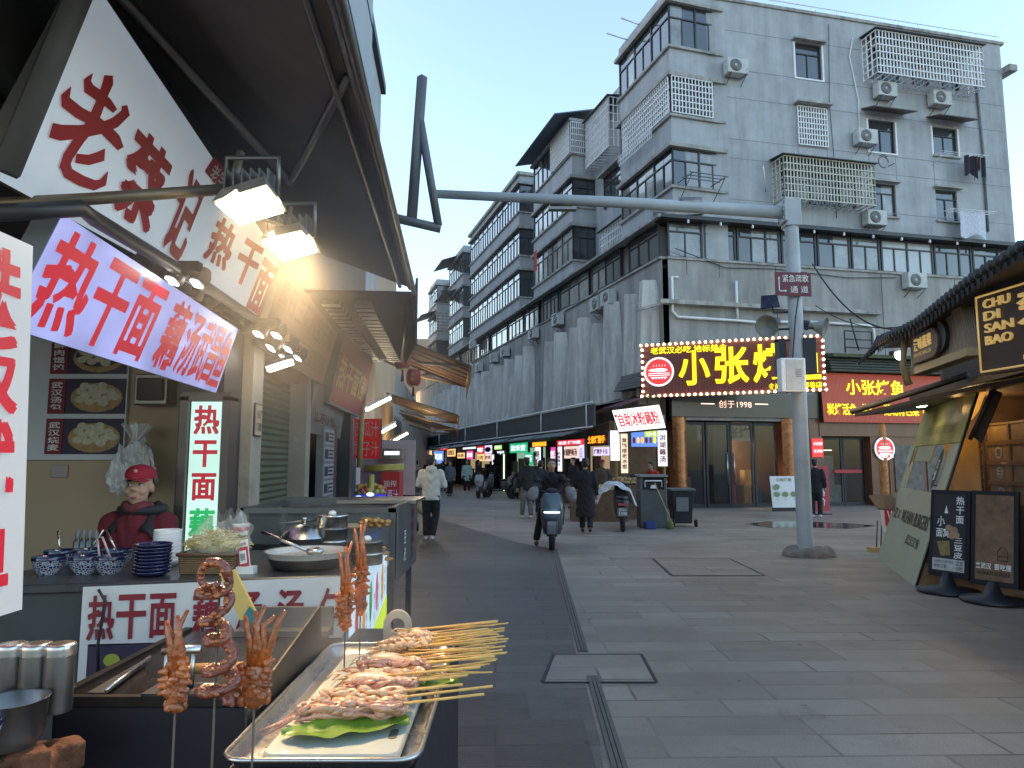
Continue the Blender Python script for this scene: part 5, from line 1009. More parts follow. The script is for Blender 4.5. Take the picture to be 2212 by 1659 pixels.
mb = MB().use(mat('pale glow tube', (.8, .8, .7), .4, emit=(1, .9, .7), es=.5, var=0)); mb.fb(FE, 6.6, 7.6, -1.6, -1.56, 2.0, 2.04); mb.tube([FE.p(9.0, -.6, 2.3), FE.p(9.8, -.6, 2.3)], .03, 6); mb.build('inside_lamp', parent=RF)
mb = MB().use(mat('dim framed posters', (.12, .10, .09), .5, var=.6, vs=4)); mb.fb(FE, 9.0, 10.2, -.1, .04, .5, 2.2); mb.fb(FE, 10.4, 11.8, -.1, .04, .5, 2.2); mb.build('window_poster', parent=RF)
l = bpy.data.lights.new('shop_light', 'POINT'); l.energy = 230; l.color = (1, .78, .55); l.shadow_soft_size = .4; o = bpy.data.objects.new('shop_light', l); COL.objects.link(o); o.location = FE.p(2.8, -1.6, 2.6)
mb = MB()
for k in range(26): mb.use(mat('shop clutter %d' % (k % 5), ((.5, .05, .04), (.55, .35, .1), (.6, .58, .5), (.12, .2, .35), (.3, .12, .05))[k % 5], .5, var=.3)); s_ = .9+6.8*rnd.random(); mb.fb(FE, s_, s_+.15+.3*rnd.random(), -2.2, -1.9+.3*rnd.random(), 0, .5+1.4*rnd.random())
mb.build('interior_goods', parent=RF)
# emblem disc with a fish on a grill
RED_E = mat('red lit emblem', (.6, .03, .03), .4, emit=(.95, .05, .05), es=.13, var=0); WHT_E = mat('white lit emblem', (.8, .8, .8), .4, emit=(.85, .95, 1), es=.20, var=0); YEL_E = mat('yellow lit lettering', (.8, .7, .02), .4, emit=(1, .86, .0), es=.24, var=0)
def emblem(m, c, ex, r):
    m.use(WHT_E); disc(m, c, r, r, .02, 28, ex); m.use(RED_E); disc(m, c, r*.87, r*.87, .03, 28, ex); m.use(WHT_E); disc(m, c+ex*r*.05+Z*r*.1, r*.52, r*.13, .04, 20, ex)
    m.flat([(-r*.72, r*.1), (-r*.4, r*.22), (-r*.4, -.02*r)], [(0, 1, 2)], c, ex, Z, .04)
    for z in (-.14, -.27): m.flat([(-r*.7, r*z), (r*.72, r*z), (r*.72, r*(z+.05)), (-r*.7, r*(z+.05))], [(0, 1, 2, 3)], c, ex, Z, .04)
    for k in range(5): m.flat([(-r*.45+r*.2*k, -r*.5), (-r*.36+r*.2*k, -r*.5), (-r*.36+r*.2*k, -r*.38), (-r*.45+r*.2*k, -r*.38)], [(0, 1, 2, 3)], c, ex, Z, .04); m.flat([(-r*.38+r*.19*k, r*.36), (-r*.33+r*.19*k, r*.36), (-r*.31+r*.19*k, r*.52)], [(0, 1, 2)], c, ex, Z, .04)
    m.flat([(-r*.55, -r*.36), (r*.55, -r*.36), (r*.5, -r*.42), (-r*.5, -r*.42)], [(3, 2, 1, 0)], c, ex, Z, .04)
RIB = wave(mat('ribbed dark red sign', (.13, .012, .015), .4, var=.1, vs=2), 7, 'X', .8, .8)
def lt(m, a, ex, ey, w, h):
    m.use(YEL_E)
    for ch, u0, u1, v0, v1 in (('小', .215, .385, .20, .83), ('张', .416, .597, .20, .86), ('烤', .625, .80, .20, .88), ('鱼', .82, .975, .22, .86)): m.text(ch, a+ex*w*u0+ey*h*v0, ex, ey, w*(u1-u0), h*(v1-v0), .03, .05, ext=.04)
    m.text('老武汉必吃 地标美食', a+ex*w*.055+ey*h*.80, ex, ey, w*.43, h*.13, .02, .03); m.text('食尚之选 户部巷店', a+ex*w*.70+ey*h*.06, ex, ey, w*.28, h*.11, .018, .03)
    emblem(m, a+ex*w*.10+ey*h*.47, ex, h*.275)
q = [at(1386.8, 859, 23.5), at(1784.7, 844.4, 22.1), at(1783, 722.5, 22.1), at(1386.8, 744.4, 23.5)]; q[3] = V((q[0].x, q[0].y, q[3].z)); q[2] = V((q[1].x, q[1].y, q[2].z))
GS = sign_box('restaurant_sign', 'big dark red sign with yellow characters, round fish emblem and a border of glowing bulbs', 'sign', q, RIB, .3, FASC, lt)
mb = MB().use(mat('glowing bulb', (.8, .7, .5), .3, emit=(1, .80, .42), es=1.6, var=0)); a, b, c, d = q; ex = (b-a).normalized(); nn = ex.cross(Z); W = (b-a).length
pts = [q_ for i in range(31) for q_ in (a.lerp(b, i/30)+nn*.05+Z*.04, d.lerp(c, i/30)+nn*.05-Z*.04)]+[q_ for i in range(1, 9) for q_ in (a.lerp(d, i/9)+nn*.05+ex*.04, b.lerp(c, i/9)+nn*.05-ex*.04)]
for q_ in pts: MB().use(MATS['glowing bulb']).ell(q_, .045, 8, 6).build('bulb', parent=GS)
REDS = wave(mat('ribbed brick red sign', (.20, .03, .012), .45, emit=(.6, .06, .02), es=.06, var=.1, vs=2), 6, 'X', .8, .6)
def lt(m, a, ex, ey, w, h):
    m.use(YEL_E); m.text('小张烤鱼', a+ex*1.0+ey*1.0, ex, ey, 2.45, .56, .022, .03)
    for tx, u0, ww in (('炭烤活鱼', .15, 1.22), ('烧烤', 1.58, .6), ('湖北特色菜', 2.5, 1.5), ('武昌鱼', 4.15, .95)): m.text(tx, a+ex*u0+ey*.26, ex, ey, ww, .42, .015, .03)
sign_box('restaurant_sign', 'long plainer brick red sign with two rows of yellow characters beside the bulb-edged one', 'sign', (FE.p(5.93, .3, 2.98), FE.p(11.6, .3, 2.98), FE.p(11.6, .2, 4.75), FE.p(5.93, .2, 4.75)), REDS, .2, FASC, lt)
mb = MB().use(mat('mossy louvre', (.075, .078, .062), .8, var=.4, vs=6))
for k in range(7): mb.fb(FE, 6.2, 12, .0, .5-.04*k, 4.8+k*.1, 4.87+k*.1)
mb.use(mat('moss', (.09, .105, .055), .9, var=.5, vs=9)).fb(FE, 6.2, 12, 0, .62, 5.3, 5.42); mb.build('louvred_roof', label='small mossy louvred roof above the brick red sign', cat='roof')
l = at(1943, 768, 22.5); S = T('spot_lamp', 'small bright white spot lamp on the mossy roof beside the tiled eave', 'lamp', l); MB().use(SPW).ell(l, (.14, .1, .14), 12, 8).build('lamp_lens', parent=S); MB().use(DARKM).box(l+V((.05, .2, .1)), (.4, .3, .15)).build('casing', parent=S)
c = FE.p(8.52, .12, 2.05); m = MB(); emblem(m, c, FE.e, .42); m.use(WHT_E).text('小张烤鱼', c+FE.e*-.32+Z*-.33, FE.e, Z, .64, .15, .03, .05); m.use(WHITEM).lathe(c-FE.n*.05, [(.42, 0), (.42, .06)], 28, Matrix((FE.e, Z, FE.n)).transposed()); m.build('round_sign', label='round pink-red emblem sign on the copper column by the side door', cat='sign')
mb = MB().use(RED_E).slab(FE.p(5.55, .1, 1.75), FE.p(6.0, .1, 1.75), FE.p(6.0, .1, 2.4), FE.p(5.55, .1, 2.4), .03); mb.use(WHT_E).text('本店招牌', FE.p(5.6, .11, 2.16), FE.e, Z, .36, .12, .01, .01); mb.text('武汉美味', FE.p(5.6, .11, 1.9), FE.e, Z, .36, .12, .01, .01); mb.build('wall_poster', label='small lit red poster with white writing on the post between the two doors', cat='poster')
# louvred box, maroon awning on the street side of the corner
mb = MB().use(MIDM)
for k in range(6): mb.hexa([FG.p(-.3, .0, 4.15+k*.1), FG.p(1.9, .0, 4.15+k*.1), FG.p(1.9, 1.0-.06*k, 4.1+k*.1), FG.p(-.3, 1.0-.06*k, 4.1+k*.1), FG.p(-.3, 0, 4.22+k*.1), FG.p(1.9, 0, 4.22+k*.1), FG.p(1.9, 1.0-.06*k, 4.17+k*.1), FG.p(-.3, 1.0-.06*k, 4.17+k*.1)])
mb.build('louvred_hood', label='grey louvred hood on the corner wall left of the bulb-edged sign', cat='hood')
MB().use(MAROON).hexa([FG.p(-.6, 0, 4.0), FG.p(3.4, 0, 4.0), FG.p(3.4, 2.0, 3.35), FG.p(-.6, 2.0, 3.35), FG.p(-.6, 0, 4.04), FG.p(3.4, 0, 4.04), FG.p(3.4, 2.0, 3.39), FG.p(-.6, 2.0, 3.39)]).build('awning', label='maroon cloth awning sloping from the corner above the ice jelly stall', cat='awning')
# ---- boards and banners in front of the restaurant
a = gp(1670, 1105); S = T('standing_board', 'white standing menu board with green pictures left of the pole', 'board', a); bx = V((.98, .2, 0)).normalized(); bn = bx.cross(Z)
MB().use(WHITE).slab(a+Z*.12, a+bx*.92+Z*.12, a+bx*.92+Z*1.12-bn*.12, a+Z*1.12-bn*.12, .03).build('board', parent=S)
m = MB(); pm = mat('green board print', (.28, .34, .14), .6, var=.5, vs=14)
for k in range(7): m.use(pm); disc(m, a+bx*(.18+.3*(k % 3))+Z*(.3+.24*(k//3))-bn*.05, .11, .09, .02, 12, bx)
m.use(mat('olive lettering', (.22, .2, .05), .6)).text('小张烤鱼', a+bx*.2+Z*.95-bn*.098, bx, Z, .55, .12, .01, .012); m.build('board_print', parent=S); MB().use(BLACK).slab(a, a+bx*.92, a+bx*.92+Z*.12, a+Z*.12, .05).build('base', parent=S)
a = gp(1762, 1112); S = T('banner_stand', 'tall red banner stand with white writing right of the pole', 'banner', a)
MB().use(mat('red banner', (.42, .03, .05), .5)).slab(a+Z*.1, a+bx*.5+Z*.1, a+bx*.5+Z*1.45, a+Z*1.45, .02).build('cloth', parent=S); MB().use(LETW).vtext('烤鱼特价', a+bx*.14+Z*.25+bn*-.01, bx, Z, .22, 1.1, .15, lift=.016).build('lettering', parent=S); MB().use(BLACK).slab(a-bn*.1, a+bx*.5-bn*.1, a+bx*.5+bn*.1, a+bn*.1, .03).build('foot', parent=S)
# ================================================================ street pole
PS = mat('pale grey pole paint', (.42, .45, .48), .5, var=.12, vs=3, stain=.35, ss=1.5)
PX, PY = 4.99, 12.3
PO = T('street_pole', 'pale grey steel pole with a long horizontal arm reaching left over the street', 'pole', (PX, PY, 0))
MB().use(PS).lathe((PX, PY, 0), [(.132, 0), (.128, 3), (.118, 5.75)], 20).build('pole_shaft', parent=PO)
m = MB().use(PS); m.tube([V((PX-.12, PY, 6.02)), V((1.8, PY-.05, 6.20)), V((-1.36, PY-.1, 6.33))], [.115, .098, .075], 14); m.build('arm', parent=PO)
m = MB().use(PS).box((PX, PY, 6.0), (.27, .27, .5)); m.box((PX-.15, PY, 6.03), (.05, .36, .42)); m.use(DARKM)
for z in (5.88, 6.03, 6.18):
    for y in (-.14, .14): m.box((PX-.185, PY+y, z), (.04, .045, .045))
m.build('flange', parent=PO, bevel=.012)
for x in (.9, 3.2): MB().use(STEELD).box((x, PY, 6.09), (.5, .14, .05)).tube([(x-.22, PY, 6.2), (x+.18, PY, 6.2)], .108, 14).build('clamp', parent=PO)
m = MB().use(mat('rough cement', (.20, .18, .155), .95, bump=1, bs=14, var=.4, vs=6))
for k in range(16): a = k*.8; m.ell((PX+.02+.2*math.cos(a)+(.12 if k % 3 == 0 else 0), PY+.16*math.sin(a)-.03, .02), (.16+.05*(k % 3), .14, .10+.07*((k*5) % 4)/3), 9, 6)
m = remesh(m, .03, 2); m.mats = [MATS['rough cement']]; m.build('base_mound', parent=PO)
PLR = mat('dark red plate', (.12, .012, .025), .45, var=.1)
a = V((4.585, PY-.19, 4.47)); ex = V((1, 0, 0)); S = T('direction_sign', 'dark red plate with white characters and a bent arrow on the pole', 'sign', (PX, PY-.19, 4.47))
MB().use(PLR).slab(a, a+ex*.63+Z*-.02, a+ex*.63+Z*.40, a+Z*.42, .02).build('plate', parent=S, bevel=.004)
m = MB().use(LETW); m.text('紧急疏散', a+ex*.13+Z*.235, ex, Z, .45, .13, .0, .005); m.text('通 道', a+ex*.26+Z*.045, ex, Z, .31, .12, .0, .005)
for q in ([(.06, .07), (.075, .07), (.075, .3), (.06, .3)], [(.06, .07), (.17, .07), (.17, .085), (.06, .085)], [(.045, .29), (.09, .29), (.0675, .34)], [(.165, .055), (.2, .0775), (.165, .10)]): m.flat(q, [tuple(range(len(q)))], a, ex, Z, .006)
m.build('lettering', parent=S)
c = V((4.52, PY-.05, 4.42)); MB().use(mat('solar cell', (.02, .022, .05), .15, coat=.6)).slab(c+V((-.2, -.12, -.18)), c+V((.14, -.12, -.14)), c+V((.18, .1, .12)), c+V((-.1, .1, .1)), .02).use(DARKM).tube([c, c+V((.1, .05, -.22)), c+V((.38, .08, -.2))], .018, 6).build('solar_panel', label='small tilted solar panel on an arm left of the red plate', cat='solar panel')
def horn(c, dx, label):
    S = T('loudspeaker', label, 'loudspeaker', c, 'horn loudspeakers on the pole'); M = V((dx, -.55, -.25)).normalized().to_track_quat('Z', 'Y').to_matrix()
    MB().use(mat('grey horn', (.24, .25, .23), .5, var=.2)).lathe(c, [(.05, -.18), (.06, -.05), (.10, .05), (.19, .17), (.205, .18), (.16, .14), (.07, .02)], 18, M).build('horn', parent=S); MB().use(DARKM).lathe(c, [(.085, -.26), (.09, -.1)], 14, M).build('driver', parent=S)
horn(V((4.53, PY-.05, 3.98)), -.5, 'grey horn loudspeaker on the left of the pole'); horn(V((5.38, PY+.12, 3.98)), .8, 'grey horn loudspeaker half hidden on the right of the pole')
m = MB().use(BLACK); m.box((4.72, PY+.05, 3.42), (.12, .22, .62)); m.box((5.16, PY-.05, 3.42), (.2, .22, .62)); m.tube([(4.6, PY, 3.9), (5.3, PY, 3.93)], .02, 6); m.tube([(4.6, PY, 3.7), (5.3, PY, 3.72)], .02, 6); m.build('speaker_box', label='pair of black column speaker boxes strapped to both sides of the pole', cat='loudspeaker')
S = T('junction_box', 'pale grey metal junction box mounted on the pole', 'box', (4.78, PY-.22, 2.78)); MB().use(WHITEM).box((4.78, PY-.24, 3.06), (.42, .2, .58)).build('box_body', parent=S, bevel=.012); m = MB().use(mat('box door', (.5, .51, .5), .5)).box((4.80, PY-.345, 3.06), (.30, .012, .52)); m.use(DARKM)
for k in range(5): m.box((4.86, PY-.353, 3.15-k*.03), (.1, .006, .008))
m.build('door', parent=S)
CABM = mat('black cable', (.015, .015, .016), .5, var=0)
def cable(a, b, sag, label, r=.012, n=14, mid=None): MB().use(CABM).tube([V(a).lerp(V(b), i/n)-Z*(sag*4*(i/n)*(1-i/n)) for i in range(n+1)], r, 5).build('cable', label=label, cat='cable')
cable(at(1755, 570, 12.3), at(2003, 688, 10.3), .55, 'thick black cable sagging from the pole towards the tiled roof', .014)
cable(at(1762, 660, 12.3), at(1990, 695, 10.4), .22, 'thinner black cable sagging just below the thick one', .008)
MB().use(CABM).tube([at(1725, 640, 12.1), at(1718, 690, 12.1), at(1712, 780, 12.05), at(1700, 850, 12.05), at(1722, 845, 12.05), at(1740, 790, 12.1), at(1735, 720, 12.12)], .012, 6).build('cable', label='loose black cables looping around the junction box', cat='cable')
# square-tube bracket at the end of the left canopy
TBm = mat('grey square tube', (.10, .105, .115), .5, var=.2, vs=3)
m = MB().use(TBm); m.tube([at(912, 166, 8), at(889, 478, 8)], .062, 4); m.tube([at(908, 262, 8), at(947, 488, 8)], .048, 4); m.tube([at(850, 470, 7.9), at(952, 494, 8.0)], .055, 4); m.build('bracket_frame', label='triangular grey square-tube bracket sticking up beyond the left canopy', cat='bracket')
# ================================================================ shops under the long canopy
def lit_px(name, label, x0, y0, x1, y1, d, face, text, tm, fr=None, vert=False, sz=(.8, .6), cat='sign', off=.03):
    s0, z1 = FG.hit(x1, y0, d); s1, z0 = FG.hit(x0, y1, d); s1 = FG.hit(x0, (y0+y1)/2, d)[0]; s0 = FG.hit(x1, (y0+y1)/2, d)[0]
    z1 = FG.hit((x0+x1)/2, y0, d)[1]; z0 = FG.hit((x0+x1)/2, y1, d)[1]; E = -FG.e; a = FG.p(s1, d, z0); b = FG.p(s0, d, z0)
    def lt(m, p, ex, ey, w, h):
        m.use(tm)
        if vert: m.vtext(text, p+ex*w*(1-sz[0])/2+ey*h*(1-sz[1])/2, ex, ey, w*sz[0], h*sz[1], .08, off=off, lift=.03)
        else: m.text(text, p+ex*w*(1-sz[0])/2+ey*h*(1-sz[1])/2, ex, ey, w*sz[0], h*sz[1], off, .03)
    return sign_box(name, label, cat, (a, b, b+Z*(z1-z0), a+Z*(z1-z0)), face, .12, fr or DARKM, lt if text else None)
G_E = glow('green lit board', (.02, .42, .20), .22); W_E = glow('white lit board', (.85, .9, 1), .26); R_E = glow('red lit board', (.85, .03, .05), .18); O_E = mat('orange neon lettering', (.8, .3, .02), .4, emit=(1, .35, .02), es=.32, var=0); Y_E = glow('warm lit board', (1, .62, .25), .22); P_E = glow('lilac lit board', (.72, .62, 1), .24); B_E = glow('blue lit board', (.15, .3, 1), .2)
lit_px('shop_sign', 'green lit sign with white characters over a shop far down under the canopy', 1101, 957, 1140, 978, 1.2, G_E, '益禾堂', W_E)
lit_px('shop_sign', 'round-topped green and white drink poster beside the green sign', 1134, 977, 1152, 1004, 1.3, G_E, '茶', W_E)
lit_px('shop_sign', 'red lit awning sign with two groups of white characters', 1203, 950, 1262, 962, 1.8, R_E, '奶茶 烤冷面', W_E)
lit_px('shop_sign', 'orange neon characters on black, left of the ice jelly stall', 1267, 936, 1313, 963, 1.9, mat('black board', (.02, .015, .015), .5), '土家烤猪手', O_E)
lit_px('lit_sign', 'pale poster of bottles under the red awning sign', 1213, 964, 1252, 990, 1.6, glow('pink lit board', (1, .72, .62), .2), '冰镇酸梅汤', REDT)
lit_px('lit_sign', 'narrow white upright sign at the left of the bottle poster', 1205, 965, 1214, 1018, 1.7, W_E, '奶茶果汁', REDT, vert=True)
lit_px('lit_sign', 'narrow lilac upright sign at the right of the bottle poster', 1252, 961, 1262, 996, 1.7, P_E, '手打柠檬', B_E, vert=True)
lit_px('lit_sign', 'lilac menu strip under the orange neon sign', 1282, 966, 1318, 984, 1.9, P_E, '烤猪手十元', REDT)
lit_px('shop_sign', 'small white letters on black over a dark shop door', 1073, 972, 1092, 984, 1.2, mat('black board', (.02, .015, .015), .5), 'wpa', W_E)
lit_px('lit_sign', 'tall thin white light strip at a distant shop door, left of the dark shop', 1063, 982, 1067, 1020, 1.2, W_E, '', W_E)
lit_px('lit_sign', 'tall white light strip framing the green drink shop', 1087, 981, 1090, 1060, 1.3, glow('pale green strip', (.75, 1, .7), .3), '', W_E)
lit_px('shop_sign', 'small red lit sign far down the street behind the white hoodie', 1031, 964, 1045, 980, 1.2, R_E, '鸭脖', W_E)
lit_px('shop_sign', 'small warm yellow lit shop board under the little red sign', 1031, 981, 1047, 996, 1.2, Y_E, '小吃', REDT)
lit_px('shop_sign', 'dark round logo board beside the little red sign', 1047, 962, 1063, 980, 1.2, P_E, '●', PDK)
lit_px('shop_sign', 'pink striped poster below the round logo board', 1048, 981, 1062, 996, 1.2, glow('pink lit board', (1, .72, .62), .2), '炸鸡', REDT)
lit_px('shop_sign', 'blue lit menu board at the far end of the canopy shops', 937, 975, 958, 1000, 1.2, B_E, '菜单', W_E)
lit_px('shop_sign', 'tiny orange food poster at the far end, left of the hoodie', 966, 970, 984, 986, 1.2, Y_E, '面', REDT)
OL_E = glow('lime lit board', (.5, .9, .15), .18); MG_E = glow('magenta lit board', (.9, .1, .45), .18)
for x0, y0, x1, y1, f_, t_, m_, lb in ((1008, 974, 1022, 992, MG_E, '炸串', W_E, 'small magenta lit sign far down the street left of the little red one'), (988, 978, 1004, 990, Y_E, '米酒', REDT, 'warm lit sign far down the street with two red characters'), (951, 960, 967, 972, R_E, '小吃街', W_E, 'little red lit sign near the street end above the hoodie'), (915, 974, 933, 984, Y_E, '烧烤', REDT, 'yellow lit barbecue sign at the very end of the canopy shops'), (1068, 962, 1084, 971, OL_E, '果汁', W_E, 'lime lit juice sign over the dark distant shop'), (1156, 966, 1168, 1000, W_E, '酸奶', REDT, 'upright white lit sign between green shop and shutter'), (1150, 955, 1180, 964, O_E, '', W_E, 'thin orange lit strip above the closed shutter'), (1190, 966, 1200, 1004, MG_E, '甜品', W_E, 'narrow magenta upright sign left of the red awning sign')):
    lit_px('lit_sign', lb, x0, y0, x1, y1, 1.25, f_, t_, m_)
for x0, x1, m_, lb in ((1000, 1028, W_E, 'bright strip of white light under the far canopy'), (905, 935, W_E, 'bright white strip light at the street end')):
    lit_px('strip_lamp', lb, x0, 966, x1, 970, 1.0, m_, '', W_E, cat='lamp')
m = MB().use(SHUT).fb(FG, 6.3, 9.2, .3, .36, 0, 2.5); m.build('roller_shutter', label='closed olive roller shutter under the long canopy', cat='shutter')
ins = glow('lit shop interior', (1, .72, .42), .07); ing = glow('green lit interior', (.55, .9, .6), .09)
m = MB().use(ins).fb(FG, 2.2, 5.8, .2, .26, .2, 2.4); m.use(ing).fb(FG, 11.5, 16, .2, .26, .2, 2.3); m.use(ins).fb(FG, 22, 27, .2, .26, .2, 2.2); m.use(W_E).fb(FG, 36, 38, .2, .26, .6, 2); m.use(BLACK).fb(FG, 16.2, 21.6, .2, .26, 0, 2.4); m.use(DARKM).fb(FG, 27.4, 35, .2, .26, 0, 2.3); m.use(ins).fb(FG, 39, 47, .2, .26, .4, 2.1); m.use(DARKM)
for k in range(40): s = 2.3+k*1.1+.3*rnd.random(); m.fb(FG, s, s+.15+.5*rnd.random(), .3, .6, 0, .7+1.2*rnd.random())
m.build('shop_interiors', kind='structure')
m = MB().use(WOOD).fb(FG, 1.5, 5.6, 1.2, 1.9, 0, .86); m.use(BAMB).fb(FG, 1.4, 5.7, 1.15, 1.95, .87, .93); m.build('stall_counter', label='wooden stall counter under the orange neon sign', cat='counter')
# ice jelly stall in front of the restaurant corner
IY = 20.0
S = T('food_stall', 'ice jelly stall with copper post, shelf and white cloth front', 'stall', at(1385, 1060, IY))
p = at(1330, 1000, IY); q = at(1436, 1000, IY)
MB().use(WOOD).box(((p.x+q.x)/2, IY+.3, .5), (q.x-p.x, .7, 1.0)).build('counter', parent=S); MB().use(BAMB).box(((p.x+q.x)/2, IY+.3, 1.02), (q.x-p.x+.1, .8, .05)).build('worktop', parent=S)
m = MB().use(BAMB); m.tube([V((p.x+.02, IY, 1)), V((p.x+.02, IY, 2.9))], .04, 6).build('post', parent=S); MB().use(BAMB).tube([V((q.x, IY+.1, 1)), V((q.x, IY+.1, 2.9))], .04, 6).build('post', parent=S)
m = MB().use(WOOD); m.box(((p.x+q.x)/2, IY+1.2, 1.4), (q.x-p.x, .05, 2.8)); m.build('back_wall', parent=S)
def lt(m, a, ex, ey, w, h): m.use(mat('red lit lettering', (.6, .02, .03), .4, emit=(.9, .03, .06), es=.12, var=0)).text('自助冰粉藕粉', a+ex*w*.07+ey*h*.18, ex, ey, w*.86, h*.62, .04, .02)
sign_box('lit_sign', 'bright white slanted sign with red characters over the ice jelly stall', 'sign', (at(1337, 933, IY-.35), at(1438, 924, IY-.35), at(1424, 873, IY+.15), at(1322, 888, IY+.15)), glow('bright white sign', (1, .96, .9), .30), .08, DARKM, lt)
def flat_sign(label, x0, y0, x1, y1, Y, face, text, tm, vert=False, cat='sign', name='lit_sign', sz=(.75, .8), extra=None):
    a = at(x0, y1, Y); b = at(x1, y1, Y); h = at(x0, y0, Y).z-a.z
    def lt(m, p, ex, ey, w, hh):
        m.use(tm)
        if text:
            if vert: m.vtext(text, p+ex*w*(1-sz[0])/2+ey*hh*(1-sz[1])/2, ex, ey, w*sz[0], hh*sz[1], .1, off=.03, lift=.012)
            else: m.text(text, p+ex*w*(1-sz[0])/2+ey*hh*(1-sz[1])/2, ex, ey, w*sz[0], hh*sz[1], .03, .012)
        if extra: extra(m, p, ex, ey, w, hh)
    return sign_box(name, label, cat, (a, b, V((b.x, b.y, b.z+h)), V((a.x, a.y, a.z+h))), face, .05, DARKM, lt if (text or extra) else None)
flat_sign('pale upright sign with blue and red small writing on the bamboo post', 1319, 930, 1339, 995, IY-.1, W_E, '冰粉藕粉凉虾', P_E, True)
flat_sign('narrow upright sign with black and red characters, second from the left at the jelly stall', 1342, 937, 1357, 1022, IY-.2, glow('cream lit board', (1, .86, .62), .2), '黄鹤楼老冰棍', REDT, True)
def ex_(m, p, ex, ey, w, h):
    for k in range(6): m.use((REDT, Y_E, O_E, REDT, PBAM, YEL_E)[k]); disc(m, p+ex*w*(.1+.16*k)+ey*h*.4, w*.06, h*.2, .012, 12, ex)
flat_sign('wide blue and lime menu strip with bowls of jelly hanging under the white sign', 1364, 930, 1420, 965, IY, B_E, '', W_E, extra=ex_)
flat_sign('lime green half of the jelly menu strip', 1392, 930.5, 1420, 944, IY-.04, glow('lime lit print', (.62, .85, .04), .3), '六元一碗', W_E)
flat_sign('white upright sign with red and green characters at the right end of the jelly stall', 1422, 930, 1442, 1007, IY-.1, W_E, '洪湖藕汤', REDT, True)
m = MB().use(mat('goods', (.45, .30, .16), .6, var=.6, vs=20))
for k in range(30): m.ell((p.x+(q.x-p.x)*rnd.random(), IY+.1+.4*rnd.random(), 1.08), (.07, .06, .05+.05*rnd.random()), 8, 5)
m.build('food_display', label='mixed bowls and jars on the jelly stall worktop', cat='food')
# ================================================================ left side further down the street
AW = mat('brown awning cloth', (.12, .055, .035), .75, var=.2, vs=2); AWF = mat('awning rail', (.45, .36, .26), .5, var=.1)
def awning(s0, s1, z0, z1, d1, label, m_=AW):
    S = T('awning', label, 'awning', FL.p((s0+s1)/2, d1/2, z0))
    MB().use(m_).slab(FL.p(s0, -.1, z1), FL.p(s1, -.1, z1), FL.p(s1, d1, z0), FL.p(s0, d1, z0), -.02).build('cloth', parent=S)
    MB().use(m_).slab(FL.p(s0, d1, z0-.28), FL.p(s1, d1, z0-.28), FL.p(s1, d1+.02, z0), FL.p(s0, d1+.02, z0), .012).build('valance', parent=S)
    m = MB().use(AWF); m.tube([FL.p(s0, d1, z0), FL.p(s1, d1, z0)], .035, 6); em = FL.p(s0+.7, d1*.5, (z0+z1)/2-.25); m.tube([FL.p(s0+.3, 0, z1-.2), em, FL.p(s0+.15, d1, z0)], .03, 6); m.tube([FL.p(s1-.3, 0, z1-.2), FL.p(s1-.7, d1*.5, (z0+z1)/2-.25), FL.p(s1-.15, d1, z0)], .03, 6); m.build('folding_arm', parent=S)
    m = MB().use(AWF)
    for k in range(1, 6): q = s0+(s1-s0)*k/6; m.tube([FL.p(q, -.05, z1-.035), FL.p(q, d1, z0-.025)], .016, 5)
    m.build('roof_rib', parent=S)
    return S
awning(12.4, 16.2, 3.30, 4.05, 1.85, 'brown cloth awning with red lanterns below it, nearest on the left row')
awning(17.6, 21.5, 2.75, 3.3, 1.7, 'second brown awning lit yellow from below, further along the left row')
awning(22, 26, 2.6, 3.1, 1.7, 'third small yellow-lit awning at the end of the left row')
def lantern(c, r, label):
    S = T('lantern', label, 'lantern', c, 'red lanterns under the awning'); L = mat('red lantern cloth', (.30, .035, .02), .6, var=.2, vs=9)
    MB().use(L).lathe(c, [(r*.7, -r*1.1), (r*.95, -r*.7), (r, 0), (r*.95, r*.7), (r*.7, r*1.1)], 18).build('lantern_body', parent=S)
    m = MB().use(GOLD); m.lathe(c, [(r*.6, r*1.1), (r*.6, r*1.25)], 14); m.lathe(c, [(r*.6, -r*1.25), (r*.6, -r*1.1)], 14); m.vtext('小吃', c+V((-r*.3, -r*1.01, -r*.7)), X, Z, r*.6, r*1.4, .1, lift=.004); m.build('cap', parent=S)
    MB().use(mat('dark red tassel', (.14, .012, .02), .8)).tube([c-Z*r*1.2, c-Z*r*2.6], [r*.1, r*.22], 6).build('tassel', parent=S)
lantern(at(870, 776, 11.5), .14, 'nearer and larger of two red cloth lanterns'); lantern(at(893, 816, 12.6), .13, 'smaller red lantern hanging behind the larger one')
m = MB().use(BAMB).tube([at(776, 1010, 10.4), at(781, 905, 10.4), at(803, 728, 10.4)], .04, 8); m.build('bamboo_post', label='yellow bamboo post at the corner of the juice stall', cat='post')
def strip(x, y, Y, label, rz=.5):
    c = at(x, y, Y); S = T('strip_lamp', label, 'lamp', c, 'strip lamps under the awnings'); M = Matrix.Rotation(rz, 3, 'Z') @ Matrix.Rotation(-.5, 3, 'Y')
    MB().use(FLM).box(c, (.5, .1, .06), M).build('lamp_glass', parent=S); MB().use(WHITEM).box(c+Z*.05, (.52, .12, .04), M).build('casing', parent=S)
strip(817, 872, 13, 'bright strip lamp under the nearest brown awning'); strip(829, 930, 14, 'bright strip lamp beside the red juice sign'); strip(862, 945, 19, 'small bright strip lamp under the yellow-lit awning')
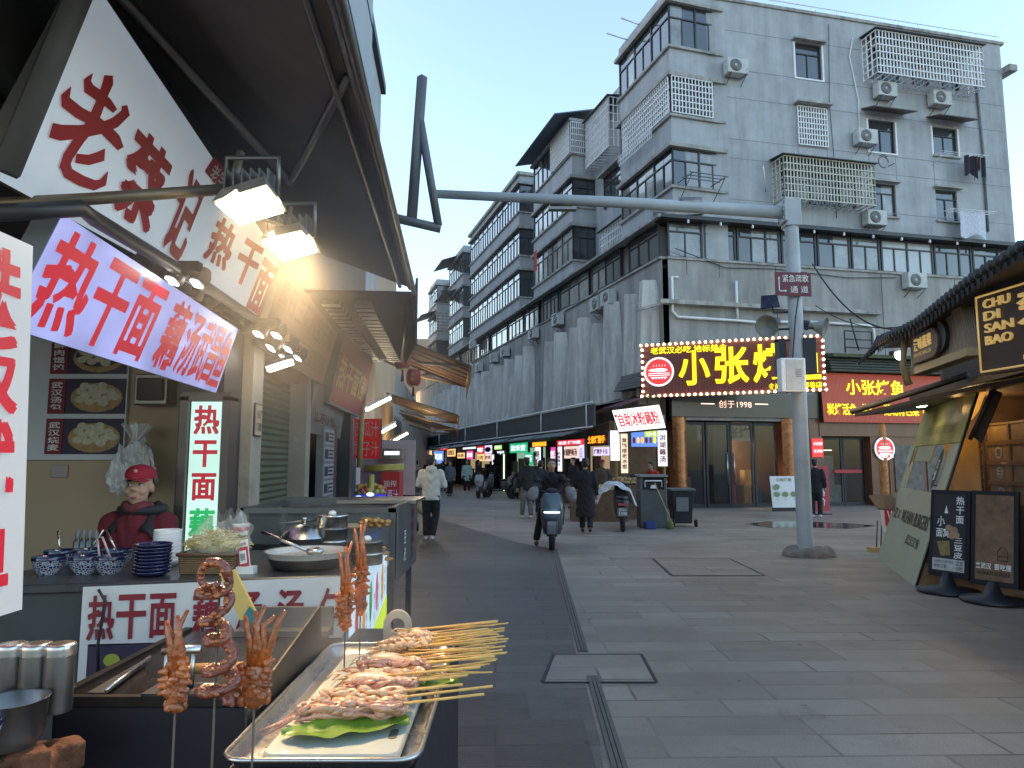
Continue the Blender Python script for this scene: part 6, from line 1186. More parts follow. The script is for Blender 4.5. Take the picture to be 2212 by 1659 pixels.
for loc, e_, r_ in ((FL.p(15, .9, 2.9), 5, 1.4), (FL.p(19.5, .8, 2.5), 6, 1.2)):
    l = bpy.data.lights.new('strip_light', 'POINT'); l.energy = e_; l.color = WARM; l.shadow_soft_size = .25; o = bpy.data.objects.new('strip_light', l); COL.objects.link(o); o.location = loc
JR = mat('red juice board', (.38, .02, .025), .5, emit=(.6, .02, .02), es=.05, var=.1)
def lt(m, a, ex, ey, w, h): m.use(LETW).text('西瓜汁', a+ex*w*.04+ey*h*.55, ex, ey, w*.92, h*.38, .005, .01); m.text('椰子汁', a+ex*w*.04+ey*h*.06, ex, ey, w*.92, h*.38, .005, .01)
JY = 10.6
sign_box('juice_sign', 'hanging red juice sign with two rows of white characters', 'sign', (at(765, 990, JY+.2), at(821, 991, JY), at(821, 904, JY), at(765, 905, JY+.2)), JR, .05, MAROON, lt)
S = T('juice_stall', 'juice stall table with blue cloth front and heaps of fruit', 'stall', at(795, 1085, JY))
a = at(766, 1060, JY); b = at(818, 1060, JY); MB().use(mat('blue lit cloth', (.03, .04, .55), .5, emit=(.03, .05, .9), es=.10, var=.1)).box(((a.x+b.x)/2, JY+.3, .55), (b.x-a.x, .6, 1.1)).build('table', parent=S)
m = MB().use(WHT_E); disc(m, at(800, 1068, JY-.02), .06, .03, .01, 12); disc(m, at(775, 1074, JY-.02), .05, .025, .01, 12); m.build('cloth_print', parent=S)
m = MB(); fm = [mat('fruit %d' % k, c_, .4, var=.3, vs=12) for k, c_ in enumerate(((.5, .28, .05), (.45, .10, .06), (.5, .42, .12), (.2, .28, .05)))]
for k in range(60): m.use(fm[k % 4]); m.ell((a.x+(b.x-a.x)*rnd.random(), JY+.1+.5*rnd.random(), 1.12+.16*rnd.random()*rnd.random()), (.05, .05, .045), 8, 6)
m.use(fm[2]).lathe(V((a.x+.2, JY+.2, 1.15)), [(.05, 0), (.05, .25)], 10); m.build('fruit', label='mixed heap of cut fruit and a yellow jug on the juice stall', cat='fruit')
MB().use(mat('pink back cloth', (.5, .36, .34), .7, var=.1)).box(((a.x+b.x)/2+.1, JY+1.2, 1.5), (.9, .04, .9)).build('back_cloth', label='pale pink cloth hanging behind the juice table', cat='cloth')
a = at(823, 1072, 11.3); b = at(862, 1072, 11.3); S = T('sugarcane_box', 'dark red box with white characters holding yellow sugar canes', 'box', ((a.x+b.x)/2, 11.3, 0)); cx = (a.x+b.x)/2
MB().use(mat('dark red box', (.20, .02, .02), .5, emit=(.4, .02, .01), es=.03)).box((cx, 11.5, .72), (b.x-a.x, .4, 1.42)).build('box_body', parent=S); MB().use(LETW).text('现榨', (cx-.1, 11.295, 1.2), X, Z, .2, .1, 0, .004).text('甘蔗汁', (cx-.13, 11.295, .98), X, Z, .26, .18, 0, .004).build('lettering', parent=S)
m = MB().use(mat('yellow cane', (.55, .42, .10), .4, var=.2))
for k in range(16): z = 1.45+.022*(k//4); m.tube([(cx-.42, 11.35+.06*(k % 4), z), (cx+.17, 11.38+.06*(k % 4), z+.03)], .02, 6)
m.build('sugar_cane', label='stack of yellow sugar canes on the dark red box', cat='sugar cane')
m = MB().use(STEEL).box((cx, 11.55, 1.72), (.34, .3, .16)); m.use(W_E).box((cx, 11.395, 1.73), (.24, .01, .06)); m.build('cane_press', label='steel juice press with a lit window above the sugar canes', cat='press')
# air conditioners
def ac(F, s, z, d, label, grp, rz=0):
    c = F.p(s, d, z); S = T('air_conditioner', label, 'air conditioner', c, grp)
    acw = mat('air conditioner casing', (.55, .56, .54), .5, var=.12, vs=4, stain=.25, ss=3)
    MB().use(acw).fb(F, s-.42, s+.42, d+.05, d+.4, z, z+.58).build('casing', parent=S, bevel=.02)
    M = Matrix((F.e, Z, F.n)).transposed(); m = MB().use(mat('fan grille', (.13, .135, .14), .5)).lathe(F.p(s-.1, d+.402, z+.29), [(.23, 0), (.23, .012), (.05, .014)], 22, M); m.use(acw)
    for r_ in (.07, .13, .19): m.tube([F.p(s-.1+r_*math.cos(t), d+.42, z+.29+r_*math.sin(t)) for t in [i*math.pi/8 for i in range(16)]], .006, 4, closed=True)
    m.lathe(F.p(s-.1, d+.41, z+.29), [(.05, 0), (.04, .02)], 12, M); m.build('fan_grille', parent=S)
    m = MB().use(DARKM)
    for q in (-.3, .3): m.tube([F.p(s+q, d, z-.02), F.p(s+q, d+.42, z-.02), F.p(s+q, d, z-.3)], .014, 5)
    m.build('bracket', parent=S)
EW = 'air conditioners on the end wall'; SW = 'air conditioners along the street side'
ac(FE, 3.0, 15.6, .02, 'air conditioner at the top right corner of the corner balconies', EW); ac(FE, 9.35, 15.5, .02, 'air conditioner under the left part of the biggest window cage', EW); ac(FE, 11.85, 15.45, .02, 'air conditioner under the right part of the biggest window cage', EW)
ac(FE, 8.35, 13.5, .02, 'air conditioner left of a plain window in the middle of the end wall', EW); ac(FE, 8.55, 10.35, .02, 'air conditioner beneath the lower ivory window cage, on the dark roof edge', EW); ac(FE, 10.15, 8.05, .02, 'air conditioner below the pale blinds on the podium wall, by the tiled roof', EW)
for px, py, lb in ((1297, 660, 'left one of two air conditioners side by side on the podium wall'), (1321, 647, 'right one of two air conditioners side by side on the podium wall'), (1211, 693, 'air conditioner beneath the band of windows, between drapery columns'), (1158, 722, 'air conditioner with black hoses beside it on the podium wall'), (1096, 762, 'air conditioner low on the podium wall, one of a closer pair, right'), (1072, 775, 'air conditioner low on the podium wall, left of a closer pair'), (1040, 795, 'last air conditioner on the podium wall before the street bends'), (1026, 745, 'air conditioner hung under the ends of the long balcony windows')):
    s, z = FG.hit(px, py, .1); ac(FG, s, z-.25, .02, lb, SW)
s, z = FG.hit(1285, 312, -1.2); ac(FG, s, z-.3, -1.62, 'air conditioner between the caged windows of the second bay', SW)
# laundry and small things on the walls
def clothes(F, s0, z, items, label, rack=True):
    S = T('laundry', label, 'laundry', F.p(s0, .1, z))
    m = MB().use(WHITEM)
    for d in (.35, .5, .65): m.tube([F.p(s0-.2, d, z), F.p(s0+2.0, d, z+.02)], .012, 5)
    m.tube([F.p(s0, 0, z-.3), F.p(s0, .65, z)], .015, 5); m.tube([F.p(s0+1.2, 0, z-.3), F.p(s0+1.2, .65, z)], .015, 5); m.build('drying_rack', parent=S)
    for o, w_, h_, mt in items:
        MB().use(mt).grid(lambda u, v: F.p(s0+o+w_*u, .5+.04*math.sin(u*9+o*5)+.03*v, z-h_*(1-v)*(1+.1*math.sin(u*7+o))), 8, 5).build('garment', parent=S)
DKC = mat('dark cloth', (.025, .022, .03), .9, var=.3); PKC = mat('maroon cloth', (.10, .03, .035), .9); WHC = mat('pale printed cloth', (.58, .60, .68), .8, var=.35, vs=16)
clothes(FE, 11.55, 13.4, ((1.0, .42, .75, DKC), (1.38, .2, .9, DKC), (1.6, .12, .55, PKC), (1.72, .3, .85, DKC)), 'dark clothes and green hangers drying on a rack under the right-hand window')
clothes(FE, 11.75, 11.15, ((.35, 1.25, .98, WHC),), 'pale printed sheet drying below the lowest right-hand window')
m = MB().use(mat('dark ink', (.07, .065, .06), .9)); cc = FE.p(9.3, .012, 13.02)
m.tube([cc+FE.e*(.22*math.cos(t))+Z*(.22*math.sin(t)) for t in [i*.4 for i in range(14)]], .012, 4); m.tube([cc+FE.e*.2+Z*-.15, cc+FE.e*.5+Z*.0], .014, 4); m.tube([cc+FE.e*-.15+Z*.24, cc+FE.e*.0+Z*.3, cc+FE.e*.18+Z*.22], .012, 4); m.build('wall_drawing', label='faint dark scrawl painted on the end wall between two plain windows', cat='drawing')
MB().use(mat('orange-red cloth', (.45, .05, .03), .8)).grid(lambda u, v: FG.p(12.4+.5*u, .3, FG.hit(1197, 555, .3)[1]+1.1*v), 4, 4).build('hanging_cloth', label='small orange-red cloth hanging from the bay eave along the street', cat='cloth')

# cables and conduits strung over the old walls
for k, (pts, lb) in enumerate((([(.5, 9.0), (2.4, 8.42), (4.4, 8.5), (7.4, 8.35), (9.5, 8.48)], 'thin black cable looping along the sill of the podium wall'), ([(7.05, 10.6), (7.1, 12.3), (7.0, 15.2), (7.15, 18.3)], 'dark cable running straight up the end wall beside the barred window'), ([(8.25, 14.0), (8.3, 15.4), (8.0, 17.1), (8.2, 17.9)], 'slanting pipe from the middle air conditioner up to the big cage'), ([(13.9, 10.6), (13.95, 14.0), (13.85, 17.5)], 'pale drain pipe down the right side of the end wall'), ([(4.15, 11.4), (3.75, 12.1)], 'short metal bar sticking out beside the ivory cage'))):
    MB().use((CABM, CABM, WHITEM, MIDM, WHITEM)[k]).tube([FE.p(a_, .06 if k != 4 else .06+.5*i_, z_) for i_, (a_, z_) in enumerate(pts)], (.015, .014, .022, .05, .025)[k], 6).build('cable' if k < 2 else 'wall_pipe', label=lb, cat='cable' if k < 2 else 'pipe')
MB().use(CABM).tube([FG.p(s_, .75+.1*math.sin(s_), 8.35-.12*math.sin(s_*.9)**2) for s_ in [i*1.2 for i in range(22)]], .02, 5).build('cable', label='black cable bundle sagging along the long podium wall above the drapery columns', cat='cable')
# ================================================================ tiled kiosk on the right
FK = frame_ang((6.3, 10.5, 0), 12, -1)
WD = mat('dark stained wood', (.05, .028, .018), .5, var=.3, vs=4, bump=.15, bs=25); WL = wave(mat('wooden slats', (.24, .16, .10), .55, var=.3, vs=3), 14, 'X', .8, .7)
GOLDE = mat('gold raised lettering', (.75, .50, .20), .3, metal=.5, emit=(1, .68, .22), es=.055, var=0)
KI = T('food_kiosk', 'dark wooden food kiosk with a black tiled roof and gold lettered signs', 'kiosk', FK.p(-2, -1.5, 0))
mb = MB().use(WD); mb.fb(FK, -7, 1.5, -3.2, -3.1, 0, 3.6); mb.fb(FK, 1.4, 1.5, -3.1, -.6, 0, 3.6); mb.fb(FK, -7, -1.30, -.86, -.74, 0, 2.9); mb.fb(FK, -7, 1.5, -3.1, -.1, 2.62, 2.72); mb.build('wall', parent=KI)
# roof: eave line from the street, tiles running up to the ridge
el = [FK.hit(x, y, .85) for x, y in ((1900, 738), (1930, 718), (1985, 690), (2040, 645), (2110, 590), (2212, 524))]
el += [(el[-1][0]-1.2, el[-1][1]+.03), (el[-1][0]-3.0, el[-1][1]+.04)]
def eave(t):
    k = min(len(el)-2, int(t*(len(el)-1))); q = t*(len(el)-1)-k; return el[k][0]*(1-q)+el[k+1][0]*q, el[k][1]*(1-q)+el[k+1][1]*q
mb = MB().use(TILE)
def rf(u, v): s, z = eave(u); return FK.p(s-.15*v, .85-3.0*v, z+1.35*v**1.2+.035*abs(math.sin(u*math.pi*34)))
mb.grid(rf, 136, 8); mb.grid(lambda u, v: rf(1-u, v)-Z*.05, 40, 4); mb.build('tiled_roof', parent=KI)
mb = MB().use(TILE); M0 = Matrix((FK.e, Z, FK.n)).transposed()
for i in range(47):
    s, z = eave((i+.5)/47); mb.lathe(FK.p(s, .80, z-.03), [(.052, 0), (.052, .10), (.03, .11)], 10, M0)
    mb.add([FK.p(s-.055, .88, z-.06), FK.p(s+.055, .88, z-.06), FK.p(s+.03, .88, z-.15), FK.p(s, .88, z-.19), FK.p(s-.03, .88, z-.15)], [(4, 3, 2, 1, 0), (0, 1, 2, 3, 4)])
mb.build('eave_tiles', parent=KI)
mb = MB().use(TILE)
tip = FK.p(el[0][0], .85, el[0][1])
mb.tube([rf(.0, v) for v in [i/8 for i in range(9)]], .07, 8); 
for k in range(6): mb.tube([tip+V((-.0, 0, .05))-FK.e*-.05*k-Z*.02*k, tip+FK.e*.05*k+FK.n*.02*k+V((-.04-.02*k, .01*k, -.12-.035*k))], [.05, .02], 6)
for k in range(8): mb.tube([rf(k*.004, .02*k)+Z*.06, rf(k*.004, .02*k)+FK.e*.10+Z*(.0-.02*(k % 3))], .05, 6)
mb.build('ridge_end', parent=KI)
mb = MB().use(WD).grid(lambda u, v: FK.p(eave(1-u)[0], .82-.6*v, eave(1-u)[1]-.10-.0*v), 30, 1); mb.build('soffit', parent=KI)
def kp(x, y, d): s, z = FK.hit(x, y, d); return FK.p(s, d, z)
def quad(c4, d): 
    q = [kp(x, y, d) for x, y in c4]; return q
# slatted wooden fascia with the oval-ended sign
q = quad(((1969, 812), (2094, 768), (2076, 662), (1966, 728)), .68)
MB().use(WL).slab(q[0], q[1], q[2], q[3], .12).build('slatted_fascia', parent=KI)
mb = MB().use(mat('lit wooden rail', (.42, .27, .12), .5, var=.2)); mb.slab(q[0]+FK.n*.03, q[1]+FK.n*.03, q[1]+FK.n*.03+Z*.09, q[0]+FK.n*.03+Z*.09, .2); mb.slab(q[3]+FK.n*.03-Z*.02, q[2]+FK.n*.03-Z*.02, q[2]+FK.n*.03+Z*.05, q[3]+FK.n*.03+Z*.05, .2); mb.tube([q[0]+FK.n*.04-Z*.12, q[0]+FK.n*.1+FK.e*.02+Z*.15, q[3]+FK.n*.06], [.06, .04, .05], 6); mb.build('fascia_rail', parent=KI)
BRN = mat('brown carved board', (.11, .055, .03), .45, var=.2, vs=5)
a, b, c, d = quad(((1972, 788), (2024, 762), (2022, 694), (1968, 728)), .76); E = -FK.e
S = T('kiosk_sign', 'brown wooden sign with raised gold characters and a rounded right end', 'sign', (a+b)/2)
w_ = (b-a).dot(E); h_ = (d-a).z; pts = [a, a+E*w_*.8]
for k in range(9): an = -math.pi/2+math.pi*k/8; pts.append(a+E*(w_*.8+w_*.26*math.cos(an))+Z*(h_*.5+h_*.5*math.sin(an)))
pts += [a+Z*h_]
MB().use(BRN).prism(pts, -FK.n*.1).build('board', parent=S, bevel=.01)
m = MB().use(GOLDE).text('漢味蒸菜', a+E*w_*.12+Z*h_*.42, E, Z, w_*.72, h_*.42, .012, .014, ext=.012); m.text('HAN WEI ZHENG CAI', a+E*w_*.12+Z*h_*.2, E, Z, w_*.7, h_*.13, .0, .014); m.build('lettering', parent=S)
MB().use(BLACK).prism([p+E*.16-FK.n*.03+Z*.04 for p in pts[1:-1]], -FK.n*.12).build('sign_back', parent=S)
# big dark board with pinyin
FB = frame_ang((0, 0, 0), -6, -1); yb = kp(2100, 720, .80).y; a = at(2117.5, 811, yb); d = at(2086, 640, yb); E = -FB.e; w_ = 2.0; h_ = d.z-a.z
S = T('kiosk_sign', 'large dark brown board with gold outline and raised gold letters CHU DI SAN BAO', 'sign', a)
MB().use(mat('dark brown board', (.05, .026, .02), .4, var=.2, vs=3, coat=.2)).slab(a, a+E*w_, a+E*w_+Z*h_, a+Z*h_, .1).build('board', parent=S)
m = MB().use(GOLDE); t_ = .02
for p0, p1 in ((a+E*.03+Z*.03, a+E*w_+Z*.03), (a+E*.03+Z*.03, a+E*.03+Z*h_*.97), (a+E*.03+Z*h_*.97, a+E*w_+Z*h_*.97)): m.tube([p0+FB.n*.012, p1+FB.n*.012], .011, 6)
m.build('gold_border', parent=S)
m = MB().use(GOLDE)
for k, tx in enumerate(('CHU', 'DI', 'SAN', 'BAO')): m.text(tx, a+E*.13+Z*(h_*(.80-.15*k)), E, Z, (.34, .2, .36, .34)[k], h_*.11, .007, .03, ext=.025)
for ch, u, v in (('楚', .56, .50), ('地', 1.28, .50), ('三', .60, .10), ('宝', 1.28, .06)): m.text(ch, a+E*u+Z*h_*v, E, Z, .66, h_*.40, .02, .03, ext=.025)
m.build('lettering', parent=S)
# dark plank awning below the signs
mb = MB().use(mat('grey weathered plank', (.10, .085, .075), .6, var=.3, vs=6)); p0, p1 = at(1838, 890, 11.0), at(2010, 836, 10.2); mb.tube([p0, p1, at(2090, 810, 9.4)], .045, 4); mb.use(MAT if False else WD); pA, pB = at(1846, 893, 10.9), at(2120, 830, 8.7)
mb.hexa([pA-Z*.05, pB-Z*.05, FK.p(-2.2, -.3, 2.55), FK.p(1.5, -.3, 2.45), pA, pB, FK.p(-2.2, -.3, 2.6), FK.p(1.5, -.3, 2.5)]); mb.build('plank_awning', parent=KI)
c = at(1988, 876, 10.6); S = T('kiosk_lamp', 'small white lamp under the kiosk plank awning', 'lamp', c); MB().use(SPW).ell(c, (.10, .06, .03), 12, 6).build('lamp_glass', parent=S); MB().use(DARKM).box(c+Z*.05, (.2, .14, .05)).build('casing', parent=S)
c = at(2112, 858, 9.2); mb = MB().use(mat('amber lit panel', (.5, .25, .06), .4, emit=(1, .45, .08), es=.12, var=.3)); mb.slab(at(2093, 905, 9.3), at(2108, 885, 9.2), at(2126, 838, 9.2), at(2108, 846, 9.3), .04); mb.build('amber_panel', label='small amber lit wooden panel between the kiosk post and the slanted board', cat='panel')
for loc, e_, col in ((FK.p(.55, -.7, 2.3), 12, (1, .62, .25)), (FK.p(-.9, -.05, 2.3), 2.6, (1, .58, .22)), (FK.p(.2, 1.35, 2.75), 3.5, (1, .7, .35))):
    l = bpy.data.lights.new('kiosk_light', 'POINT'); l.energy = e_; l.color = col; l.shadow_soft_size = .12; o = bpy.data.objects.new('kiosk_light', l); COL.objects.link(o); o.location = loc
mb = MB().use(WD); mb.tube([at(2150, 830, 9.0), at(2095, 950, 9.2)], .03, 4); mb.slab(at(2098, 940, 9.25), at(2118, 957, 9.15), at(2164, 848, 9.0), at(2140, 838, 9.1), .03); mb.build('slanted_board', label='dark slanted wooden board under the big kiosk sign', cat='board')
mb = MB().use(mat('tan kiosk panel', (.50, .32, .15), .6, var=.15, vs=2)); s1, z0 = FK.hit(2050, 1110, -.4); s0, z1 = FK.hit(2110, 950, -.4); mb.fb(FK, s0, s1, -.46, -.4, .75, 1.95); mb.build('side_panel', parent=KI)
# leaning olive board with a serving gap
BD = mat('pale olive board', (.36, .37, .26), .55, var=.1, vs=4); 
a, b = gp(1895, 1205), gp(1974, 1266); c, d = at(2102, 856, 9.75), at(1991, 868, 11.6)
ex = (b-a).normalized(); ey = ((c-b)+(d-a)).normalized(); nn = ex.cross(ey).normalized(); w_ = (b-a).length; h_ = (d-a).dot(ey)
ey = (ey-ex*ey.dot(ex)*.7).normalized()
S = T('leaning_board', 'tall olive green leaning board with black burger lettering and an open serving gap', 'board', a)
Q = lambda u, v: a+ex*w_*u+ey*h_*v
MB().use(BD).slab(Q(0, 0), Q(1, 0), Q(1, .47), Q(0, .47), .03).build('lower_panel', parent=S)
yl = mat('yellow-lit printed panel', (.40, .36, .10), .55, var=.35, vs=3)
MB().use(yl).slab(Q(0, .74), Q(1, .74), Q(1, 1.0), Q(0, 1.0), .03).build('upper_panel', parent=S)
for u0, u1, v0 in ((0, .10, .475), (.84, 1, .475), (.12, .55, .64)): MB().use(BD).slab(Q(u0, v0), Q(u1, v0), Q(u1, .735), Q(u0, .735), .03).build('side_strip', parent=S)
OL = mat('dark olive lettering', (.03, .035, .015), .6)
m = MB().use(OL); m.text('WUHAN BURGERS', Q(.30, .27)+nn*.002, ex, ey, w_*.62, h_*.075, .015, .004); m.text('汉 X', Q(.08, .275), ex, ey, w_*.17, h_*.07, .015, .004); m.text('武汉汉堡', Q(.56, .165), ex, ey, w_*.30, h_*.055, .01, .004); m.use(mat('faint ochre print', (.26, .22, .06), .6)); m.text('武汉汉堡', Q(.3, .88), ex, ey, w_*.45, h_*.05, .0, .004); m.text('武汉汉堡', Q(.25, .8), ex, ey, w_*.6, h_*.05, .0, .004); m.build('lettering', parent=S)
MB().use(BLACK).tube([Q(1, 0)+nn*-.03, Q(1, 1)+nn*-.03], .018, 4).build('edge_strip', parent=S)
p = Q(.05, .62)+nn*.05; MB().use(mat('pale green card', (.35, .42, .34), .6)).slab(p, p+ex*.28, p+ex*.28+ey*.3, p+ey*.3, .01).build('price_card', label='small pale green card clipped to the leaning board', cat='card')
p = Q(.80, .50)+nn*.02; m = MB().use(mat('grey oval board', (.16, .18, .17), .6, var=.2)); disc(m, p+ey*.25, .14, .3, .01, 20, ex, ey); m.use(OL); disc(m, p+ey*.25, .12, .27, .013, 20, ex, ey); m.use(LETW).vtext('汉堡', p+ex*-.06+ey*.08, ex, ey, .12, .32, .1, lift=.018); m.build('oval_board', label='dark oval board leaning at the right of the serving gap', cat='board')
# counter with food, lit from inside
mb = MB().use(WD).fb(FK, -.4, 1.1, -.75, -.05, 0, .92); mb.use(BAMB).fb(FK, -.45, 1.15, -.8, .05, .921, .96); mb.build('kiosk_counter', label='wooden kiosk counter behind the leaning board', cat='counter')
mb = MB(); fm2 = [mat('kiosk food %d' % k, c_, .5, var=.4, vs=20) for k, c_ in enumerate(((.55, .38, .12), (.5, .3, .12), (.45, .45, .2), (.6, .5, .3)))]
for k in range(50): mb.use(fm2[k % 4]); mb.ell(FK.p(-.35+1.4*rnd.random(), -.7+.6*rnd.random(), .98+.05*rnd.random()), (.06, .05, .04), 8, 5)
mb.lathe(FK.p(.35, -.2, .97), [(.04, 0), (.05, .28), (.02, .32)], 12); mb.build('kiosk_food', label='warmly lit trays of snacks on the kiosk counter', cat='food')
a = at(1897, 1098, 11.9); mb = MB().use(WICK); mb.slab(a, a+V((.36, -.1, -.02)), a+V((.32, .15, .22)), a+V((-.02, .25, .2)), .03); mb.build('wicker_tray', label='woven tray tilted at the left end of the kiosk counter', cat='tray')
a = gp(1908, 1150, .35); MB().use(WHITE).slab(a, a+V((.22, -.05, 0)), a+V((.2, -.03, .52)), a+V((-.02, .02, .52)), .02).use(mat('pink print', (.45, .03, .14), .5)).slab(a+V((.04, -.03, .12)), a+V((.18, -.06, .12)), a+V((.17, -.05, .45)), a+V((.03, -.02, .45)), .015).use(LETW).text('V', a+V((.06, -.045, .18)), X, Z, .09, .2, .01, .01).build('side_card', label='white card with a pink print at the foot of the kiosk counter', cat='card')
m = MB().use(DARKM); a = gp(1893, 1192); m.tube([a, a+V((.06, .02, .55))], .012, 6); m.tube([a+V((.08, 0, 0)), a+V((.12, .0, .45))], .012, 6); m.use(BAMB).box(a+V((-.02, 0, .04)), (.2, .2, .08)); m.build('prop_stand', label='thin dark prop on a small wooden block behind the leaning board', cat='stand')
# chalk boards
def chalk(bl, br, Y, hgt, label, face, fn):
    a = at(*bl, Y); b = at(*br, Y-.35); b.z = a.z; ex = (b-a).normalized(); up = (Z*1-ex.cross(Z)*-.16); up = (Z-ex.cross(Z)*.16).normalized(); w_ = (b-a).length; S = T('chalk_board', label, 'board', V((a.x, a.y, 0)))
    MB().use(BLACK).slab(a-ex*.05-up*.06, b+ex*.05-up*.06, b+ex*.05+up*(hgt+.05), a-ex*.05+up*(hgt+.05), .04).build('board_frame', parent=S)
    nn = ex.cross(up).normalized(); MB().use(face).slab(a+nn*.003, b+nn*.003, b+up*hgt+nn*.003, a+up*hgt+nn*.003, .02).build('board_face', parent=S)
    m = MB(); fn(m, a+nn*.005, ex, up, w_, hgt); m.build('lettering', parent=S)
    c = (a+b)/2; c = V((c.x, c.y, 0))-nn*-.03; MB().use(BLACK).lathe(V((c.x, c.y, 0)), [(.34, .02), (.34, .05), (.1, .09), (.04, a.z)], 20).build('foot', parent=S); return S
def f1(m, a, ex, ey, w, h):
    m.use(LETW); m.vtext('热干面', a+ex*w*.70+ey*h*.62, ex, ey, w*.26, h*.36, .08, off=.02, lift=.003); m.text('小', a+ex*w*.12+ey*h*.58, ex, ey, w*.24, h*.13, .02, .003); m.text('面窝', a+ex*w*.10+ey*h*.44, ex, ey, w*.42, h*.12, .02, .003); m.flat([(w*.34, h*.75), (w*.46, h*.75), (w*.40, h*.86)], [(0, 1, 2)], a, ex, ey, .003)
    m.vtext('三豆皮', a+ex*w*.66+ey*h*.18, ex, ey, w*.28, h*.28, .08, off=.02, lift=.003)
    m.use(mat('printed dough ring', (.40, .25, .15), .6, var=.3, vs=20))
    for x, y in ((.5, .56), (.66, .54), (.6, .47), (.72, .48)): disc(m, a+ex*w*x+ey*h*y, w*.12, h*.045, .005+.0005*x, 14, ex, ey)
    m.use(mat('printed filling', (.28, .2, .07), .6, var=.4, vs=30)); m.flat([(w*.12, h*.38), (w*.52, h*.40), (w*.56, h*.22), (w*.26, h*.2)], [(3, 2, 1, 0)], a, ex, ey, .003)
    m.use(mat('printed pale strip', (.5, .5, .48), .6)); m.flat([(0, h*.02), (w, h*.02), (w, h*.17), (0, h*.17)], [(0, 1, 2, 3)], a, ex, ey, .003); m.use(BLACK).text('非物质文化遗产美食', a+ex*w*.06+ey*h*.11, ex, ey, w*.6, h*.04, 0, .005); m.text('吃吃三宝', a+ex*w*.06+ey*h*.05, ex, ey, w*.4, h*.045, .01, .005); m.text('汉派', a+ex*w*.74+ey*h*.095, ex, ey, w*.22, h*.06, .01, .005); m.text('小吃', a+ex*w*.74+ey*h*.03, ex, ey, w*.22, h*.06, .01, .005)
chalk((2014, 1232), (2084, 1252), 9.1, .96, 'narrow black board with white snack writing and food pictures', mat('charcoal board', (.03, .03, .033), .6, var=.2), f1)
def f2(m, a, ex, ey, w, h):
    m.use(LETW).text('来武汉', a+ex*w*.02+ey*h*.13, ex, ey, w*.42, h*.07, .02, .003); m.text('要吃堡', a+ex*w*.52+ey*h*.13, ex, ey, w*.44, h*.07, .02, .003); m.use(BLACK).text('WUHAN BURGER', a+ex*w*.04+ey*h*.06, ex, ey, w*.9, h*.05, .01, .003)
    for k in range(3): m.tube([a+ex*(w*.60+w*.26*q)+ey*(h*(.24+.05*k)+(h*.06*math.sin(math.pi*q) if k == 2 else 0)) for q in [i/8 for i in range(9)]], .004, 4)
    m.tube([a+ex*w*.6+ey*h*.24, a+ex*w*.6+ey*h*.34], .004, 4); m.tube([a+ex*w*.86+ey*h*.24, a+ex*w*.86+ey*h*.34], .004, 4)
chalk((2106, 1250), (2190, 1274), 8.5, .98, 'brown wood-grained board with white characters over WUHAN BURGER', wave(mat('wood grain board', (.20, .115, .065), .5, var=.4, vs=7), 6, 'X', .2, .2), f2)
# stacked wooden crates with emblems
sC = FK.hit(2136, 1000, -.38)[0]
CRM = mat('light crate wood', (.22, .145, .085), .6, var=.3, vs=6, bump=.3, bs=30)
EM = mat('pale emblem cloth', (.33, .34, .36), .7, var=.3, vs=20)
for k in range(4):
    z0 = 1.05+k*.265; S = T('wooden_crate', ('lowest of four stacked wooden crates, partly hidden by the brown board', 'second crate from the bottom, with a pale curled emblem', 'third crate from the bottom, with a dark cone emblem', 'topmost of four stacked wooden crates, without an emblem')[k], 'crate', FK.p(sC-.8, -.5, z0), 'wooden crates stacked at the kiosk')
    MB().use(CRM).fb(FK, sC-1.6, sC, -.66, -.38, z0+.015, z0+.25).build('crate_body', parent=S, bevel=.012)
    m = MB().use(WOOD).fb(FK, sC-1.6, sC+.02, -.378, -.36, z0+.0, z0+.03); m.fb(FK, sC-1.6, sC+.02, -.378, -.36, z0+.235, z0+.262); m.fb(FK, sC-.68, sC-.63, -.378, -.362, z0+.03, z0+.235); m.build('crate_rail', parent=S)
    if k in (0, 1, 2): m = MB().use(EM); disc(m, FK.p(sC-.33, -.376, z0+.135), .10, .08, .002, 14, -FK.e); m.use(BLACK).text('宝三楚'[k], FK.p(sC-.27, -.374, z0+.085), -FK.e, Z, .12, .10, .01, .003); m.build('emblem', parent=S)
mb = MB().use(WD).fb(FK, sC-1.7, sC+.05, -.7, -.35, 0, 1.04); mb.build('crate_stand', label='dark stand below the stacked wooden crates', cat='stand')
m = MB().use(DARKM)
for i in range(5): m.tube([FK.p(sC+.08, -.36, .9+i*.2), FK.p(sC+.2, -.36, .98+i*.2)], .012, 5)
m.tube([FK.p(sC+.08, -.36, .6), FK.p(sC+.08, -.36, 2.0)], .014, 5); m.tube([FK.p(sC+.2, -.36, .6), FK.p(sC+.2, -.36, 2.0)], .014, 5); m.build('lattice_strip', parent=KI)
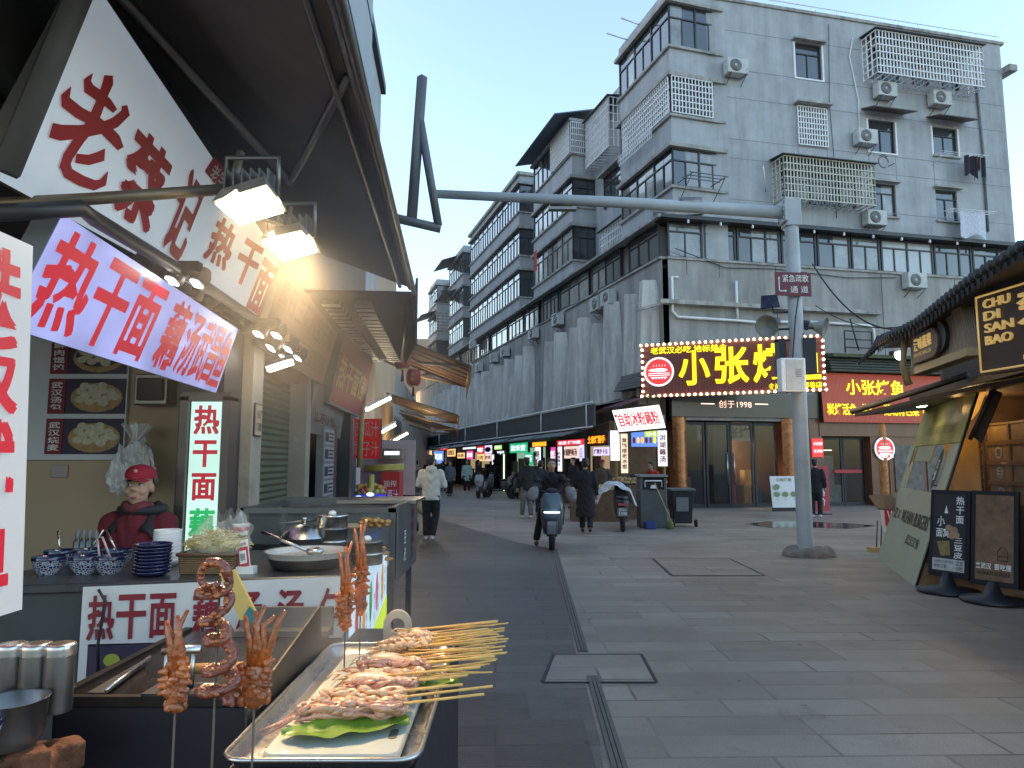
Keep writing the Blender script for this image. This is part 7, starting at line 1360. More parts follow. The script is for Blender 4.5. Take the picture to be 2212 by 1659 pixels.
# ================================================================ people
SKIN = mat('skin', (.46, .27, .19), .5, var=.12, vs=20, sub=.15); HAIR = mat('black hair', (.012, .010, .010), .45, var=.2, vs=60, bump=.4, bs=120)
LIP = mat('lips', (.30, .10, .09), .5); EYEW = mat('eye white', (.6, .58, .55), .3, var=0); EYED = mat('dark iris', (.01, .008, .007), .2, var=0)
SHOEB = mat('black shoe', (.02, .02, .02), .5); SHOEW = mat('white shoe', (.55, .55, .54), .6, var=.1)
BLK = mat('black cloth', (.014, .014, .016), .9, var=.35, vs=5, bump=.3, bs=30); NAVYC = mat('dark navy cloth', (.022, .026, .034), .9, var=.3, vs=5, bump=.3, bs=30); OFFW = mat('off white fleece', (.50, .49, .45), .95, var=.14, vs=5, bump=.5, bs=40)
def cloth(name, col): return mat(name, col, .9, var=.25, vs=5, bump=.35, bs=30)
def person(label, loc, yaw, H=1.7, top=BLK, bot=BLK, shoe=SHOEB, j=None, hem=.84, coat=False, hood=False, cap=None, vox=.016, face=True, turn=0, lean=0, collar=None, extra=None, hair=True, longhair=False, legs=True):
    S = T('person', label, 'person', loc); k = H/1.7; cy, sy = math.cos(R(yaw)), math.sin(R(yaw)); loc = V(loc)
    def W(p): x, y, z = p[0]*k, p[1]*k, p[2]*k; return loc+V((x*cy-y*sy, x*sy+y*cy, z))
    RZ = Matrix.Rotation(R(yaw), 3, 'Z'); HT = Matrix.Rotation(R(yaw+turn), 3, 'Z')
    J = dict(hipL=(-.09, 0, .90), kneeL=(-.10, .03, .50), ankL=(-.10, -.02, .09), hipR=(.09, 0, .90), kneeR=(.10, .03, .50), ankR=(.10, -.02, .09), shoL=(-.18, 0, 1.38), elbL=(-.245, -.03, 1.11), wriL=(-.25, .07, .86), shoR=(.18, 0, 1.38), elbR=(.245, -.03, 1.11), wriR=(.25, .07, .86), pel=(0, 0, .93), chest=(0, .0, 1.27), neck=(0, .0, 1.43), head=(0, .02, 1.585))
    J.update(j or {})
    p = {a: W(q) for a, q in J.items()}; hd = p['head']
    def hp(x, y, z): return hd+HT @ V((x*k, y*k, z*k))
    m = MB().use(SKIN)
    m.loft([(p['pel']-Z*.06*k, .13*k, .09*k), (p['pel']+Z*.06*k, .135*k, .09*k), (p['pel'].lerp(p['chest'], .5), .12*k, .085*k), (p['chest'], .15*k, .095*k), (p['chest'].lerp(p['neck'], .65), .14*k, .08*k), (p['neck'], .055*k, .055*k)], 14, yaw=R(yaw))
    for s in 'LR':
        if legs: m.tube([p['hip'+s], p['knee'+s], p['ank'+s], p['ank'+s]-Z*.03*k+RZ @ V((0, .08*k, 0))], [.082*k, .056*k, .038*k, .035*k], 10)
        m.tube([p['sho'+s], p['elb'+s], p['wri'+s]], [.052*k, .040*k, .027*k], 9)
    m.tube([p['neck']-Z*.04*k, hd-Z*.06*k], [.052*k, .05*k], 10)
    m.ell(hp(0, -.005, .02), (.076*k, .093*k, .10*k), 16, 12, HT); m.ell(hp(0, .025, -.045), (.062*k, .066*k, .078*k), 14, 10, HT); m.ell(hp(0, .05, -.095), (.028*k, .028*k, .022*k), 8, 6, HT)
    if face:
        m.tube([hp(0, .086, .022), hp(0, .106, -.022)], [.009*k, .017*k], 8); m.ell(hp(-.011, .092, -.024), .011*k, 8, 6); m.ell(hp(.011, .092, -.024), .011*k, 8, 6)
        for q in (-1, 1): m.ell(hp(q*.038, .066, -.03), (.026*k, .024*k, .024*k), 8, 6, HT); m.ell(hp(q*.034, .078, .036), (.026*k, .012*k, .009*k), 8, 6, HT)
        m.ell(hp(0, .076, -.062), (.026*k, .016*k, .014*k), 8, 6, HT)
    for q in (-1, 1): m.ell(hp(q*.078, -.005, -.012), (.011*k, .022*k, .032*k), 8, 6, HT)
    body = remesh(m, vox*(.5 if face == 2 else 1), 3, .4); body.mats = [SKIN]
    for s, sg in (('L', -1), ('R', 1)):      # hands: palm, four fingers, thumb
        w_ = p['wri'+s]; d = (w_-p['elb'+s]).normalized(); sd = (RZ @ V((1, 0, 0))); nrm = d.cross(sd).normalized(); sd = nrm.cross(d).normalized()
        body.use(SKIN); body.tube([w_-d*.02*k, w_+d*.045*k, w_+d*.085*k], [.026*k, .036*k, .030*k], 8, flat=.55)
        for f in range(4):
            o = w_+d*.075*k+sd*(f-1.5)*.017*k; L = (.055, .068, .064, .05)[f]*k; body.tube([o, o+d*L*.5-nrm*.006*k, o+d*L*.85-nrm*.024*k, o+d*L*.9-nrm*.038*k], [.0085*k, .008*k, .007*k, .0055*k], 6)
        o = w_+d*.03*k-sd*sg*.028*k; body.tube([o, o-sd*sg*.022*k+d*.03*k-nrm*.01*k, o-sd*sg*.018*k+d*.058*k-nrm*.022*k], [.0105*k, .0095*k, .007*k], 6)
    if face:
        for q in (-1, 1):
            body.use(EYEW).ell(hp(q*.033, .079, .012), (.014*k, .008*k, .0065*k), 10, 6, HT); body.use(EYED).ell(hp(q*.033+.002, .0855, .012), (.0062*k, .003*k, .0062*k), 8, 6, HT); body.use(HAIR).tube([hp(q*.018, .092, .034), hp(q*.036, .09, .039), hp(q*.054, .076, .034)], .0042*k, 5)
            body.use(HAIR).tube([hp(q*.020, .086, .0185), hp(q*.033, .089, .0205), hp(q*.047, .080, .0165)], .0022*k, 5)
        body.use(LIP).ell(hp(0, .0895, -.066), (.022*k, .006*k, .0045*k), 10, 5, HT); body.ell(hp(0, .089, -.0735), (.018*k, .006*k, .005*k), 10, 5, HT)
    body.build('body', parent=S)
    # clothing
    m = MB().use(top); hz = W((0, 0, hem)).z; bt = V((p['pel'].x, p['pel'].y, hz)); wr = 1.0
    rings = [(bt, (.24 if coat else .195)*k, (.17 if coat else .135)*k)]
    if coat: rings.append((V((p['pel'].x, p['pel'].y, loc.z+.95*k)), .20*k, .145*k))
    rings += [(p['pel'].lerp(p['chest'], .35), .182*k, .13*k), (p['chest'], .198*k, .135*k), (p['chest'].lerp(p['neck'], .55), .175*k, .115*k), (p['chest'].lerp(p['neck'], .9), .09*k, .085*k), (p['neck']+Z*.03*k, .072*k, .072*k)]
    m.loft(rings, 18, yaw=R(yaw))
    for s in 'LR':
        a, b, c = p['sho'+s], p['elb'+s], p['wri'+s]; m.ell(a-Z*.015, .068*k, 10, 8); m.tube([a, a.lerp(b, .5), b, b.lerp(c, .5), c], [.072*k, .069*k, .066*k, .060*k, .050*k], 10)
        for q in (.3, .6, .9): m.ell(b.lerp(c, q)+RZ @ V((0, .012*k, 0)), (.058*k*(1.05-.25*q),)*3, 8, 6)
    if hood: m.ell(p['neck']+RZ @ V((0, -.075*k, -.01*k)), (.115*k, .07*k, .085*k), 12, 8, RZ); m.tube([p['neck']+RZ @ V((math.cos(t)*.085*k, math.sin(t)*.08*k, .02*k)) for t in [i*math.pi/6 for i in range(12)]], .033*k, 8, closed=True)
    g = remesh(m, vox*1.15, 9 if vox < .02 else 4, .5); g.mats = [top]
    for v in g.v: a_ = math.atan2(v.y-p['pel'].y, v.x-p['pel'].x); v += (V((math.cos(a_), math.sin(a_), 0))*.006*math.sin(v.z*38/k+3*math.sin(a_*3)+a_*2))*k
    g.build('coat' if coat else 'jacket', parent=S)
    if legs:
        m = MB().use(bot); m.loft([(p['pel']-Z*.10*k, .155*k, .115*k), (p['pel'], .165*k, .12*k), (p['pel']+Z*.09*k, .15*k, .11*k)], 14, yaw=R(yaw))
        for s in 'LR': m.tube([p['hip'+s], p['hip'+s].lerp(p['knee'+s], .5), p['knee'+s], p['knee'+s].lerp(p['ank'+s], .5), p['ank'+s]+Z*.01*k], [.105*k, .095*k, .078*k, .072*k, .068*k], 12)
        g = remesh(m, vox*1.2, 2, .4); g.mats = [bot]
        for v in g.v: v += RZ @ V((0, .005*k*math.sin(v.z*45/k+v.x*20), 0))
        g.build('trousers', parent=S)
        for s in 'LR':
            a = p['ank'+s]; f = RZ @ V((0, 1, 0)); o = MB().use(shoe); o.tube([a-f*.05*k-Z*.045*k, a+f*.02*k-Z*.04*k, a+f*.10*k-Z*.055*k, a+f*.165*k-Z*.062*k], [.04*k, .046*k, .042*k, .028*k], 10, flat=.9); o.build('shoe', parent=S)
    if hair:
        h = MB().use(HAIR); h.ell(hp(0, -.028, .02), (.080*k, .082*k, .078*k), 16, 12, HT) if cap else h.ell(hp(0, -.022, .035), (.084*k, .092*k, .092*k), 16, 12, HT)
        h.ell(hp(0, -.045, -.01), (.076*k, .06*k, .085*k), 12, 8, HT)
        if longhair: h.ell(hp(0, -.06, -.09), (.085*k, .05*k, .14*k), 12, 8, HT)
        elif not cap:
            for t in range(14): h.ell(hp(.06*math.cos(t*2.4), -.02+.06*math.sin(t*2.4), .09+.02*math.sin(t)), (.03*k, .03*k, .03*k), 7, 5)
        h = remesh(h, vox*.7, 2, .4); h.mats = [HAIR]; h.build('hair', parent=S)
    if cap:
        c = MB().use(cap); c.lathe(hp(0, -.010, .050), [(.089*k, .0), (.092*k, .02*k), (.085*k, .052*k), (.058*k, .078*k), (.012*k, .090*k)], 20, HT)
        c.grid(lambda u, v: hp((u-.5)*.165*(1-.25*v), .075+.10*v-.03*(2*u-1)**2*(1+v), .056-.012*v-.018*(2*u-1)**2), 10, 5); c.build('cap', parent=S)
    if extra: extra(S, p, W, hp, k)
    return S
# the noodle seller
WINE = cloth('wine red jacket', (.13, .012, .022)); CAPR = mat('red cap cloth', (.30, .012, .03), .8, var=.12, vs=8)
def seller_extra(S, p, W, hp, k):
    m = MB().use(mat('black quilted collar', (.02, .022, .026), .7, var=.3, vs=12))
    for q in (-1, 1): m.grid(lambda u, v: W((q*(.05+.13*v+.03*u), .02-.07*(1-u)+.12*u*(1-v*.3), 1.47-.02*v-.17*u+.03*math.sin(v*5))), 8, 6)
    m.tube([W((math.cos(t)*.135, -.03+math.sin(t)*.105, 1.435)) for t in [i*math.pi/8 for i in range(-1, 10)]][::-1], .03*k, 8)
    m.tube([W((math.cos(t)*.12, -.01-.12*abs(math.sin(t)), 1.43)) for t in [i*math.pi/8 for i in range(9)]], .045*k, 8); m.build('collar', parent=S)
    m = MB().use(mat('red patterned scarf', (.16, .03, .04), .8, var=.7, vs=45)); m.tube([W((math.cos(t)*.075, .015+math.sin(t)*.075, 1.455+.012*math.sin(3*t))) for t in [i*math.pi/6 for i in range(12)]], .03*k, 8, closed=True); m.build('scarf', parent=S)
    MB().use(mat('pale cap badge', (.5, .3, .28), .6)).ell(hp(0, .083, .098), (.014*k, .006*k, .012*k), 10, 6).build('cap_badge', parent=S)
person('woman seller in a wine red jacket and red cap behind the noodle counter', (-2.18, 4.22, 0), 172, 1.56, WINE, BLK, j=dict(elbL=(-.26, .05, 1.12), wriL=(-.16, .26, 1.04), elbR=(.26, .05, 1.12), wriR=(.14, .26, 1.04)), cap=CAPR, face=2, turn=16, vox=.012, extra=seller_extra)
S = T('plastic_bags', 'bunch of clear plastic bags hanging on the wall behind the seller', 'bags', (-2.42, 4.9, 1.4))
m = MB().use(mat('hanging clear film', (.75, .75, .78), .25, spec=.6, alpha=.55, var=.1, coat=.4))
for k, (bx_, bz_, br_, bh_) in enumerate(((-2.56, 1.60, .10, .14), (-2.66, 1.50, .075, .12), (-2.47, 1.52, .075, .11))):   # crumpled bag bodies under one knot
    def fn(u, v):
        a = u*6.283; t = math.pi*v; d = V((math.sin(t)*math.cos(a), math.sin(t)*math.sin(a), math.cos(t))); q = 1+.42*mnoise.noise(d*2.3+V((k*5, 0, 0)))+.22*mnoise.noise(d*6+V((0, k*7, 0)))
        top = max(0, d.z)**2*.5; return V((bx_+d.x*br_*q*(1-top), 4.86-.02*k+d.y*br_*.7*q, bz_+d.z*bh_*(1+top)*q))
    m.grid(fn, 30, 20, False)
for a_ in (-.5, .2, .7): m.grid(lambda u, v: V((-2.56+(.02+.05*v)*(u-.5)*2+a_*.07*v, 4.85+.02*math.sin(u*9+a_*5), 1.74+.11*v+.012*math.sin(u*12))), 8, 5, False)
m.build('film', parent=S)
MB().use(CABM).tube([(-2.62, 4.95, 1.75), (-2.61, 4.9, 1.45), (-2.58, 4.9, 1.3)], .008, 5).build('cable', label='black cord hanging beside the plastic bags', cat='cable')
# people in the street
def bag_x(S, p, W, hp, k): MB().use(WHITE).box(W((.06, .27, 1.16)), (.075*k, .012, .15*k)).build('phone', parent=S)
person('man in an off white hoodie and black trousers walking away past the food carts', (-1.66, 14.7, 0), 0, 1.72, OFFW, BLK, SHOEW, dict(ankL=(-.09, .02, .09), kneeL=(-.095, .05, .5), ankR=(.04, -.05, .10), kneeR=(.10, .06, .5), elbL=(-.27, .02, 1.1), wriL=(-.12, .24, 1.08), elbR=(.28, .02, 1.08), wriR=(.10, .25, 1.10)), hem=.80, hood=True, face=1, turn=-25, extra=bag_x)
def scarf(S, p, W, hp, k): MB().use(mat('orange scarf', (.55, .20, .05), .85, var=.2)).tube([W((math.cos(t)*.085, math.sin(t)*.08, 1.46)) for t in [i*math.pi/6 for i in range(12)]], .035*k, 8, closed=True).build('scarf', parent=S)
person('person in a dark padded jacket with an orange scarf walking away with a pushchair', (-2.3, 16.2, 0), 8, 1.68, NAVYC, cloth('grey cloth', (.09, .09, .095)), SHOEB, dict(wriR=(.2, .3, 1.0), elbR=(.26, .05, 1.1)), hem=.72, face=0, extra=scarf)
person('person in a long black coat seen from behind beside the covered scooter', (1.66, 16.2, 0), -8, 1.66, BLK, BLK, SHOEB, dict(ankL=(-.08, .10, .10), kneeL=(-.09, .12, .5), ankR=(.10, -.16, .12), elbL=(-.26, .03, 1.1), wriL=(-.16, .2, 1.0)), hem=.36, coat=True, face=0)
person('person in a black jacket and grey trousers standing behind the scooter rider', (.42, 20.2, 0), 20, 1.70, BLK, cloth('mid grey cloth', (.13, .13, .13)), SHOEW, dict(ankL=(-.1, .12, .1), ankR=(.08, -.1, .1)), hem=.78, hood=True, face=0)
person('second dark figure close behind the scooter rider, a little shorter', (.85, 21.2, 0), -15, 1.62, NAVYC, BLK, SHOEB, hem=.8, face=0)
person('person in a pale mint jacket facing the camera far down the street', (-2.3, 36.6, 0), 176, 1.66, cloth('mint jacket cloth', (.36, .48, .44)), BLK, SHOEW, dict(ankL=(-.13, .06, .1)), hem=.62, vox=.022)
person('person in a brown-grey coat standing left of the mint jacket', (-3.15, 36.2, 0), 60, 1.68, cloth('brown grey cloth', (.07, .06, .055)), BLK, SHOEB, hem=.6, vox=.022, longhair=True)
person('dark figure holding a blue-lit phone right of the mint jacket', (-1.75, 36.9, 0), -60, 1.66, BLK, BLK, SHOEB, dict(elbL=(-.26, .05, 1.1), wriL=(-.1, .28, 1.15)), vox=.022)
person('dark figure in the far crowd behind the white hoodie', (-4.1, 38.0, 0), 10, 1.7, NAVYC, BLK, SHOEB, vox=.024, face=0)
person('second dark figure in the far crowd, near the red shop sign', (-3.7, 38.6, 0), 30, 1.6, BLK, BLK, SHOEB, vox=.024, face=0)
person('dark figure at the street end under the strip lights', (-4.9, 41.5, 0), 170, 1.68, NAVYC, BLK, SHOEB, vox=.024)
person('figure at the far left of the street end in a grey jacket', (-5.4, 40.2, 0), 0, 1.66, cloth('grey cloth', (.09, .09, .095)), BLK, SHOEB, vox=.024, face=0)
person('person in a khaki hooded coat sitting by the parked scooters', (.0, 31.2, 0), 200, 1.6, cloth('khaki cloth', (.24, .24, .15)), BLK, SHOEB, dict(pel=(0, -.05, .5), chest=(0, .08, .84), neck=(0, .12, 1.0), head=(0, .18, 1.15), shoL=(-.18, .1, .95), shoR=(.18, .1, .95), elbL=(-.24, .2, .7), elbR=(.24, .2, .7), wriL=(-.1, .38, .62), wriR=(.1, .38, .62), hipL=(-.09, 0, .48), hipR=(.09, 0, .48), kneeL=(-.12, .4, .5), kneeR=(.12, .4, .5), ankL=(-.1, .42, .09), ankR=(.1, .42, .09)), hem=.45, vox=.022, hood=True)
person('stall keeper with a red cap under the orange neon sign', (2.85, 22.6, 0), 165, 1.64, cloth('dark patterned apron', (.10, .07, .05)), BLK, SHOEB, cap=CAPR, vox=.02)
person('stall keeper in a red jacket bending at the jelly stall', (4.15, 20.75, 0), 120, 1.62, cloth('bright red jacket', (.42, .035, .02)), BLK, SHOEB, dict(chest=(0, .06, 1.25), neck=(0, .12, 1.39), head=(0, .17, 1.53), shoL=(-.18, .1, 1.34), shoR=(.18, .1, 1.34)), vox=.018, face=0)
person('person in black half hidden behind the street pole', (8.72, 20.6, 0), -30, 1.66, BLK, BLK, SHOEW, hem=.7, vox=.02, face=0)
MASKR = mat('red face mask', (.5, .02, .04), .6)
def mask(S, p, W, hp, k): MB().use(MASKR).ell(hp(0, .062, -.055), (.058*k, .05*k, .05*k), 12, 8).build('face_mask', parent=S)
person('kiosk seller in a black quilted jacket with a red mask behind the snack counter', FK.p(.5, -1.15, 0), 60, 1.66, BLK, BLK, SHOEB, dict(head=(0, .06, 1.56), elbR=(.25, .1, 1.12), wriR=(.15, .32, 1.05)), vox=.014, turn=20, extra=mask)
for k, (x, y, yw, lb) in enumerate(((-2.9, 33.5, 170, 'person in a grey-blue jacket walking towards the camera between the crowd and the parked scooters'), (-5.0, 37.5, 20, 'person in a beige coat at the far end, left of the crowd'), (.9, 27.5, 190, 'dark figure standing at the green drink shop'), (-1.0, 40.0, 0, 'small dark figure beyond the parked scooters'), (2.1, 24.5, 120, 'dark figure waiting at the red awning stall'))):
    person(lb, (x, y, 0), yw, 1.6+.03*k, (cloth('grey blue cloth', (.12, .14, .17)), cloth('beige coat cloth', (.34, .28, .2)), BLK, NAVYC, BLK)[k], BLK, SHOEB, dict(ankL=(-.1, .12, .1), ankR=(.1, -.12, .1)), hem=.7, vox=.024, face=0)
# pushchair
S = T('pushchair', 'small pushchair with a pale blanket beside the person with the orange scarf', 'pushchair', (-1.98, 16.3, 0)); c = V((-1.98, 16.3, 0))
m = MB().use(DARKM)
for x in (-.2, .2): m.tube([c+V((x, -.45, 1.0)), c+V((x, -.1, .5)), c+V((x, .35, .12))], .015, 6); m.tube([c+V((x, -.3, .12)), c+V((x, .1, .55))], .015, 6)
m.tube([c+V((-.2, -.45, 1)), c+V((.2, -.45, 1))], .018, 6); m.build('frame', parent=S)
for x, y in ((-.2, -.3), (.2, -.3), (-.2, .35), (.2, .35)): MB().use(BLACK).lathe(c+V((x-.02, y, .1)), [(.07, 0), (.10, .0), (.10, .04), (.07, .04)], 16, Matrix.Rotation(R(90), 3, 'Y')).build('wheel', parent=S)
m = MB().use(mat('pale blanket', (.45, .42, .38), .9, var=.4, vs=12)); m.ell(c+V((0, .0, .58)), (.2, .26, .2), 12, 8); m.build('seat', parent=S)
# ================================================================ scooters
TYRE = mat('rubber tyre', (.018, .018, .019), .8, var=.3, vs=20); BLUEG = mat('blue grey scooter paint', (.075, .115, .145), .3, var=.1, coat=.6); GREYP = mat('grey scooter plastic', (.10, .105, .11), .45, var=.15)
def scooter(label, loc, yaw, paint=BLUEG, mitts=False, light=True, small=False, grp=None, plate=None):
    S = T('scooter', label, 'scooter', loc, grp); RZ = Matrix.Rotation(R(yaw), 3, 'Z'); L = V(loc)
    def W(*p): return L+RZ @ V(p)
    MX = RZ @ Matrix.Rotation(R(90), 3, 'Y')
    for y in (.64, -.60):
        w_ = MB().use(TYRE).lathe(W(-.055, y, .245), [(.15, .012), (.20, .0), (.238, .015), (.247, .055), (.238, .095), (.20, .11), (.15, .098)], 26, MX).build('wheel', parent=S); MB().use(STEELD).lathe(W(-.05, y, .245), [(.03, .0), (.15, .03), (.15, .07), (.03, .1)], 20, MX).build('rim', parent=w_)
    m = MB().use(GREYP); m.tube([W(-.075, .64, .245), W(-.075, .56, .52), W(0, .50, .74)], .026, 8); m.tube([W(.075, .64, .245), W(.075, .56, .52), W(0, .50, .74)], .026, 8); m.build('fork', parent=S)
    m = MB().use(GREYP).grid(lambda u, v: W((u-.5)*.15, .64+.275*math.cos(.25+2.2*v), .245+.275*math.sin(.25+2.2*v)), 4, 10); m.build('front_mudguard', parent=S)
    m = MB().use(paint); rings = []
    for z, w2, yf, dp in ((.50, .10, .60, .05), (.58, .15, .60, .07), (.72, .20, .575, .09), (.88, .205, .53, .09), (.98, .17, .49, .075), (1.04, .10, .46, .05)): rings.append((W(0, yf-.04, z), w2, dp))
    m.loft(rings, 20, yaw=R(yaw)); m.build('front_shield', parent=S)
    m = MB().use(GREYP); m.loft([(W(0, .40, .28), .16, .06), (W(0, .46, .5), .20, .06), (W(0, .44, .72), .215, .07), (W(0, .40, .9), .16, .06)], 16, yaw=R(yaw)); m.build('leg_shield', parent=S)
    if light:
        MB().use(mat('lit scooter light', (.9, .9, .9), .3, emit=(.95, .98, 1), es=.45, var=0)).hexa([W(-.14, .655, .66), W(.14, .655, .66), W(.14, .62, .66), W(-.14, .62, .66), W(-.15, .66, .685), W(.15, .66, .685), W(.15, .62, .685), W(-.15, .62, .685)]).build('headlight', parent=S)
    else: MB().use(GLASS2).ell(W(0, .64, .72), (.08, .03, .06), 12, 8, RZ).build('headlight', parent=S)
    m = MB().use(BLACK); m.tube([W(-.33, .36, 1.05), W(-.15, .42, 1.04), W(0, .44, 1.0), W(.15, .42, 1.04), W(.33, .36, 1.05)], .02, 8); m.ell(W(0, .43, 1.05), (.11, .07, .06), 12, 8, RZ); m.build('handlebar', parent=S)
    for q in (-1, 1):
        mm = MB().use(BLACK); mm.tube([W(q*.2, .42, 1.05), W(q*.26, .42, 1.2)], .009, 6); mm.ell(W(q*.27, .42, 1.25), (.065, .018, .045), 12, 6, RZ); mm.build('mirror', parent=S)
        if mitts: MB().use(mat('grey quilted mitt', (.2, .2, .2), .8, var=.35, vs=14, bump=.6, bs=18)).loft([(W(q*.37, .47, .86), .06, .05), (W(q*.36, .46, .93), .10, .085), (W(q*.35, .43, 1.02), .105, .095), (W(q*.33, .40, 1.10), .08, .08), (W(q*.31, .38, 1.13), .04, .04)], 14, yaw=R(yaw)).build('hand_mitt', parent=S)
    m = MB().use(GREYP); m.hexa([W(-.16, -.1, .26), W(.16, -.1, .26), W(.16, .44, .26), W(-.16, .44, .26), W(-.17, -.1, .33), W(.17, -.1, .33), W(.17, .44, .33), W(-.17, .44, .33)]); m.build('deck', parent=S, bevel=.02)
    m = MB().use(paint); m.loft([(W(0, -.38, .3), .13, .3), (W(0, -.40, .5), .17, .36), (W(0, -.42, .68), .16, .40), (W(0, -.42, .72), .14, .38)], 20, yaw=R(yaw)); m.build('rear_body', parent=S)
    m = MB().use(BLACK); m.loft([(W(0, -.36, .70), .13, .36), (W(0, -.36, .76), .15, .40), (W(0, -.36, .80), .13, .37)], 20, yaw=R(yaw)); m.build('seat', parent=S)
    m = MB().use(mat('red tail lamp', (.3, .01, .01), .3)); m.hexa([W(-.1, -.82, .6), W(.1, -.82, .6), W(.1, -.78, .6), W(-.1, -.78, .6), W(-.1, -.80, .66), W(.1, -.80, .66), W(.1, -.77, .66), W(-.1, -.77, .66)]); m.build('tail_lamp', parent=S)
    if plate:
        ex = RZ @ V((1, 0, 0)); a = W(-.12, -.86, .36); m = MB().use(mat('number plate', (.12, .12, .13), .5)).slab(a, a+ex*.24, a+ex*.24+Z*.2, a+Z*.2, .01); m.use(LETW).text(plate[0], a+ex*.04+Z*.12, ex, Z, .16, .06, .01, .004); m.text(plate[1], a+ex*.03+Z*.025, ex, Z, .18, .08, .01, .004); m.build('number_plate', parent=S)
    return S
scooter('moving blue-grey scooter with quilted hand mitts and a white light bar', (.77, 13.75, 0), 176, BLUEG, True)
person('scooter rider dressed in black on the blue-grey scooter, facing the camera', (.77, 13.95, 0), 178, 1.7, BLK, BLK, SHOEB, dict(pel=(0, -.12, .86), chest=(0, -.02, 1.2), neck=(0, .03, 1.37), head=(0, .06, 1.525), shoL=(-.18, 0, 1.32), shoR=(.18, 0, 1.32), elbL=(-.31, .22, 1.12), wriL=(-.35, .48, 1.06), elbR=(.31, .22, 1.12), wriR=(.35, .48, 1.06), hipL=(-.1, -.1, .84), hipR=(.1, -.1, .84), kneeL=(-.17, .30, .72), kneeR=(.19, .28, .70), ankL=(-.15, .34, .40), ankR=(.30, .10, .10)), hem=.76, face=1, vox=.015)
scooter('parked black scooter seen from behind with a number plate under a white quilt', (2.62, 17.1, 0), -8, BLACK, False, False, plate=('武汉A', '57098'))
QU = mat('white printed quilt', (.52, .52, .54), .9, var=.4, vs=14, bump=.5, bs=16)
def qf(u, v):
    x = (u-.5)*1.3; y = (v-.5)*1.0; z = 1.12-.55*abs(x)**1.5-.35*abs(y)**1.8+.03*math.sin(u*17+v*5)+.025*math.sin(v*19)
    if abs(x) > .45: z -= (abs(x)-.45)*1.0
    return V((2.45+x*.72+.04*math.sin(v*9), 17.25+y*.8, max(.55, z)))
MB().use(QU).grid(qf, 26, 20).build('quilt', label='crumpled white printed quilt thrown over the parked black scooter', cat='quilt')
LS = 'scooters parked down the street'
for k, (x, y, yw, lb) in enumerate(((-1.35, 31.8, 170, 'parked scooter with a pale front facing the camera in the middle of the street'), (-.55, 32.6, 120, 'dark parked scooter just right of the pale-fronted one'), (.55, 30.5, 60, 'dark parked scooter beside the green lit shop'))): scooter(lb, (x, y, 0), yw, (mat('pale scooter paint', (.35, .35, .36), .4), GREYP, BLACK)[k], False, False, grp=LS)
scooter('black scooter parked at the far right between shop and kiosk', (10.2, 16.5, 0), 130, BLACK, False, False)
# bins and broom
BG = mat('grey bin plastic', (.075, .078, .08), .55, var=.2, vs=4); bx, by = 3.42, 17.6
S = T('litter_bin', 'tall grey litter bin with a hooded opening beside the quilted scooter', 'bin', (bx, by, 0))
MB().use(BG).box((bx, by, .46), (.66, .5, .92)).build('bin_body', parent=S, bevel=.02)
m = MB().use(BG); m.box((bx-.29, by, 1.07), (.07, .5, .30)); m.box((bx+.29, by, 1.07), (.07, .5, .30)); m.box((bx, by+.2, 1.07), (.52, .1, .3)); m.use(mat('pale bin lid', (.25, .25, .25), .5)).box((bx, by, 1.245), (.72, .56, .06)); m.build('hood', parent=S, bevel=.012)
m = MB().use(WHITEM); m.tube([(bx-.2, by-.265, .98), (bx-.2, by-.265, 1.13), (bx+.2, by-.265, 1.13), (bx+.2, by-.265, .98)], .015, 6); m.use(WHITE).lathe((bx, by-.26, .97), [(.09, -.02), (.05, .06)], 12); m.use(BLACK).box((bx, by-.1, 1.06), (.5, .02, .26)); m.build('opening', parent=S)
m = MB().use(BAMB).tube([(bx+.02, by-.32, 1.08), (bx+.33, by-.5, .25)], .012, 6); m.use(mat('broom straw', (.16, .15, .06), .9, var=.3)).loft([(V((bx+.34, by-.5, .0)), .10, .06), (V((bx+.33, by-.5, .16)), .07, .05), (V((bx+.33, by-.5, .26)), .02, .02)], 10); m.build('broom', label='long thin broom leaning against the grey litter bin', cat='broom')
MB().use(mat('blue box plastic', (.02, .045, .18), .5)).box((bx-.13, by-.45, .09), (.26, .2, .18)).build('box', bevel=.02, label='small blue box at the foot of the grey litter bin', cat='box')
wx, wy = 4.2, 17.9; S = T('wheeled_bin', 'black wheeled bin standing right of the grey litter bin', 'bin', (wx, wy, 0))
MB().use(BLACK).hexa([V((wx+a, wy+b, c)) for a, b, c in ((-.22, -.2, .08), (.22, -.2, .08), (.22, .22, .08), (-.22, .22, .08), (-.28, -.27, .86), (.28, -.27, .86), (.28, .27, .86), (-.28, .27, .86))]).build('bin_body', parent=S, bevel=.015)
MB().use(GREYP).box((wx, wy, .9), (.62, .6, .07)).build('lid', parent=S, bevel=.02); MB().use(mat('grey label', (.16, .16, .16), .6)).box((wx-.02, wy-.265, .55), (.3, .02, .34)).build('label_plate', parent=S)
for q in (-.26, .29): MB().use(TYRE).lathe((wx+q, wy-.2, .09), [(.03, 0), (.09, 0), (.09, .05), (.03, .05)], 16, Matrix.Rotation(R(90), 3, 'Y')).build('wheel', parent=S)
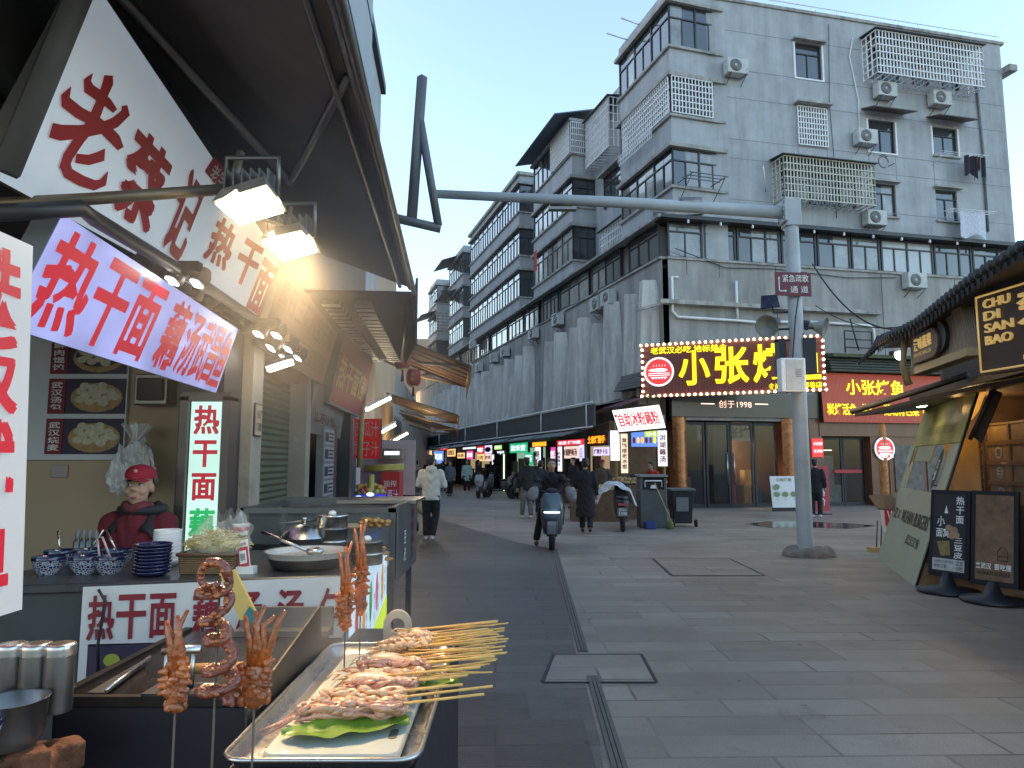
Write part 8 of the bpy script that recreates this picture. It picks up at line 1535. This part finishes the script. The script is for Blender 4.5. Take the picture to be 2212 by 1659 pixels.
# small table of goods by the black coat
m = MB().use(WOOD).box((2.35, 19.6, .42), (1.5, .7, .84)); m.use(BAMB).box((2.35, 19.6, .86), (1.6, .8, .05)); m.build('snack_table', label='low wooden snack table between the black coat and the jelly stall', cat='table')
m = MB()
for k in range(26): m.use(fm[k % 4]); m.ell((1.7+1.3*rnd.random(), 19.35+.5*rnd.random(), .92), (.06, .06, .05), 8, 5)
m.build('snacks', label='small heaps of snacks spread on the low wooden table', cat='food')
# steam over the squid tray
sv = bpy.data.materials.new('steam'); sv.use_nodes = True; n = sv.node_tree.nodes; l = sv.node_tree.links; n.remove(n['Principled BSDF'])
pv_ = n.new('ShaderNodeVolumePrincipled'); pv_.inputs['Color'].default_value = (.9, .88, .85, 1); pv_.inputs['Anisotropy'].default_value = .3
tc = n.new('ShaderNodeTexCoord'); ns = n.new('ShaderNodeTexNoise'); ns.inputs['Scale'].default_value = 3.2; ns.inputs['Detail'].default_value = 3; l.new(tc.outputs['Object'], ns.inputs['Vector'])
gr = n.new('ShaderNodeTexGradient'); gr.gradient_type = 'SPHERICAL'; mp = n.new('ShaderNodeMapping'); mp.inputs['Scale'].default_value = (3.6, 3.2, 3.3); l.new(tc.outputs['Object'], mp.inputs['Vector']); l.new(mp.outputs[0], gr.inputs[0])
mr = n.new('ShaderNodeMapRange'); mr.inputs[1].default_value = .42; mr.inputs[2].default_value = .75; mr.inputs[4].default_value = 3; l.new(ns.outputs[0], mr.inputs[0])
mu = n.new('ShaderNodeMath'); mu.operation = 'MULTIPLY'; l.new(mr.outputs[0], mu.inputs[0]); l.new(gr.outputs[0], mu.inputs[1]); l.new(mu.outputs[0], pv_.inputs['Density']); l.new(pv_.outputs[0], n['Material Output'].inputs['Volume'])
sw = sv.copy(); sw.name = 'lamp haze'; nn_ = sw.node_tree.nodes
for q in nn_:
    if q.type == 'MAP_RANGE': q.inputs[1].default_value = .25; q.inputs[4].default_value = .34
    if q.type == 'MAPPING': q.inputs['Scale'].default_value = (1.05, .85, 1.25)
MB().use(sw).ell((-.85, 3.0, 2.35), (.95, 1.15, .8), 20, 14).build('lamp_glow_haze', kind='stuff', origin=(-.85, 3.0, 2.35))  # haze added around the flood lamps to give them a warm glow
MB().use(sv).ell((-.55, 2.45, 1.06), (.28, .32, .30), 20, 14).build('steam', kind='stuff', origin=(-.55, 2.45, 1.06))
